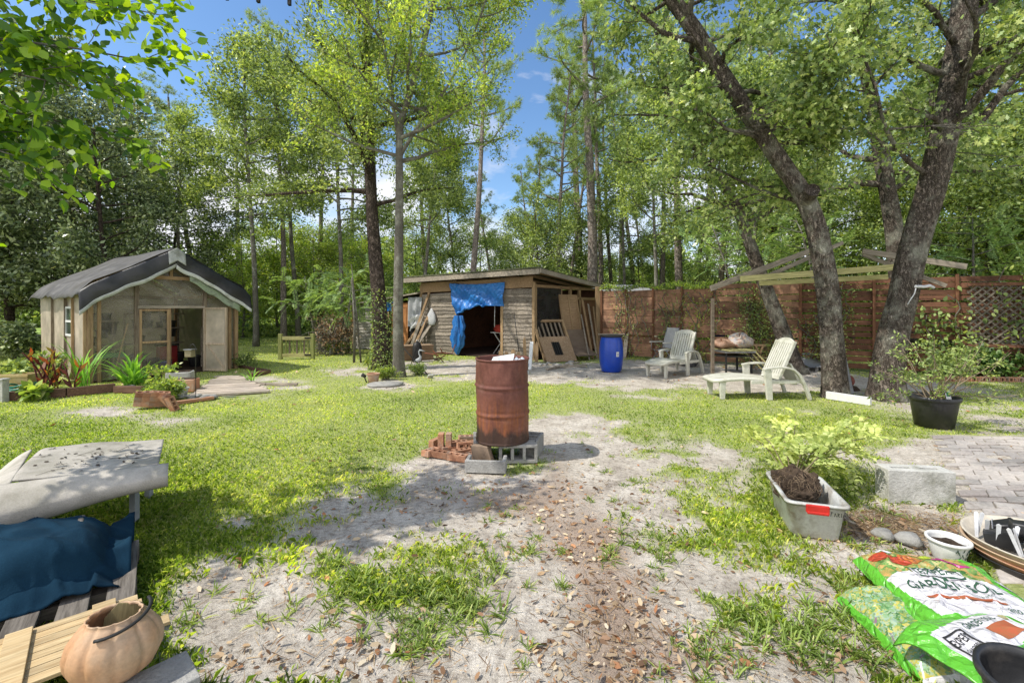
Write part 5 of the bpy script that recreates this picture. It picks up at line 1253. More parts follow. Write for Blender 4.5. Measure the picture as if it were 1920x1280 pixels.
# frames and panels leaning on the shed's right wall
def lean_panel(name, label, px0, py0, px1, py1, Yb, top_px, top_py, Yt, cat='panel'):
    """returns empty with x along base, z up the leaning panel; width and height"""
    a = W(px0, py0, Yb[0]); b_ = W(px1, py1, Yb[1]); tp = W(top_px, top_py, Yt); a.z = .02; b_.z = .02
    ux = (b_-a); w_ = ux.length; ux.normalize(); uz = tp-a; uz -= ux*uz.dot(ux); h_ = uz.length; uz.normalize(); uy = uz.cross(ux)
    t = thing(name, label, cat); t.matrix_world = M4(a, ux, uy, uz)
    t.location = a; t.rotation_euler = Matrix((ux, uy, uz)).transposed().to_euler(); return t, w_, h_
t, w_, h_ = lean_panel('slatted_frame', 'wooden slatted frame leaning at the shed corner', 1022, 0, 1078, 0, (13.6, 14.1), 1000, 600, 14.25)
for x in (0, w_): MB().box((x, 0, h_/2), (.07, .06, h_)).build('rail', M_tanpost, t)
for z_ in (0.04, h_*.5, h_-.04): MB().box((w_/2, 0, z_), (w_-.08, .05, .08)).build('rail', M_tanbeam, t)
for i in range(6): MB().box((w_*(i+.8)/6.6, .035, h_*.5), (.06, .018, h_-.1)).build('slat', M_greywood_z, t)
t, w_, h_ = lean_panel('plywood_panel', 'chipboard panel with a small barred window leaning low against the frame', 1026, 0, 1082, 0, (13.3, 13.75), 1010, 632, 13.75)
b = MB(); z0, z1, x0, x1 = h_*.25, h_*.78, w_*.34, w_*.62
for c, d_ in (((w_/2, 0, z0/2), (w_, .02, z0)), ((w_/2, 0, (z1+h_)/2), (w_, .02, h_-z1)), ((x0/2, 0, (z0+z1)/2), (x0, .02, z1-z0)), (((x1+w_)/2, 0, (z0+z1)/2), (w_-x1, .02, z1-z0))): b.box(c, d_)
b.build('panel_board', M_osb, t); MB().box(((x0+x1)/2, .02, (z0+z1)/2), (x1-x0, .01, z1-z0)).build('pane', M_dark, t)
for i in range(4): MB().box((x0+(x1-x0)*(i+.5)/4, 0, (z0+z1)/2), (.025, .02, z1-z0)).build('bar', M_black, t)
t, w_, h_ = lean_panel('shutter', 'tan wooden shutter with battens leaning high on the shed side', 1062, 0, 1097, 0, (14.75, 15.2), 1047, 552, 15.1)
MB().box((w_/2, 0, h_/2), (w_, .02, h_)).build('shutter_board', M_tanbeam, t)
for z_ in np.linspace(.3, h_-.06, 12): MB().box((w_/2, .014+.012, z_), (w_*.96, .012, .07)).build('slat', M_tanbeam, t)
for x in (.05, w_/2, w_-.05): MB().box((x, -.022, h_*.55), (.05, .02, h_*.85)).build('batten', M_tanpost, t)
t, w_, h_ = lean_panel('curved_sheet', 'bowed brown sheet slumped between the chipboard and the shutter', 1078, 0, 1118, 0, (13.9, 14.3), 1066, 618, 14.7)
MB().grid(lambda u, v: (w_*u+.12*v*v, .16*math.sin(v*PI)-.2*(1-v)**2, h_*v), 8, 16).build('sheet', mat('brown_fibre_sheet', (.17, .12, .085), (.24, .18, .13)), t)
for i, (px0, Yb, px1, py1, Yt, w, mm, lb) in enumerate(((1112, 14.4, 1092, 562, 15.4, .10, M_tanpost, 'tan board leaning steeply beside the shutter'), (1120, 14.5, 1103, 570, 15.6, .08, M_greywood, 'grey board leaning beside the tan one'), (1124, 14.7, 1113, 575, 15.8, .09, M_tanpost, 'tan board leaning nearest the shed rear post'), (1106, 14.0, 1090, 590, 15.2, .06, M_greywood, 'narrow grey batten leaning across the shutter edge'))):
    a = W(px0, 0, Yb); a.z = 0; o = MB().beam(O, W(px1, py1, Yt)-a, w, .03, (sn.x, sn.y, 0)).build('board', mm, None, bev=.002); o.location = a; tag(o, lb, 'board')
t = thing('gate_post', 'thick tan post at the rear corner of the shed', 'post', W(1121, 0, 15.6)*1); t.location.z = 0; MB().box((0, 0, 1.17), (.15, .15, 2.34)).build('post_shaft', M_tanpost, t, bev=.006)
GRb = 'rubble stones by the shed corner'
for i in range(9):
    q = G(1005+rng.random()*75, 682+rng.random()*5); s_ = .05+.06*rng.random(); b = MB(); b.lathe([(0, 0), (s_, s_*.2), (s_*1.1, s_*.6), (s_*.6, s_), (0, s_*1.05)], 8, fn=lambda r_, z, th: (r_*(1+.25*math.sin(3*th+i)), z)); o = b.build('stone', M_conc); o.location = q; tag(o, 'grey rubble lump at the foot of the leaning panels', 'stone', GRb)
for i, (a, b2) in enumerate(((G(1025, 694), G(1085, 683)), (G(1040, 690), G(1100, 688)))):
    o = MB().beam(O+up*.03, b2-a+up*.06, .08, .04).build('board', M_greywood); o.location = a; tag(o, ('weathered board lying on the sand before the panels', 'second board lying across the sand before the panels')[i], 'board')
# distant metal roofed outbuilding
t = thing('outbuilding', 'distant outbuilding with a corrugated metal roof behind the fence', 'outbuilding', W(1165, 0, 20)*1, .2); t.location.z = 0
MB().box((0, 1, 1.15), (3.2, 2.0, 2.3)).build('wall', M_darkslat, t)
MB().grid(lambda u, v: (-1.8+3.6*u, -.35+3.0*v, 2.36+.42*v+.018*math.cos(u*120)), 240, 2).build('roof', M_tin, t)

# blue barrel
t = thing('blue_barrel', 'shiny blue plastic barrel with a black lid on the sand', 'barrel', G(1146, 696)); b = MB(); H_ = .90
b.lathe([(0, 0), (.225, 0), (.245, .02), (.25, .05), (.262, .07), (.285, .20), (.298, .38), (.30, .46), (.298, .54), (.285, .72), (.262, .84), (.252, .86), (.25, H_), (0, H_)], 48); b.build('barrel_body', M_blue, t)
MB().lathe([(0, H_+.03), (.27, H_+.03), (.28, H_+.02), (.28, H_-.02), (.265, H_-.02)], 48).build('lid', M_blackpl, t, )
b = MB(); b.beam((-.34, -.05, H_+.045), (.34, .04, H_+.045), .09, .02); b.build('lid_board', M_greywood, t)
b = MB(); a0 = rad(-70)
for (z0, z1, da, db) in ((.40, .52, -.14, .12),):
    b.grid(lambda u, v: (.3015*math.cos(a0+da+(db-da)*u), .3015*math.sin(a0+da+(db-da)*u), z0+(z1-z0)*v), 6, 3)
lb_ = b.build('sticker', M_whitepaint, t)
b = MB(); b.grid(lambda u, v: (.3035*math.cos(a0-.02+.06*u), .3035*math.sin(a0-.02+.06*u), .43+.05*v), 3, 2); b.build('print', M_blue, lb_)

# ================================================================ slat fence
FP = [Vector((3.05, 15.45, 0)), Vector((5.9, 13.35, 0)), Vector((7.7, 12.15, 0)), Vector((11.9, 10.05, 0)), Vector((15.5, 8.2, 0))]
def fence_section(name, label, a, b_, zt0, zt1, m, mp, gap, bh, post_sp, seed, wob=.01, plane_off=.0):
    rng = np.random.default_rng(seed); d = b_-a; L = d.length; ang = math.atan2(d.y, d.x); t = thing(name, label, 'fence', a, ang)
    b = MB(); z = .06
    while z < zt0-bh*.5:
        h = bh*(.95+.1*rng.random()); nseg = max(1, int(L/post_sp)); 
        for k in range(nseg):
            x0, x1 = L*k/nseg+.003, L*(k+1)/nseg-.003; e0, e1 = rng.normal()*wob, rng.normal()*wob; y = rng.normal()*.004
            if rng.random() < .02 and gap > .012: continue
            b.add([(x0, y, z+e0), (x1, y, z+e1), (x1, y, z+h+e1), (x0, y, z+h+e0), (x0, y+.02, z+e0), (x1, y+.02, z+e1), (x1, y+.02, z+h+e1), (x0, y+.02, z+h+e0)], [(0, 1, 2, 3), (7, 6, 5, 4), (0, 4, 5, 1), (1, 5, 6, 2), (2, 6, 7, 3), (3, 7, 4, 0)])
        z += h+gap*(.5+rng.random())
        if name == 'board_fence' and .55 < z < .8: z += .05
    b.build('slat_panel', m, t)
    n = max(1, int(L/post_sp))
    for i in range(n+1):
        x = L*i/n; zz = zt0+(zt1-zt0)*i/n+rng.random()*.05; MB().box((x, -.035, zz/2), (.06, .045, zz)).build('post', mp, t)
    return t
fence_section('board_fence', 'sunlit reddish brown board fence with narrow gaps behind the lawn chairs', FP[0], FP[1], 2.22, 2.25, M_brownwood, M_post_b, .006, .20, .88, 201)
fence_section('board_fence', 'brown board fence bay between the grey post and the leaning oak', FP[1], FP[2], 2.25, 2.3, M_brownwood, M_post_b, .016, .15, .85, 202)
fence_section('slat_fence', 'dark red horizontal slat fence with light showing through, behind the big oaks', FP[2], FP[3], 2.38, 2.42, M_darkslat, M_post_b, .030, .125, 1.45, 203)
fence_section('slat_fence', 'dark red slat fence bay at the right edge behind the lattice', FP[3], FP[4], 2.42, 2.45, M_darkslat, M_post_b, .030, .125, 1.45, 204)
a, b_ = FP[2].lerp(FP[3], .70), FP[3].lerp(FP[4], .45); d = b_-a; L = d.length; t = thing('lattice_panel', 'weathered diagonal lattice fixed to the right part of the fence', 'lattice', a+Vector((-.05, -.10, 0)), math.atan2(d.y, d.x)); b = MB()
z0, z1 = .75, 2.15; hh = z1-z0; sp = .15; k = -int(hh/sp)-1
while k*sp < L:
    for s in (1, -1):
        x0, x1 = k*sp, k*sp+hh; 
        lo = max(x0, 0); hi = min(x1, L)
        if hi-lo > .1:
            za, zb = (z0+(lo-x0), z0+(hi-x0)) if s > 0 else (z1-(lo-x0), z1-(hi-x0))
            b.beam((lo, -.008*s, za), (hi, -.008*s, zb), .012, .035, (0, 0, 1))
    k += 1
b.build('lattice_slats', wood('lattice_wood', (.07, .06, .05), (.22, .19, .15), 'x'), t)
b = MB(); b.beam((0, -.02, z1), (L, -.02, z1), .03, .06); b.beam((0, -.02, z0), (L, -.02, z0), .03, .06); b.build('lattice_frame', M_darkslat, t)
# vines on fence
def vine(name, label, a, b_, t0, w, z1, n, seed, lm=L_mid, stem=B_grey, size=.07, off=.1, tpl='diamond'):
    rng = np.random.default_rng(seed); d = (b_-a); ang = math.atan2(d.y, d.x); o = a.lerp(b_, t0); t = thing(name, label, 'vine', o+Vector((0, -.1, 0)), ang); m = MB(); P = []
    for i in range(5):
        x = rng.normal()*w*.2; pts = [Vector((x, 0, 0))]
        while pts[-1].z < z1*(.7+.4*rng.random()): pts.append(pts[-1]+Vector((rng.normal()*.09, rng.normal()*.012, .16)))
        pts = [Vector((p.x, min(max(p.y, -.08), .02), p.z)) for p in pts]
        m.tube(pts, [.012]*len(pts), 5, cap=False); P += [p[:] for p in pts]
    m.build('stem', stem, t); P = np.array(P)
    idx = rng.integers(0, len(P), n); hz = P[idx]; q = hz+rng.normal(size=(n, 3))*[w*.4, .04, .14]; q[:, 1] = -abs(q[:, 1])-.02
    me = leafmesh('foliage', q, rng.normal(size=q.shape)+[0, -.5, -.3], size*(.6+.8*rng.random(n)), tpl, rng, .4); me.materials.append(lm); link('foliage', me, None, t)
vine('climbing_vine', 'thin vine climbing the fence right of the blue barrel', FP[0], FP[1], .26, .3, 2.2, 480, 211)
vine('climbing_vine', 'leafy vine on the fence behind the folding chair', FP[0], FP[1], .62, .34, 2.2, 760, 212)
vine('climbing_vine', 'thin flowering vine on the fence right of the small chaise', FP[0], FP[1], .92, .32, 2.15, 560, 213, L_spring)
vine('climbing_vine', 'thick dark ivy on the fence left of the leaning oak', FP[1], FP[2], .40, .5, 2.2, 1500, 214)
vine('climbing_vine', 'bushy vine on the fence just left of the leaning oak', FP[1], FP[2], .70, .4, 1.8, 900, 215)
vine('climbing_vine', 'leafy vine on the fence between the two big oaks', FP[2], FP[3], .13, .4, 2.2, 800, 216)
vine('climbing_vine', 'low leafy vine on the slat fence right of the leaning oak', FP[2], FP[3], .02, .3, 1.3, 260, 219)
vine('climbing_vine', 'vine with rounded leaves on the slat fence right of the thick oak', FP[2], FP[3], .62, .5, 1.9, 420, 217, tpl='ovate', size=.11)
vine('climbing_vine', 'trailing vine spilling over the lattice', FP[2], FP[3], .95, .5, 2.4, 420, 218, tpl='ovate', size=.11)
# top creeper along first bay
rng = np.random.default_rng(220); n = 1700; u = rng.random(n); q = np.array([FP[0].lerp(FP[1], x)[:] for x in u])+rng.normal(size=(n, 3))*[.06, .06, .06]; q[:, 2] = 2.24+abs(rng.normal(size=n))*.07+.05*np.sin(u*20)
t = thing('creeper', 'green creeper running along the fence top beside the shed', 'creeper'); me = leafmesh('foliage', q, rng.normal(size=q.shape), .07, 'diamond', rng, .5); me.materials.append(L_spring); link('foliage', me, None, t); MB().tube([FP[0].lerp(FP[1], x)+up*(2.25+.03*math.sin(x*20)) for x in np.linspace(0, 1, 20)], .012, 5).build('stem', B_grey, t)

# ================================================================ pergola of fallen beams
pg = thing('broken_pergola', 'half collapsed pergola of grey and mossy yellow beams among the oaks', 'pergola', G(1336, 690))
def pb(a, b_, w, th, m, name='beam', sub=None):
    p0 = W(*a)-pg.location; p1 = W(*b_)-pg.location
    d = (p1-p0); L = d.length; o = MB().box((L/2, 0, 0), (L, th, w)).build(name, m, pg, bev=.004)
    d.normalize(); o.location = p0; o.rotation_euler = d.to_track_quat('X', 'Z').to_euler(); return o
pb((1332, 541, 10.2), (1525, 468, 10.6), .12, .045, M_greywood); pb((1440, 517, 10.4), (1580, 455, 11), .09, .045, M_greywood)
pb((1388, 523, 9.4), (1680, 501, 9.0), .12, .05, M_yellowwood); pb((1424, 531, 9.7), (1664, 519, 9.4), .10, .05, M_yellowwood)
pb((1617, 471, 9.2), (1812, 500, 8.7), .11, .05, M_greywood); pb((1618, 477, 9.5), (1774, 536, 8.9), .08, .05, M_greywood)
o = pb((1336, 690, 10.4), (1336, 540, 10.4), .065, .065, M_greywood_z, 'post'); o.location = W(1336, 0, 10.4)-pg.location; o.location.z = 0
o = pb((1668, 600, 8.75), (1684, 520, 8.8), .15, .03, M_tanbeam, 'brace')
t = thing('white_rope', 'knotted white rope tied round the thick oak', 'rope', W(1735, 538, 7.75)); b = MB(); b.tube([(-.22, -.05, .01), (-.1, -.08, .0), (.02, -.05, .02), (.14, .0, -.01)], .025, 7); b.tube([(-.2, -.05, 0), (-.24, -.06, -.12), (-.3, -.05, -.22), (-.33, -.03, -.30)], .008, 6); b.build('rope_strand', M_cloth_white, t)

# ================================================================ chairs
def chaise(label, loc, rz):
    t = thing('lounge_chair', label, 'lounge chair', loc, rz)
    # bed: planform outline narrowing to a rounded foot
    b = MB(); nx_, ny_ = 26, 14
    def half(x): 
        w = .29 if x > -.35 else .29-.03*((-.35-x)/.5)
        if x < -.80: w *= math.sqrt(max(0, 1-((-.80-x)/.155)**2))*.30+.70 if x > -.955 else .6
        return w
    def zf(x): return .34+.045*math.sin((x+.95)*3.0)+(.0 if x < .3 else .02)
    b.grid(lambda u, v: ((x := -.95+1.45*u), (v-.5)*2*half(x), zf(x)-.018*(1-abs(2*v-1)**3)), nx_, ny_)
    solid(b.build('seat', M_white, t), .022)
    rim = MB(); 
    ol = [(-.95+1.45*u, -half(-.95+1.45*u)) for u in np.linspace(1, 0, 24)]+[(-.95+1.45*u, half(-.95+1.45*u)) for u in np.linspace(0, 1, 24)]
    vs = []
    for x, y in ol: vs += [(x, y, zf(x)+.005), (x, y*1.02, zf(x)-.055)]
    rim.add(vs, [(2*i, 2*i+1, 2*i+3, 2*i+2) for i in range(len(ol)-1)], True); solid(rim.build('seat_rim', M_white, t), .012)
    g = MB()
    for i in range(7):
        y = (i-3)*.072; g.add([(-.75, y-.004, zf(-.75)+.006), (.1, y-.004, zf(.1)+.006), (.1, y+.004, zf(.1)+.006), (-.75, y+.004, zf(-.75)+.006)], [(0, 1, 2, 3)])
    # legs
    def leg(p0, p1, w0, w1, th=.05):
        l = MB(); p0 = Vector(p0); p1 = Vector(p1); vs = []
        for p, w in ((p0, w0), (p1, w1)):
            for a, c in ((-1, -1), (1, -1), (1, 1), (-1, 1)): vs.append(p+Vector((a*w/2, c*th/2, 0)))
        l.add(vs, [(0, 3, 2, 1), (4, 5, 6, 7), (0, 1, 5, 4), (1, 2, 6, 5), (2, 3, 7, 6), (3, 0, 4, 7)]); return l.build('leg', M_white, t, bev=.008)
    for s in (-1, 1):
        leg((-.80, s*.235, 0), (-.80, s*.235, .33), .075, .12); leg((-.02, s*.345, 0), (-.06, s*.345, .54), .10, .13)
        # arm and swept rear leg
        ar = MB(); pts = [(-.13, .535), (0, .56), (.15, .57), (.30, .56), (.42, .52), (.52, .42), (.60, .27), (.67, .10), (.70, 0)]
        vs = []
        for i, (x, z) in enumerate(pts):
            w = .075 if i < 5 else .065; th = .035; dx = pts[min(i+1, 8)][0]-pts[max(i-1, 0)][0]; dz = pts[min(i+1, 8)][1]-pts[max(i-1, 0)][1]; l = math.hypot(dx, dz); nx2, nz2 = -dz/l, dx/l
            for a, c in ((-1, -1), (1, -1), (1, 1), (-1, 1)): vs.append((x+nx2*th/2*c*(1 if i < 5 else 1.5), s*.345+a*w/2, z+nz2*th/2*c*(1 if i < 5 else 1.5)))
        fs = [(0, 3, 2, 1), (32, 33, 34, 35)]
        for i in range(8):
            for k in range(4): fs.append((4*i+k, 4*i+(k+1) % 4, 4*i+4+(k+1) % 4, 4*i+4+k))
        ar.add(vs, fs); ar.build('armrest', M_white, t, bev=.01)
        MB().box((.12, s*.315, .31), (.9, .03, .06)).build('side_rail', M_white, t, bev=.006)
    # backrest: slotted panel
    bk = bpy.data.objects.new('backrest', None)
    b = MB(); HH = .80; hw = .27
    def bz(v): return v*HH
    for i in range(8):
        y = (i-3.5)*.062
        b.box((0, y, HH*.5), (.02, .046, HH*.78))
    def arc(y): return HH-.02-.10*(abs(y)/hw)**2.6
    for k in range(24):
        y0 = -hw+2*hw*k/24; y1 = y0+2*hw/24
        b.add([(x, y, z) for x in (-.012, .012) for y, z in ((y0, HH*.86), (y1, HH*.86), (y1, arc(y1)), (y0, arc(y0)))], [(0, 1, 2, 3), (7, 6, 5, 4), (2, 6, 7, 3), (0, 4, 5, 1)])
    b.box((0, 0, HH*.06), (.024, 2*hw, HH*.12))
    for s in (-1, 1): b.box((0, s*(hw-.012), HH*.49), (.045, .028, HH*.86))
    b.tube([(0, y, arc(y)) for y in np.linspace(-hw, hw, 20)], .018, 6)
    o = b.build('backrest', M_white, t); o.location = (.20, 0, .34); o.rotation_euler = (0, rad(24), 0)
    MB().beam((.42, -.05, .62), (.60, -.05, .28), .03, .4, (0, 1, 0)).build('back_brace', M_white, t)
    return t
c1 = chaise('larger looking white plastic lounge chair nearest the grass, before the leaning oak', (4.50, 8.28, 0), rad(2))
c2 = dup(c1, (3.98, 11.1, 0), rad(40), 'white plastic lounge chair farther back, beside the folding lawn chair')
# folding lawn chair
t = thing('folding_chair', 'folding lawn chair with grey fabric back behind the farther lounge chair', 'chair', G(1240, 683), rad(200)); fr = M_metal
for s in (-1, 1):
    MB().tube([(.05, s*.27, .42), (-.25, s*.27, .0)], .013, 8).build('leg', M_metal, t); MB().tube([(-.25, s*.27, .44), (.28, s*.27, 0)], .013, 8).build('leg', M_metal, t)
    MB().tube([(-.22, s*.25, .42), (-.42, s*.25, 1.05)], .014, 8).build('back_frame', M_metal, t)
    MB().box((-.05, s*.29, .63), (.45, .055, .03)).build('armrest', M_white, t, bev=.01); MB().tube([(.14, s*.28, .62), (.12, s*.28, .42)], .012, 8).build('arm_post', M_metal, t)
MB().grid(lambda u, v: (-.23+.45*u, -.25+.5*v, .43-.03*math.sin(u*PI)), 8, 8).build('seat', M_cloth_grey, t)
MB().grid(lambda u, v: (-.235-.18*u, -.245+.49*v, .46+.58*u), 8, 8).build('backrest', mat('pale_mesh_fabric', (.42, .42, .40), (.52, .51, .48), sc=20), t)
# dark bag/chair behind the small chaise
t = thing('grey_bag', 'crumpled grey and black bag slumped behind the farther lounge chair', 'bag', G(1292, 686)); b = MB(); b.lathe([(0, 0), (.2, 0), (.26, .15), (.2, .36), (.08, .46), (0, .47)], 20, fn=lambda r_, z, th: (r_*(1+.18*math.sin(3*th+z*9)+.1*math.sin(8*th)), z)); b.build('bag_body', mat('camo_cloth', (.05, .05, .055), (.22, .22, .22), sc=14), t)
# fire pit table with cloths
t = thing('fire_pit_table', 'square black metal table heaped with old cloths', 'table', G(1372, 697), .1)
for x in (-.33, .33):
    for y in (-.3, .3): MB().box((x, y, .26), (.035, .035, .52)).build('leg', M_black, t)
MB().box((0, 0, .42), (.72, .66, .03)).build('shelf', M_black, t); MB().box((0, 0, .53), (.80, .74, .04)).build('table_top', M_metal, t, bev=.005)
for i in range(5): MB().box((-.3+i*.15, -.10, .575), (.09, .80, .02)).build('slat', M_yellowwood, t)
def heap(name, label, loc, r_, h, m, seed, cat='cloth'):
    t = thing(name, label, cat, loc); b = MB(); b.lathe([(0, 0)]+[(r_*math.sin(a), h*(1-math.cos(a))*.5) for a in np.linspace(.3, PI, 12)], 36, fn=lambda rr, z, th: (rr*(1+.22*math.sin(3*th+seed+z*9)+.13*math.sin(7*th+seed*2+z*31)), z*(1+.15*math.sin(4*th+seed)))); b.build(name+'_folds', m, t); return t
q = G(1372, 697)
heap('towel', 'faded orange towel heaped on the left of the black table', q+Vector((-.2, .1, .58)), .26, .22, mat('orange_cloth', (.42, .22, .13), (.55, .36, .26), sc=8), 1)
heap('blanket', 'patterned red and cream blanket heaped on the right of the black table', q+Vector((.3, .15, .58)), .26, .36, mat('pattern_cloth', (.35, .12, .10), (.52, .46, .38), (.30, .30, .42), sc=16), 2)
for i in range(3):
    o = MB().beam(O, Vector((.4, -.25, -.52)), .09, .02, (0, 0, 1)).build('board', M_yellowwood); o.location = q+Vector((.22+.13*i, -.15, .56)); tag(o, 'mossy slat sliding off the right side of the black table', 'board', 'mossy slats leaning off the black table')
t = thing('stool', 'small wooden stool right of the cloth covered table', 'stool', G(1418, 690)); MB().box((0, 0, .62), (.36, .34, .03)).build('seat', M_tanbeam, t)
for i in range(4): MB().beam(((-1)**i*.17, (1 if i > 1 else -1)*.15, 0), ((-1)**i*-.1, (1 if i > 1 else -1)*.15, .61), .035, .035).build('leg', M_tanpost, t)
t = thing('purple_bucket', 'small dark blue bucket on the ground behind the table', 'bucket', G(1350, 676)+up*.0); MB().lathe([(0, 0), (.11, 0), (.14, .8), (.13, .8), (.1, .02), (0, .02)], 20).build('bucket_body', mat('dark_blue_plastic', (.03, .03, .10)), t)
o = MB().beam(O, Vector((.05, .9, .35)), .12, .02).build('board', M_greywood); o.location = G(1170, 672); o.rotation_euler = (rad(40), 0, rad(-20)); tag(o, 'grey board propped on the fence behind the blue barrel', 'board')

# ball, foam board, plank, edging, tyre-ish
t = thing('basketball', 'faded red brown basketball wedged between the two oaks', 'ball', G(1608, 735)+Vector((.02, .3, .17)))
b = MB(); b.lathe([(.125*math.sin(a)+1e-5, -.125*math.cos(a)) for a in np.linspace(0, PI, 20)], 32); b.build('ball_skin', mat('basketball_skin', (.22, .06, .04), (.30, .10, .07), sc=8, bsc=120), t)
for rr in ((0, 0, 0), (PI/2, 0, 0), (0, PI/2, 0)): b = MB(); b.tube([(.1255*math.cos(a), .1255*math.sin(a), 0) for a in np.linspace(0, 2*PI, 40)], .0025, 5, cap=False); b.build('seam', M_black, t, rot=rr)
b = MB(); b.lathe([(.0, -.17), (.22, -.17), (.16, -.10), (.0, -.095)], 16); b.build('leaf_bed', M_soil, t)
t = thing('foam_board', 'long white foam board lying in front of the oak trunks', 'board', G(1550, 747), 0); d = G(1633, 760)-G(1550, 747); t.rotation_euler.z = math.atan2(d.y, d.x); MB().box((d.length/2, 0, .065), (d.length, .06, .13)).build('foam_block', M_foam, t, bev=.003)
q0 = G(1597, 738); o = MB().beam(O, W(1582, 668, 9.0)-q0, .07, .03).build('metal_strip', M_metal); o.location = q0; tag(o, 'pale metal strip leaning between the oak trunks', 'strip')
t = thing('tin_sheet', 'grey corrugated sheet lying flat behind the left oak', 'sheet', G(1515, 692), .2); MB().grid(lambda u, v: (-.45+.9*u, -.5+1.0*v, .12+.3*v+.012*math.cos(u*60)), 60, 3).build('sheet', M_tin, t)
for i in range(4): MB().box((-.4+.27*i, -.3, .05), (.09, .2, .1)).build('foot', M_conc, t)
GE_ = 'perforated bricks edging the bed along the fence'
ea, eb = G(1755, 714), G(1960, 716)
for i in range(13):
    q = ea.lerp(eb, i/12); brick((q.x, q.y, .05), (rad(90), 0, rad(-6+4*math.sin(i*3))), 'perforated red brick on edge in the row under the fence shrub', GE_, s=1.25)
# shrubs right
shrub(1870, 706, 1.9, .95, .7, 8000, .10, leafmat('glossy_shrub', [(.03, .07, .02), (.055, .11, .03), (.09, .16, .045), (.16, .24, .08)], .25, .35, gain=1.3), 'broad leaved glossy shrub along the fence at the right edge', 230, 'ovate', stems=26)
shrub(1790, 708, 1.0, .85, .6, 1500, .07, L_mid, 'small leaved shrub left of the glossy one under the fence', 231, 'diamond', stems=16)
# big black pot with shrub
pp = Vector((5.75, 6.20, 0)); t = pot(.265, .41, M_blackpl, 'plant_pot', 'large black nursery tub holding a spreading shrub', 'pot', pp, soil=.88, n=48, rim=.014)
rng = np.random.default_rng(232); t = thing('azalea_shrub', 'spreading leafy shrub growing in the large black tub', 'shrub', pp+Vector((0, 0, .36))); b = MB(); bl = []
for i in range(22):
    a = rng.random()*2*PI; e = .35+.7*rng.random(); d = Vector((math.cos(a)*math.cos(e), math.sin(a)*math.cos(e)*.8, math.sin(e)*.9)); L = .75+.45*rng.random()
    if i == 3 or i == 7: d = Vector((-.75, -.1, .65)); L = 1.1
    pts = path(rng, (rng.normal()*.06, rng.normal()*.06, 0), d, L, 7, .13, .02); b.tube(pts, [.009*(1-i2/9)+.002 for i2 in range(8)], 5, cap=False)
    for k in range(5):
        q, dq = lerp_path(pts, .45+.55*k/5); tw = path(rng, q, (dq+rv(rng, .6)), .16, 3, .1); b.tube(tw, [.003]*4, 3, cap=False); bl.append((tw[-1][:], (.085, .085, .05)))
b.build('stem', mat('tan_twig', (.22, .17, .11), (.32, .26, .18), bump=.1), t)
P, D = scatter_ellipsoids(rng, bl, 1700, .6); me = leafmesh('foliage', P, D+rng.normal(size=P.shape)*.5+[0, 0, .2], .055*(.7+.6*rng.random(1700)), 'ovate', rng, .6, .8); me.materials.append(L_mid); link('foliage', me, None, t)
t.scale = (.82, .82, .85)
t = thing('plant_tag', 'white and green plant label stuck in the black tub', 'plant label', pp+Vector((.06, -.16, .36)), .1, rot=(rad(-12), 0, .1)); MB().box((0, 0, .09), (.075, .003, .12)).build('card', M_whitepaint, t); MB().box((0, -.003, .10), (.055, .002, .06)).build('print', mat('label_green', (.05, .22, .08), bump=0), t); MB().box((0, 0, .0), (.012, .003, .07)).build('stake', M_whitepaint, t)
# ================================================================ burn barrel, blocks, bricks
DC = Vector((-.104, 4.92, .19))
t = thing('burn_barrel', 'rusted steel burn drum standing on concrete blocks mid yard', 'barrel', DC)
prof = [(0, .012), (.27, .012), (.283, 0), (.289, .004), (.289, .015), (.285, .02)]
for z in np.linspace(.03, .85, 60):
    r_ = .2845
    for zc in (.30, .585): r_ += .011*math.exp(-((z-zc)/.011)**2)-.004*math.exp(-((z-zc-.03)/.010)**2)-.004*math.exp(-((z-zc+.03)/.010)**2)
    prof.append((r_, z))
prof += [(.285, .86), (.292, .862), (.295, .868), (.294, .876), (.286, .880), (.279, .874), (.277, .86)]
for z in (.7, .45, .2, .05): prof.append((.277, z))
prof += [(0, .04)]
def dent(r_, z, th):
    k = .012*vnoise(math.cos(th)*1.7, math.sin(th)*1.7, z*3.2, 3)+.004*vnoise(math.cos(th)*5, math.sin(th)*5, z*8, 4)
    return (r_+float(k)*(1 if .02 < z < .85 else .5) if r_ > .1 else r_, z+float(.006*vnoise(math.cos(th)*2, math.sin(th)*2, 0, 5)))
MB().lathe(prof, 96, fn=dent).build('drum_shell', M_rust, t)
rng = np.random.default_rng(300)
def crumple(name, label, loc, r_, h, m, seed, cat='trash', n=26):
    t = thing(name, label, cat, loc)
    rg = np.random.default_rng(seed); vs = []; fs = []
    bm = bmesh.new(); bmesh.ops.create_icosphere(bm, subdivisions=4, radius=1)
    for v in bm.verts:
        p = v.co.copy(); k = 1+.35*float(vnoise(p.x*2.2, p.y*2.2, p.z*2.2, seed))+.2*abs(float(vnoise(p.x*5, p.y*5, p.z*5, seed+1))); v.co = Vector((p.x*r_*k, p.y*r_*k, (p.z+1)*h*.5*k))
    me = bpy.data.meshes.new(name+'_skin'); bm.to_mesh(me); bm.free(); me.materials.append(m); link(name+'_skin', me, None, t); return t
M_bag = mat('pale_trash_bag', (.55, .57, .60), (.72, .74, .76), sc=6, rough=.4, bump=.5, bsc=14, bdist=.02, transl=.15)
M_bagb = mat('bluish_trash_bag', (.30, .36, .42), (.46, .50, .54), sc=6, rough=.4, bump=.5, bsc=14, bdist=.02)
crumple('trash_bag', 'crumpled pale plastic bag poking from the left of the burn drum', DC+Vector((-.03, -.03, .60)), .13, .22, M_bag, 301, 'trash bag')
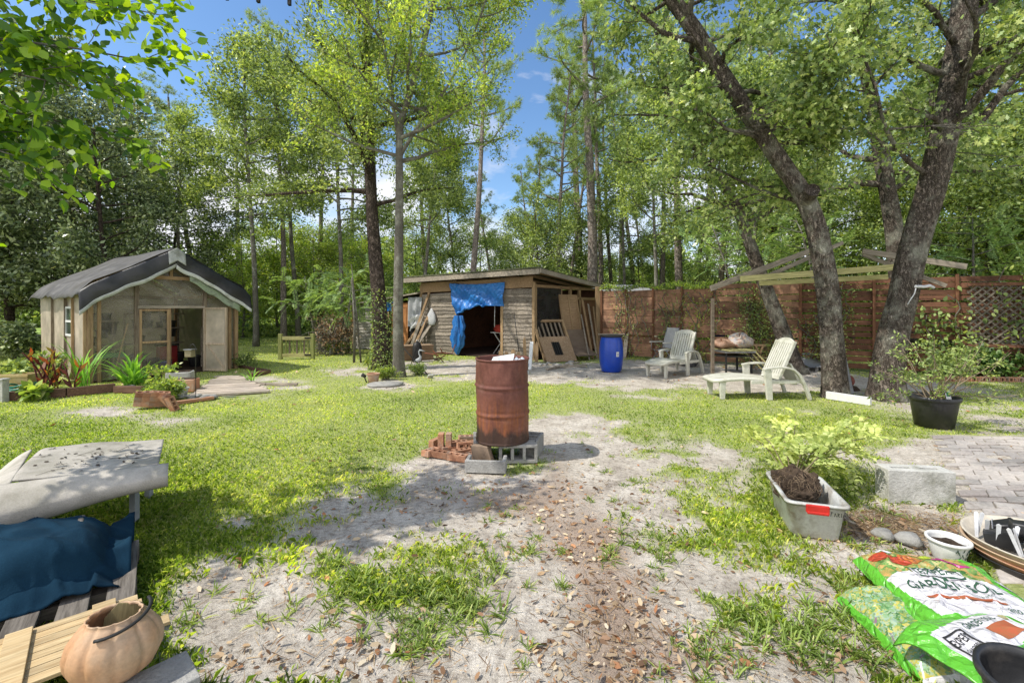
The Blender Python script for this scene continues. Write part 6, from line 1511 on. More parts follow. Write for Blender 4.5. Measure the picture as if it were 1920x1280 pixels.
crumple('trash_bag', 'bluish grey plastic bag at the right inside the burn drum', DC+Vector((.15, .02, .60)), .12, .22, M_bagb, 302, 'trash bag')
crumple('paper_wad', 'small white paper wad at the drum rim', DC+Vector((.19, -.11, .74)), .06, .12, M_cloth_white, 303, 'paper')
o = MB().add([(-.17, -.13, 0), (.1, -.17, .03), (.13, .05, .17), (-.1, .08, .13)], [(0, 1, 2, 3)]).build('cardboard', mat('pale_card', (.52, .56, .56), (.62, .66, .66)), None); solid(o, .008); o.location = DC+Vector((.0, -.02, .745)); tag(o, 'pale bluish card sheet lying on the trash in the drum', 'card')
MB().lathe([(0, .60), (.15, .63), (.274, .60)], 24, fn=lambda r_, z, th: (r_, z+.03*math.sin(3*th))).build('ash', M_soil, t)
# concrete blocks
def cblock(label, loc, rot, L=.39, Wd=.19, H=.19, nh=3, m=M_conc, wall=.032, top=False):
    b = cored(L, Wd, H, nh, wall)
    o = b.build('concrete_block', m, None, bev=.004); o.location = loc; o.rotation_euler = rot; return tag(o, label, 'concrete block')
a = G(900, 868); 
q = G(966, 869)
# cores facing the viewer: rotate so core axis lies along y
cblock('three hole concrete block carrying the front right of the drum', (q.x+.02, q.y+.195, .095), (rad(90), 0, rad(4)), .40)
q = G(911, 886); t = thing('concrete_channel', 'small U shaped concrete block lying open at the drum front left', 'concrete block', (q.x, q.y+.07, 0), rad(-5)); b = MB(); b.box((0, -.07, .06), (.40, .035, .12)); b.box((-.18, .03, .06), (.035, .165, .12)); b.box((.18, .03, .06), (.035, .165, .12)); b.box((0, .0, .015), (.32, .10, .03)); b.build('block_body', M_conc, t, bev=.006)
cblock('concrete block under the rear right of the drum', (.22, 5.02, 0), (0, 0, rad(75)), .39)
cblock('concrete block hidden low under the rear left of the drum', (-.33, 5.02, 0), (0, 0, rad(95)), .39)
o = MB().prism([(-.1, 0), (.12, 0), (.06, .18), (-.12, .18)], -.04, .04, Matrix.Rotation(PI/2, 4, 'X')).build('brick_wedge', mat('brown_clay', (.26, .18, .12), (.34, .25, .18)), None, bev=.004); o.location = (-.30, 4.72, 0); o.rotation_euler.z = -.3; tag(o, 'brown clay wedge propping the drum front', 'wedge')
# bricks pile (each its own)
SPEC = [(812,838,0,90,70,'grey smeared brick lying under the two upright bricks'),(822,826,.10,0,70,'left brick of the upright pair topping the small pile'),(836,826,.10,0,72,'right brick of the upright pair topping the small pile'),(845,846,0,0,25,'pale brick lying right of the upright pair'),
 (808,852,0,0,60,'dark brick on the ground left of the pile'),(825,856,0,0,-20,'brick with round holes lying before the pile'),(858,862,0,0,-15,'orange brick lying nearest the small concrete channel'),(860,836,0,0,20,'brick flat on the ground behind the pale one'),
 (872,845,0,80,25,'sandy brick tipped on edge left of the drum'),(884,838,0,20,40,'half buried brick against the drum left side'),(876,826,0,0,15,'red brick farthest back beside the drum'),(866,852,0,0,35,'mortar caked brick in the middle of the pile'),(890,856,0,0,60,'pale brick leaning at the drum foot')]
for px, py, z, tilt, rz, lb in SPEC:
    q = G(px, py+ (0)); 
    if 'upright' in lb and 'pair topping' in lb: q = G(px, 846); brick((q.x, q.y, .10), (rad(90), rad(90), rad(rz+20)), lb, s=1.05); continue
    brick((q.x, q.y, z+(.0 if tilt < 45 else .05)), (rad(tilt), rad(3), rad(rz)), lb, s=1.05)
# ================================================================ tub with root ball, block, pavers
tb = thing('storage_tub', 'dirty clear plastic tub with a red latch holding a root ball', 'tub', (2.19, 3.41, 0), rad(-17))
M_tub = mat('dirty_clear_plastic', (.66, .67, .64), (.76, .77, .74), sc=4, rough=.4, bump=.15, bsc=50, dirt=(.34, .29, .23), dsc=5, dlo=.46, dhi=.66, transl=.25, spec=.5)
wx, wy, hz = .36, .60, .26
def rr(wx, wy, c, z, n=6):
    pts = []
    for cx_, cy_, a0 in ((wx/2-c, wy/2-c, 0), (-wx/2+c, wy/2-c, PI/2), (-wx/2+c, -wy/2+c, PI), (wx/2-c, -wy/2+c, 1.5*PI)):
        for k in range(n+1): a = a0+PI/2*k/n; pts.append((cx_+c*math.cos(a), cy_+c*math.sin(a), z))
    return pts
def loft(rings, close=True):
    b = MB(); n = len(rings[0]); vs = [p for r_ in rings for p in r_]; b.add(vs, [(i*n+k, i*n+(k+1) % n, (i+1)*n+(k+1) % n, (i+1)*n+k) for i in range(len(rings)-1) for k in range(n)], True); b.add([rings[0][k] for k in range(n)], [tuple(reversed(range(n)))]); return b
b = loft([rr(wx-.07, wy-.09, .05, 0), rr(wx-.06, wy-.08, .05, .008), rr(wx-.015, wy-.02, .05, hz-.05), rr(wx-.005, wy-.01, .05, hz-.045), rr(wx, wy, .05, hz-.01), rr(wx+.035, wy+.035, .055, hz-.008), rr(wx+.04, wy+.04, .055, hz-.022), rr(wx+.035, wy+.035, .055, hz), rr(wx-.01, wy-.01, .05, hz+.002), rr(wx-.025, wy-.03, .045, hz-.05), rr(wx-.07, wy-.09, .045, .012)])
b.add(rr(wx-.07, wy-.09, .045, .013), [tuple(range(28))]); b.build('tub_body', M_tub, tb)
lt = MB(); lt.box((-.01, -wy/2-.022, hz-.03), (.14, .022, .055)); lt.box((-.01, -wy/2-.03, hz-.055), (.13, .018, .02)); lt.build('latch', M_redpaint, tb, bev=.006)
sc = MB(); rg = np.random.default_rng(5)   # scrawled marker strokes on the tub's end
for k, pth in enumerate(([(.07, 0), (.075, .028)], [(.07, .028), (.085, .028)], [(.092, 0), (.096, .026), (.104, 0)], [(.112, 0), (.112, .026), (.122, .02), (.112, .014), (.124, 0)], [(.132, 0), (.134, .027)], [(.142, .002), (.15, .026)])):
    for p, q in zip(pth[:-1], pth[1:]): sc.beam((p[0]-.0, -wy/2-.012, hz-.062+p[1]-.01), (q[0]-.0, -wy/2-.012, hz-.062+q[1]-.01), .003, .003)
sc.build('marker_scrawl', M_black, tb)
t = thing('root_ball', 'dark fibrous root ball sitting in the plastic tub', 'root ball', (2.17, 3.48, .12))
bm = bmesh.new(); bmesh.ops.create_icosphere(bm, subdivisions=5, radius=1)
for v in bm.verts:
    p = v.co; k = 1+.18*float(vnoise(p.x*2, p.y*2, p.z*2, 8))+.12*float(vnoise(p.x*7, p.y*7, p.z*7, 9))+.05*float(vnoise(p.x*19, p.y*19, p.z*19, 10)); v.co = Vector((p.x*.155*k, p.y*.165*k, (p.z+.9)*.125*k))
me = bpy.data.meshes.new('soil_clump'); bm.to_mesh(me); bm.free(); me.materials.append(M_soil); link('soil_clump', me, None, t)
b = MB(); rg = np.random.default_rng(6)
for i in range(260):
    a = rg.random()*2*PI; e = rg.random()*1.4; d = Vector((math.cos(a)*math.cos(e), math.sin(a)*math.cos(e), math.sin(e))); p = Vector((d.x*.165, d.y*.175, .11+d.z*.135)); tg = d.cross(rv(rg)).normalized()
    b.tube([p, p+tg*.03+d*.004, p+tg*.055-d*.008], .0012, 3, cap=False)
b.build('roots', mat('tan_root', (.20, .14, .09), (.3, .22, .14), bump=0), t)
# uprooted shrub with light compound leaves
t = thing('uprooted_shrub', 'pale compound leaved shrub lying behind the plastic tub', 'shrub', (2.22, 3.60, .2)); rg = np.random.default_rng(310); b = MB(); bs = []; ds = []
for i in range(19):
    tx = rg.uniform(.15, 1.25); ty = rg.uniform(.15, 1.15); tz = rg.uniform(-.1, .2) if i > 4 else rg.uniform(.2, .36)
    e = Vector((tx, ty, tz)); br = smoothpath([Vector((0, 0, 0)), e*.5+Vector((0, 0, .12)), e], 8); b.tube(br, [.006-.0005*k for k in range(9)], 5, cap=False)
    for k in range(9):
        q, d = lerp_path(br, .3+.7*k/9); bs.append(q); ds.append(d*.5+rv(rg, .55)+Vector((0, 0, .35)))
b.build('stem', mat('tan_twig2', (.25, .20, .12)), t)
fronds('foliage', rg, bs, ds, .20, leafmat('pale_wisteria', [(.30, .38, .10), (.48, .56, .16), (.64, .69, .28)], .3, .5, gain=1.), t, 7, .05, .35, 1.25, .8)
# large pale block
o = cblock('large pale concrete block on its side at the paver edge', (3.36, 3.80, .0), (0, 0, rad(-7)), .50, .17, .27, 2, M_concw, .066)
o2 = MB()
t = thing('grey_stone', 'pair of grey stones in the straw before the pale block', 'stone', G(1668, 1015)); 
for dx, dy, s_ in ((0, .05, .06), (.11, -.03, .07)): MB().lathe([(0, 0), (s_, .01), (s_*1.1, s_*.5), (s_*.7, s_*.95), (0, s_)], 14, c=(dx, dy, 0), fn=lambda r_, z, th: (r_*(1+.15*math.sin(3*th)), z)).build('stone_body', M_conc, t)
# pavers
M_pave = mat('grey_paver', (.27, .25, .235), (.40, .38, .36), (.33, .29, .26), sc=3, rough=.95, bump=.6, bsc=45, dirt=(.46, .43, .38), dsc=1.3, dlo=.45, dhi=.7, bdist=.008)
def pavemat():
    m, nt, out = newmat('worn_pavers'); g = N(nt, 'ShaderNodeNewGeometry').outputs['Random Per Island']; tc = N(nt, 'ShaderNodeTexCoord').outputs['Object']
    col = ramp(nt, g, [(.0, (.24, .225, .21)), (.35, (.34, .31, .29)), (.6, (.29, .255, .235)), (1., (.42, .395, .37))])
    n1 = noise(nt, tc, 1.2, 6, .65); n2 = noise(nt, tc, 34, 8, .75)
    col = mixc(nt, N(nt, 'ShaderNodeMapRange', {0: n1, 1: .42, 2: .66}).outputs[0], col, (.52, .47, .42)); col = mixc(nt, .6, col, ramp(nt, n2, [(.35, (.55,)*3), (.6, (1.1,)*3)]), 'MULTIPLY')
    p = N(nt, 'ShaderNodeBsdfPrincipled', {'Base Color': col, 'Roughness': .95}); b = N(nt, 'ShaderNodeBump', {'Strength': .5, 'Distance': .006, 'Height': n2}); nt.links.new(b.outputs[0], p.inputs['Normal']); nt.links.new(p.outputs[0], out.inputs[0]); return m
e0 = Vector((5.24, 5.69, 0)); ed = Vector((-.62, -.785, 0)).normalized(); ex = Vector((1, -.06, 0)).normalized()
b = MB(); rg = np.random.default_rng(320); cw, cl = .155, .235
for j in range(26):
    for i in range(-1, 22):
        p = e0+ed*(j*cw+.08)+ex*((i+.5*(j % 2))*cl+.12)
        if (i < 0 and j % 2 == 0): continue
        if i < 0 or p.x-e0.x-(p.y-e0.y)*(.62/.785) < .08: continue
        if rg.random() < .015: continue
        if p.y < .6: continue
        hx, hy = cl/2-.005, cw/2-.005; jz = rg.normal()*.0025; tl = rg.normal(size=2)*.004
        vs = []
        for zz, k in ((-.05, 1), (.012, 1), (.018, .94)):
            for a, c in ((-1, -1), (1, -1), (1, 1), (-1, 1)): vs.append(p+ex*a*(hx-(1-k)*.08)+ed*c*(hy-(1-k)*.08)+up*(zz+jz+tl[0]*a+tl[1]*c))
        b.add(vs, [(8, 11, 10, 9)]+[(k, k+4, (k+1) % 4+4, (k+1) % 4) for k in range(4)]+[(k+4, k+8, (k+1) % 4+8, (k+1) % 4+4) for k in range(4)])
tag(b.build('paved_path', pavemat()), kind='structure')

# ================================================================ soil bags
def bagface(W_, H_, th, seed, nu=110, nv=110, cr=1., bend=None):
    """returns function (u,v in 0..1)->local point on the bag's upper skin"""
    def f(u, v):
        x = (u-.5)*W_; y = (v-.5)*H_; e = max(0, (1-abs(2*u-1)**6)*(1-abs(2*v-1)**6))
        z = th*e**.55
        cx_ = float(fbm(x*5, y*5, s=seed, o=3)); r1 = abs(float(vnoise(x*9+cx_, y*7, s=seed+3))); r2 = abs(float(vnoise(x*21, y*19+cx_*3, s=seed+5)))
        z += cr*(.015*cx_+.020*(1-r1)**5+.009*(1-r2)**4)*(.35+.65*e)
        x += .006*cr*float(vnoise(y*6, x*2, s=seed+7)); y += .006*cr*float(vnoise(x*6, y*2, s=seed+9))
        if bend: return bend(x, y, z)
        return (x, y, max(z, .004))
    return f
def printmat(name, cols, sc=18, base=None, gl=.3, dist=1.):
    m, nt, out = newmat(name); tc = N(nt, 'ShaderNodeTexCoord').outputs['Object']
    dv = N(nt, 'ShaderNodeTexNoise', {'Vector': tc, 'Scale': sc*1.5, 'Detail': 3}); vv_ = N(nt, 'ShaderNodeVectorMath', {0: tc, 1: N(nt, 'ShaderNodeVectorMath', {0: dv.outputs['Color'], 1: (.09, .09, .09)}, operation='MULTIPLY').outputs[0]}, operation='ADD').outputs[0]; v = N(nt, 'ShaderNodeTexVoronoi', {'Vector': vv_, 'Scale': sc*1.8}); n = noise(nt, tc, sc*.5, 6, .75, dist)
    sep = N(nt, 'ShaderNodeSeparateColor', {0: v.outputs['Color']}).outputs[0]
    f = mth(nt, 'ADD', mth(nt, 'MULTIPLY', sep, .45), mth(nt, 'MULTIPLY', n, .55))
    k = len(cols); col = ramp(nt, f, [(.2+.6*i/(k-1), c) for i, c in enumerate(cols)])
    p = N(nt, 'ShaderNodeBsdfPrincipled', {'Base Color': col, 'Roughness': gl, 'Specular IOR Level': .5, 'Coat Weight': .3, 'Coat Roughness': .25}); nt.links.new(p.outputs[0], out.inputs[0]); return m
def flat(name, c, gl=.32):
    m, nt, out = newmat(name); tc = N(nt, 'ShaderNodeTexCoord').outputs['Object']; n = noise(nt, tc, 6, 4, .6)
    col = mixc(nt, n, c, [x*.75 for x in c]); dn_ = N(nt, 'ShaderNodeTexNoise', {'Vector': tc, 'Scale': 7., 'Detail': 3}); dv_ = N(nt, 'ShaderNodeVectorMath', {0: tc, 1: N(nt, 'ShaderNodeVectorMath', {0: dn_.outputs['Color'], 1: (.12, .12, .12)}, operation='MULTIPLY').outputs[0]}, operation='ADD').outputs[0]; vz_ = N(nt, 'ShaderNodeTexVoronoi', {'Vector': dv_, 'Scale': 13.}, feature='DISTANCE_TO_EDGE').outputs['Distance']; hz_ = N(nt, 'ShaderNodeMapRange', {0: vz_, 1: 0., 2: .22}).outputs[0]; b = N(nt, 'ShaderNodeBump', {'Strength': .8, 'Distance': .012, 'Height': mth(nt, 'ADD', hz_, mth(nt, 'MULTIPLY', noise(nt, tc, 26, 4, .6, .8), .8))})
    p = N(nt, 'ShaderNodeBsdfPrincipled', {'Base Color': col, 'Roughness': gl, 'Specular IOR Level': .5, 'Coat Weight': .3, 'Coat Roughness': .2}); nt.links.new(b.outputs[0], p.inputs['Normal']); nt.links.new(p.outputs[0], out.inputs[0]); return m
M_green = flat('bag_bright_green', (.13, .50, .04)); M_dgreen = flat('bag_dark_green', (.02, .20, .05)); M_wht = flat('bag_white', (.74, .72, .74)); M_photo = printmat('vegetable_print', [(.03, .10, .02), (.10, .22, .05), (.55, .30, .10), (.10, .28, .06), (.50, .45, .20), (.16, .35, .10)], 22)
M_tom = flat('print_red', (.52, .07, .03)); M_mag = flat('print_magenta', (.50, .03, .22)); M_flow = printmat('meadow_print', [(.02, .05, .03), (.08, .20, .06), (.22, .36, .16), (.30, .42, .34), (.50, .42, .06), (.12, .26, .10), (.30, .06, .25)], 30)
M_ink = mat('dark_green_ink', (.03, .09, .05), bump=0); M_inkk = mat('black_ink', (.03, .03, .03), bump=0); M_inkr = mat('red_ink', (.42, .09, .04), (.30, .12, .05), sc=40, bump=0)
def text_on(f, txt, u0, v0, hu, wu, parent, m, ang=0, name='lettering', off=.004, asp=1., shear=0, sub=True):
    cu = bpy.data.curves.new('t', 'FONT'); cu.body = txt; cu.size = 1; cu.offset = .006; cu.resolution_u = 3; cu.align_x = 'CENTER'; cu.align_y = 'CENTER'; cu.shear = shear
    ob = bpy.data.objects.new('t', cu); C.objects.link(ob); bpy.context.view_layer.update(); dg = bpy.context.evaluated_depsgraph_get(); me = bpy.data.meshes.new_from_object(ob.evaluated_get(dg)); bpy.data.objects.remove(ob)
    bm = bmesh.new(); bm.from_mesh(me); bmesh.ops.triangulate(bm, faces=bm.faces)
    bmesh.ops.subdivide_edges(bm, edges=[e for e in bm.edges if e.calc_length() > .12], cuts=2); bmesh.ops.triangulate(bm, faces=bm.faces)
    xs_ = [v.co.x for v in bm.verts]; w0 = max(xs_)-min(xs_); cx_ = (max(xs_)+min(xs_))/2; c, s = math.cos(ang), math.sin(ang)
    for v in bm.verts:
        x = (v.co.x-cx_)/w0*wu; y = v.co.y*hu; uu = u0+x*c-y*s*asp; vv = v0+(x*s/asp+y*c)
        p = f(min(max(uu, 0), 1), min(max(vv, 0), 1)); v.co = Vector(p)+Vector((0, 0, off))
    bm.to_mesh(me); bm.free(); me.name = name; me.materials.clear(); me.materials.append(m); return link(name, me, None, parent)
def frame_on(f, u0, v0, w, h, th, parent, m, ang=0, off=.004, name='printed_frame', asp=1.):
    b = MB(); c, s = math.cos(ang), math.sin(ang)
    def P(x, y): 
        uu = u0+x*c-y*s*asp; vv = v0+x*s/asp+y*c; p = f(min(max(uu, 0), 1), min(max(vv, 0), 1)); return (p[0], p[1], p[2]+off)
    for (x0, y0, x1, y1) in ((-w/2, h/2-th, w/2, h/2), (-w/2, -h/2, w/2, -h/2+th), (-w/2, -h/2+th, -w/2+th*.8, h/2-th), (w/2-th*.8, -h/2+th, w/2, h/2-th)):
        b.grid(lambda u, v: P(x0+(x1-x0)*u, y0+(y1-y0)*v), 12 if x1-x0 > .1 else 2, 12 if y1-y0 > .1 else 2)
    return b.build(name, m, parent)
def blob_on(f, u0, v0, ru, rv_, parent, m, name='printed_patch', off=.003, seed=0, ang=0, rect=False):
    b = MB(); c, s = math.cos(ang), math.sin(ang)
    def P(a, r_):
        x, y = ((max(-1, min(1, 1.6*math.cos(a)))*r_, max(-1, min(1, 1.6*math.sin(a)))*r_) if rect else (math.cos(a)*r_*(1+.12*math.sin(3*a+seed)), math.sin(a)*r_*(1+.1*math.sin(5*a+seed))))
        x *= ru; y *= rv_; uu = u0+x*c-y*s; vv = v0+x*s+y*c; p = f(min(max(uu, 0), 1), min(max(vv, 0), 1)); return (p[0], p[1], p[2]+off)
    b.grid(lambda u, v: P(2*PI*u, v), 32, 8); return b.build(name, m, parent)
def bagmesh(f, region, mats, parent, name='bag_skin', nu=110, nv=110):
    b = MB(); n = nu
    b.grid(f, nu, nv)
    b.mi = [region((i+.5)/nu, (j+.5)/nv) for j in range(nv) for i in range(nu)]
    # skirt to the ground at the rim
    ring = [(i/nu, 0) for i in range(nu)]+[(1, j/nv) for j in range(nv)]+[(1-i/nu, 1) for i in range(nu)]+[(0, 1-j/nv) for j in range(nv)]
    return b.build(name, mats, parent)
bags = 'x'
# lower bag with meadow print
lb = thing('soil_bag', 'lower soil bag printed with meadow flowers, half covered by the upper bag', 'soil bag', (2.09, 2.17, .0), rad(-6))
fl = bagface(.68, .60, .12, 401); bagmesh(fl, lambda u, v: 1 if (u < .02 or u > .97) else (2 if v < .03 else 0), [M_flow, M_green, M_wht], lb)
for i in range(14):
    rg = np.random.default_rng(i); blob_on(fl, .08+.8*rg.random(), .06+.35*rg.random(), .018, .02, lb, (flat('print_yellow', (.75, .42, .02)), M_mag, M_wht)[i % 3], 'printed_flower', seed=i)
# right bag
rb = thing('soil_bag', 'green soil bag partly under the upper bag at the right, beside the black pot', 'soil bag', (2.36, 2.02, .0), rad(-25))
fr_ = bagface(.62, .80, .14, 402)
bagmesh(fr_, lambda u, v: 0 if v > .72 else (1 if (u < .30) else (2 if v > .35 else 3)), [M_photo, M_green, M_dgreen, M_flow], rb)
text_on(fr_, 'EXPERT', .62, .60, .06, .34, rb, M_wht); frame_on(fr_, .62, .60, .42, .12, .012, rb, M_wht); text_on(fr_, 'GARDEN SOIL', .64, .46, .055, .5, rb, M_wht)
# upper bag
ub = thing('soil_bag', 'upper bright green garden soil bag with its bottom flap folded over', 'soil bag', (2.24, 2.26, .09), rad(-12))
fu = bagface(.60, .82, .12, 403, cr=.95)
def reg(u, v):
    w = .01*math.sin(u*40)
    if u < .035 or v > .965: return 1
    if u > .80+.06*(1-v)+w: return 1
    if v > .62+.02*math.sin(u*5): return 0
    if v > .20: return 2 if u > .05+.10*(.62-v)-w else 1
    return 1
bagmesh(fu, reg, [M_photo, M_green, M_wht], ub, nu=130, nv=130)
for (u, v, a, c, m, s_) in ((.13, .83, .09, .05, M_tom, 1), (.24, .76, .08, .05, M_tom, 3), (.34, .80, .09, .055, flat('print_orange', (.62, .20, .05)), 2), (.63, .82, .10, .04, M_mag, 4), (.70, .77, .08, .04, M_mag, 5), (.50, .84, .05, .03, flat('print_lime', (.45, .55, .05)), 6), (.44, .90, .05, .03, flat('print_peach', (.7, .45, .25)), 7), (.2, .91, .07, .03, M_wht, 8)):
    blob_on(fu, u, v, a, c, ub, m, 'printed_vegetable', seed=s_)
blob_on(fu, .43, .625, .185, .052, ub, M_wht, 'printed_label', rect=True, off=.005); frame_on(fu, .43, .625, .34, .095, .010, ub, M_ink, off=.008)
text_on(fu, 'EXPERT', .43, .628, .075, .28, ub, M_ink, off=.009)
text_on(fu, 'GARDEN SOIL', .43, .50, .115, .64, ub, M_ink, off=.006)
text_on(fu, 'in-ground use', .62, .425, .03, .20, ub, M_ink, off=.006)
blob_on(fu, .42, .375, .27, .012, ub, M_inkr, 'printed_band', rect=True); text_on(fu, 'and', .66, .30, .05, .08, ub, M_ink, off=.006)
for vv in (.62, .45):
    blob_on(fu, .915, vv, .035, .055, ub, M_wht, 'printed_box', rect=True)
    text_on(fu, 'EXPERT', .915, vv, .02, .05, ub, M_ink, ang=.1, off=.006)
# folded flap lying on the upper bag's lower part : own sheet, part of the bag
def ff(u, v):
    c, s = math.cos(rad(30)), math.sin(rad(30)); x = (u-.5)*.58; y = (v-.5)*.34*(1-.2*u)
    z = .135+.028*float(fbm(x*6, y*6, s=407, o=3))+.012*(1-abs(float(vnoise(x*12, y*9, s=409))))**2-.05*abs(2*v-1)**3-.05*abs(2*u-1)**4
    return (-.16+x*c-y*s, -.37+x*s+y*c, z)
b = MB(); b.grid(ff, 80, 50); b.mi = [(2 if (.20 < (j+.5)/50 < .80 and .12 < (i+.5)/80 < .86 and abs((j+.5)/50-.5) < .30-.10*abs((i+.5)/80-.5)*2) else (1 if abs((j+.5)/50-.5) > .34 or (i+.5)/80 > .2 else 0)) for j in range(50) for i in range(80)]
b.mi = [{2: 2, 1: 0, 0: 0}[k] for k in b.mi]
fo = b.build('bag_flap', [M_green, M_dgreen, M_wht], ub); solid(fo, .006)
frame_on(ff, .27, .48, .20, .32, .022, fo, M_inkk, off=.006); text_on(ff, 'EXPERT', .27, .52, .15, .17, fo, M_inkk, off=.007); text_on(ff, 'GARDENER', .27, .39, .06, .15, fo, M_inkk, off=.007)
text_on(ff, 'GARDEN SOIL', .58, .64, .13, .32, fo, M_ink, off=.007); blob_on(ff, .66, .42, .11, .12, fo, M_inkr, 'printed_patch', rect=True, off=.006); blob_on(ff, .82, .60, .03, .06, fo, flat('print_gold', (.5, .45, .2)), 'printed_patch', off=.006)
# pots bottom right
pot(.13, .20, M_blackpl, 'nursery_pot', 'empty black nursery pot nearest the camera by the soil bags', 'pot', (1.83, 1.61, .12), n=40, tilt=(rad(6), rad(-6), 0))
o = pot(.10, .13, M_concw, 'plant_pot', 'white pot squashed beneath the near black pot', 'pot', (1.80, 1.60, 0), n=30)
o = pot(.125, .15, M_whitepaint, 'plant_pot', 'white ceramic pot with dark sprig decoration by the straw', 'pot', (2.80, 2.92, 0), n=40, soil=.7)
b = MB(); rg = np.random.default_rng(330)
for i in range(16):
    a = rad(-120+rg.random()*110); z = .03+.08*rg.random(); r_ = .125*(.78+.19*z/.13)+.003; a2 = a+.12*rg.normal(); b.tube([(r_*math.cos(a), r_*math.sin(a), z), ((r_+.002)*math.cos((a+a2)/2), (r_+.002)*math.sin((a+a2)/2), z+.012), ((r_+.004)*math.cos(a2), (r_+.004)*math.sin(a2), z+.024)], .0025, 4)
b.build('sprig_decoration', M_ink, o); o.scale = (.84, .84, .84)
sx, sy = 3.30, 2.80
for i, (r_, z, m, lb_, dx) in enumerate(((.36, .0, M_blackpl, 'wide black saucer at the bottom of the saucer stack', .0), (.375, .03, M_terra, 'wide terracotta saucer in the saucer stack', .01), (.37, .065, mat('tan_saucer', (.48, .34, .22), (.55, .42, .3)), 'tan saucer resting on the terracotta one', -.01), (.38, .10, mat('cream_saucer', (.60, .53, .42), (.68, .62, .52)), 'cream saucer topping the stack, holding small black pots', .0))):
    t = thing('plant_saucer', lb_, 'saucer', (sx+dx, sy-dx, z)); MB().lathe([(0, 0), (r_*.9, 0), (r_*.94, .01), (r_, .05), (r_+.008, .052), (r_+.006, .058), (r_-.008, .055), (r_*.92, .015), (0, .012)], 56).build('saucer_dish', m, t)
def sqpot(loc, rot, lb_):
    t = thing('square_pot', lb_, 'pot', loc, rot=rot); b = loft([rr(.075, .075, .012, 0, 3), rr(.11, .11, .014, .12, 3), rr(.118, .118, .014, .12, 3), rr(.118, .118, .014, .13, 3), rr(.106, .106, .014, .13, 3), rr(.07, .07, .012, .01, 3)]); b.build('pot_body', M_blackpl, t); return t
for i, (dx, dy, dz, rt, lb_) in enumerate(((-.20, .06, .17, (rad(80), 0, rad(40)), 'small square black pot lying at the left of the saucer'), (-.08, .14, .18, (rad(85), 0, rad(70)), 'small square black pot lying behind the left one'), (.06, .10, .18, (rad(80), 0, rad(20)), 'small square black pot lying mid saucer'), (-.06, .04, .24, (rad(95), 0, rad(55)), 'small square black pot lying across the others'), (.14, -.02, .17, (rad(85), 0, rad(-10)), 'small square black pot at the saucer right side'), (.02, -.08, .16, (rad(88), 0, rad(100)), 'small square black pot lying nearest in the saucer'))):
    sqpot((sx+dx-.13, sy+dy, dz), rt, lb_)
stk = None
for i in range(14):
    an = rad(150+8*i); px = sx+.31*math.cos(an)+rg.normal()*.012; py = sy+.31*math.sin(an)+rg.normal()*.012
    if stk is None:
        b = MB(); b.add([(-.008, 0, 0), (.008, 0, 0), (.011, 0, .15), (-.011, 0, .15), (0, -.002, .158)], [(0, 1, 2, 3), (3, 2, 4)]); stk = b.build('plant_stake', M_cloth_white); solid(stk, .0015); o = stk
    else: o = stk.copy(); C.objects.link(o)
    o.location = (px, py, .13); o.rotation_euler = (rg.normal()*.18, rg.normal()*.22, rg.random()*3); tag(o, 'thin translucent plant marker standing in the cream saucer', 'plant marker', 'plant markers in the saucer')

# ================================================================ left: carpet covered table
M_carpet = mat('grey_carpet', (.42, .39, .34), (.54, .50, .44), sc=5, stretch=(1, 1, 1), rough=1, bump=.8, bsc=130, dirt=(.25, .235, .185), dsc=2.4, dlo=.46, dhi=.72, bdist=.004)
BLc, BRc, FRc, FLc = [Vector(p) for p in ((-3.82, 3.62, .47), (-3.05, 3.96, .47), (-2.56, 3.27, .47), (-3.22, 2.92, .47))]
tt = thing('side_table', 'low grey legged table hidden beneath the carpet', 'table', (BLc+FRc)/2-up*.47)
cc = (BLc+FRc)/2; cc.z = 0
for p in (BLc, BRc, FRc, FLc):
    q = (p-cc)*.80; q.z = 0; 
    if p is FRc: q = Vector((-2.83, 3.41, 0))-cc; q.z = 0
    MB().box((q.x, q.y, .225), (.045, .045, .45)).build('leg', mat('grey_metal_leg', (.30, .32, .34), (.38, .40, .42), bump=.1), tt, bev=.003)
MB().prism([((p-cc).x*.93, (p-cc).y*.93) for p in (BLc, FLc, FRc, BRc)], .43, .455).build('table_top', M_greywood, tt)
cp = thing('carpet', 'grey rubber backed carpet draped over the low table, its front edge curling', 'carpet', cc)
ux_ = (BRc-BLc); uy_ = (FRc-BRc)
def cfun(u, v):
    # u along back edge left->right ; v from back (0) to front (1) and beyond: curl
    base = BLc+ux_*(u*1.04-.02)+uy_*min(v, 1.0)*1.0
    z = .472+.006*float(vnoise(u*4, v*4, s=51))+.010*math.sin(u*5+v*2)
    p = Vector((base.x, base.y, z)); fr = uy_.normalized()
    if v > 1.001:
        s = (v-1)*.95; R = .17; a = s/R
        ext = R*math.sin(min(a, 2.3)); dz = R*(1-math.cos(min(a, 2.3)))
        if a > 2.3: ext -= .0
        p += fr*(ext*.95)+ux_.normalized()*(.06*s/.3*(u))
        p.z -= dz*.95
    if u < .0+.12:
        k = (.12-u)/.12; p.z -= .10*k*k; 
    return p-cc
b = MB(); b.grid(lambda u, v: cfun(u, v), 60, 50); o = b.build('carpet_sheet', M_carpet, cp); solid(o, .012)
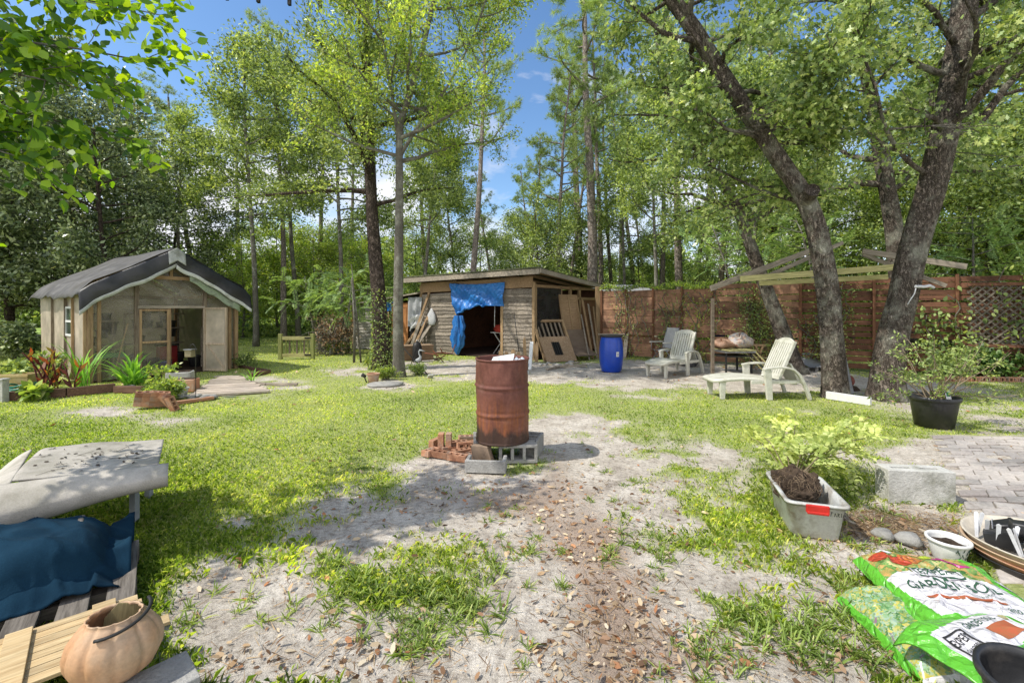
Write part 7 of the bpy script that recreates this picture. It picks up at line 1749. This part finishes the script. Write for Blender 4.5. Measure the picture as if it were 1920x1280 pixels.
# left trailing wing of the carpet running out of frame
def wing_(u, v):
    a = BLc.lerp(FLc, v*1.0); b2 = Vector((-.22*u, -.12*u, 0)); p = a+b2
    p.z = .475-.22*u**1.4*(1-.4*v)-.02*math.sin(v*6)*u
    if v > .8: p += uy_.normalized()*.2*(v-.8)/.2*u*.6
    return p-cc
b = MB(); b.grid(wing_, 30, 30); solid(b.build('carpet_fold', M_carpet, cp), .012)
def front_(u, v):   # hanging curled front roll, long, toward lower left
    p0 = FRc.lerp(FLc, u*2.1-.10); a = v*2.6; R = .065+.075*u; fr = uy_.normalized()
    p = p0+fr*(R*math.sin(a)+.09*min(1, v*2)); p.z = .474+R*(math.cos(a)-1)-(.05*u+.05*u*u)*min(1, v*2)+.012*math.sin(u*9)*v
    return p-cc
b = MB(); b.grid(front_, 50, 20); solid(b.build('carpet_roll', M_carpet, cp), .012)
rg = np.random.default_rng(340); n = 60; P = np.array([(cc+cfun(.12+.75*rg.random(), .1+.8*rg.random()))[:] for i in range(n)])+[0, 0, .010]
t = thing('twigs', 'dry twigs and leaf bits scattered on the grey carpet', 'twigs'); me = leafmesh('leaf_bits', P, rg.normal(size=P.shape)*[1, 1, .1], .03, 'curl', rg, .8); me.materials.append(M_soil); link('leaf_bits', me, None, t); b = MB()
for i in range(14):
    p = cc+cfun(.15+.7*rg.random(), .12+.75*rg.random())+up*.012; d = rv(rg, .1); d.z = 0; e = rv(rg, .05); e.z = 0; b.tube([p, p+d*.6, p+d*1.1+e*.4], .0012, 4)
b.build('stick', M_soil, t); t['kind'] = 'stuff'
# pallet + blue blanket
M_pal = wood('old_pallet_wood', (.07, .06, .052), (.27, .24, .21), 'x', bump=.9, dirt=(.04, .035, .03))
pl = thing('pallet', 'dark weathered pallet under the blue blanket', 'pallet', (-2.55, 2.15, 0), rad(38))
for y in (-.45, 0, .45): MB().box((0, y, .055), (1.2, .09, .09)).build('stringer', M_pal, pl, bev=.004)
for i in range(7): MB().box((-.54+.18*i, 0, .113), (.115, 1.0, .022)).build('deck_board', wood('old_deck_board', (.08, .068, .058), (.30, .27, .235), 'y', bump=.9) if i == 0 else bpy.data.materials['old_deck_board'], pl, bev=.003)
bb = thing('crate', 'low dark crate hidden under the blue blanket', 'crate', (-2.80, 2.38, .125), rad(38)); MB().box((0, 0, .11), (.80, .40, .22)).build('crate_side', M_pal, bb, bev=.01)
bt = thing('blanket', 'dark teal blue felt blanket draped over the pallet pile', 'blanket', (-2.78, 2.38, 0), rad(38))
M_felt = mat('teal_felt', (.005, .021, .040), (.010, .038, .068), sc=4, rough=1, bump=.6, bsc=140, bdist=.004, spec=.1)
def blf(u, v):
    x = (u-.5)*1.22; y = (v-.5)*.86
    k = max(0, 1-(abs(x)/.50)**4)*max(0, 1-(abs(y)/.33)**4); h = .15+.24*k**.45
    if k == 0:
        d = max(abs(x)-.50, abs(y)-.33, 0); h = max(.135, .17-.3*d)
    h += .022*math.sin(x*9+y*4)*(1-k*.7)+.05*float(fbm(x*3.5, y*3.5, s=61, o=3))+.022*(1-abs(float(vnoise(x*6+y*2, y*3, s=63))))**5+.010*(1-abs(float(vnoise(x*13, y*9+x*4, s=67))))**4+.018*math.sin(y*13-x*5)*(1-k)
    if x > .50: h += .10*math.sin((y+.2)*11)*(x-.50)/.1*.5+.03
    xx = x*(.93 if y < -.3 else 1)
    return (xx, y*.96, h)
b = MB(); b.grid(blf, 90, 70); solid(b.build('felt_sheet', M_felt, bt), .008)
# crate of fresh slats
fs_ = thing('slat_bundle', 'pale fresh pine slat panel held by two cross battens', 'slat panel', (-2.28, 1.87, .150), rad(42.5))
for i in range(8): MB().box((-.15+.012*math.sin(i*2), .03-.054*i, .0), (1.45+.04*math.sin(i*3), .05, .016)).build('slat', M_fresh, fs_, bev=.002)
for x in (.17, .45): MB().box((x, -.19 if x < .3 else -.04, .018), (.085, .46 if x < .3 else .19, .018)).build('batten', M_fresh, fs_, bev=.002)
MB().box((.62, -.30, .018), (.10, .07, .016)).build('batten', M_fresh, fs_, bev=.002)
# block + pumpkin pail
cblock('concrete block under the pumpkin pail beside the pallet', (-1.47, 1.72, .10), (rad(90), 0, rad(48)), .40, .20, .20, 2, M_conc)
pk = thing('pumpkin_pail', 'faded orange plastic pumpkin pail with black handle at the lower left', 'pail', (-1.515, 1.735, .205), rad(20))
def pkf(r_, z, th):
    k = 1-.035*abs(math.cos(4.5*th))**.0*(0) ; lob = 1-.075*(1-abs(math.sin(5*th)))**2.2
    return (r_*lob*(1+.0*z), z)
M_pump = mat('faded_pumpkin_plastic', (.66, .36, .18), (.74, .50, .31), sc=3, rough=.5, bump=.06, bsc=60, transl=.12, dirt=(.62, .45, .30), dsc=3)
hp = .27
pk.scale = (.84, .84, .84)
prof = [(0, 0), (.07, .0), (.10, .006), (.145, .045), (.168, .10), (.172, .14), (.160, .19), (.130, .235), (.105, .258), (.097, .270), (.100, .276), (.094, .277), (.090, .268), (.120, .235), (.150, .19), (.163, .14), (.158, .10), (.135, .05), (0, .012)]
b = MB(); b.lathe(prof, 100, fn=pkf); o = b.build('pail_body', M_pump, pk); o.scale = (1.05, .95, 1)
hb = MB(); hb.tube([Vector((.10*math.cos(a)+.0, -.0+.11*math.sin(a)*1.0, .262+.02*math.sin(a))) for a in np.linspace(-1.2, 1.25, 18)], .0065, 8)
o = hb.build('handle', M_black, pk, rot=(0, 0, rad(-30))); o.scale = (1.25, 1.2, 1)
o = MB().prism([(-.07, 0), (.07, 0), (.075, .20), (-.02, .215), (-.065, .16)], -.012, .012, Matrix.Rotation(PI/2, 4, 'X')).build('wood_offcut', wood('olive_plank', (.13, .11, .05), (.24, .20, .10), 'z'), None, bev=.003); o.scale = (.8,)*3; o.location = (-1.535, 1.765, .27); o.rotation_euler = (rad(-14), rad(4), rad(25)); tag(o, 'mossy wood offcut standing in the pumpkin pail', 'offcut')
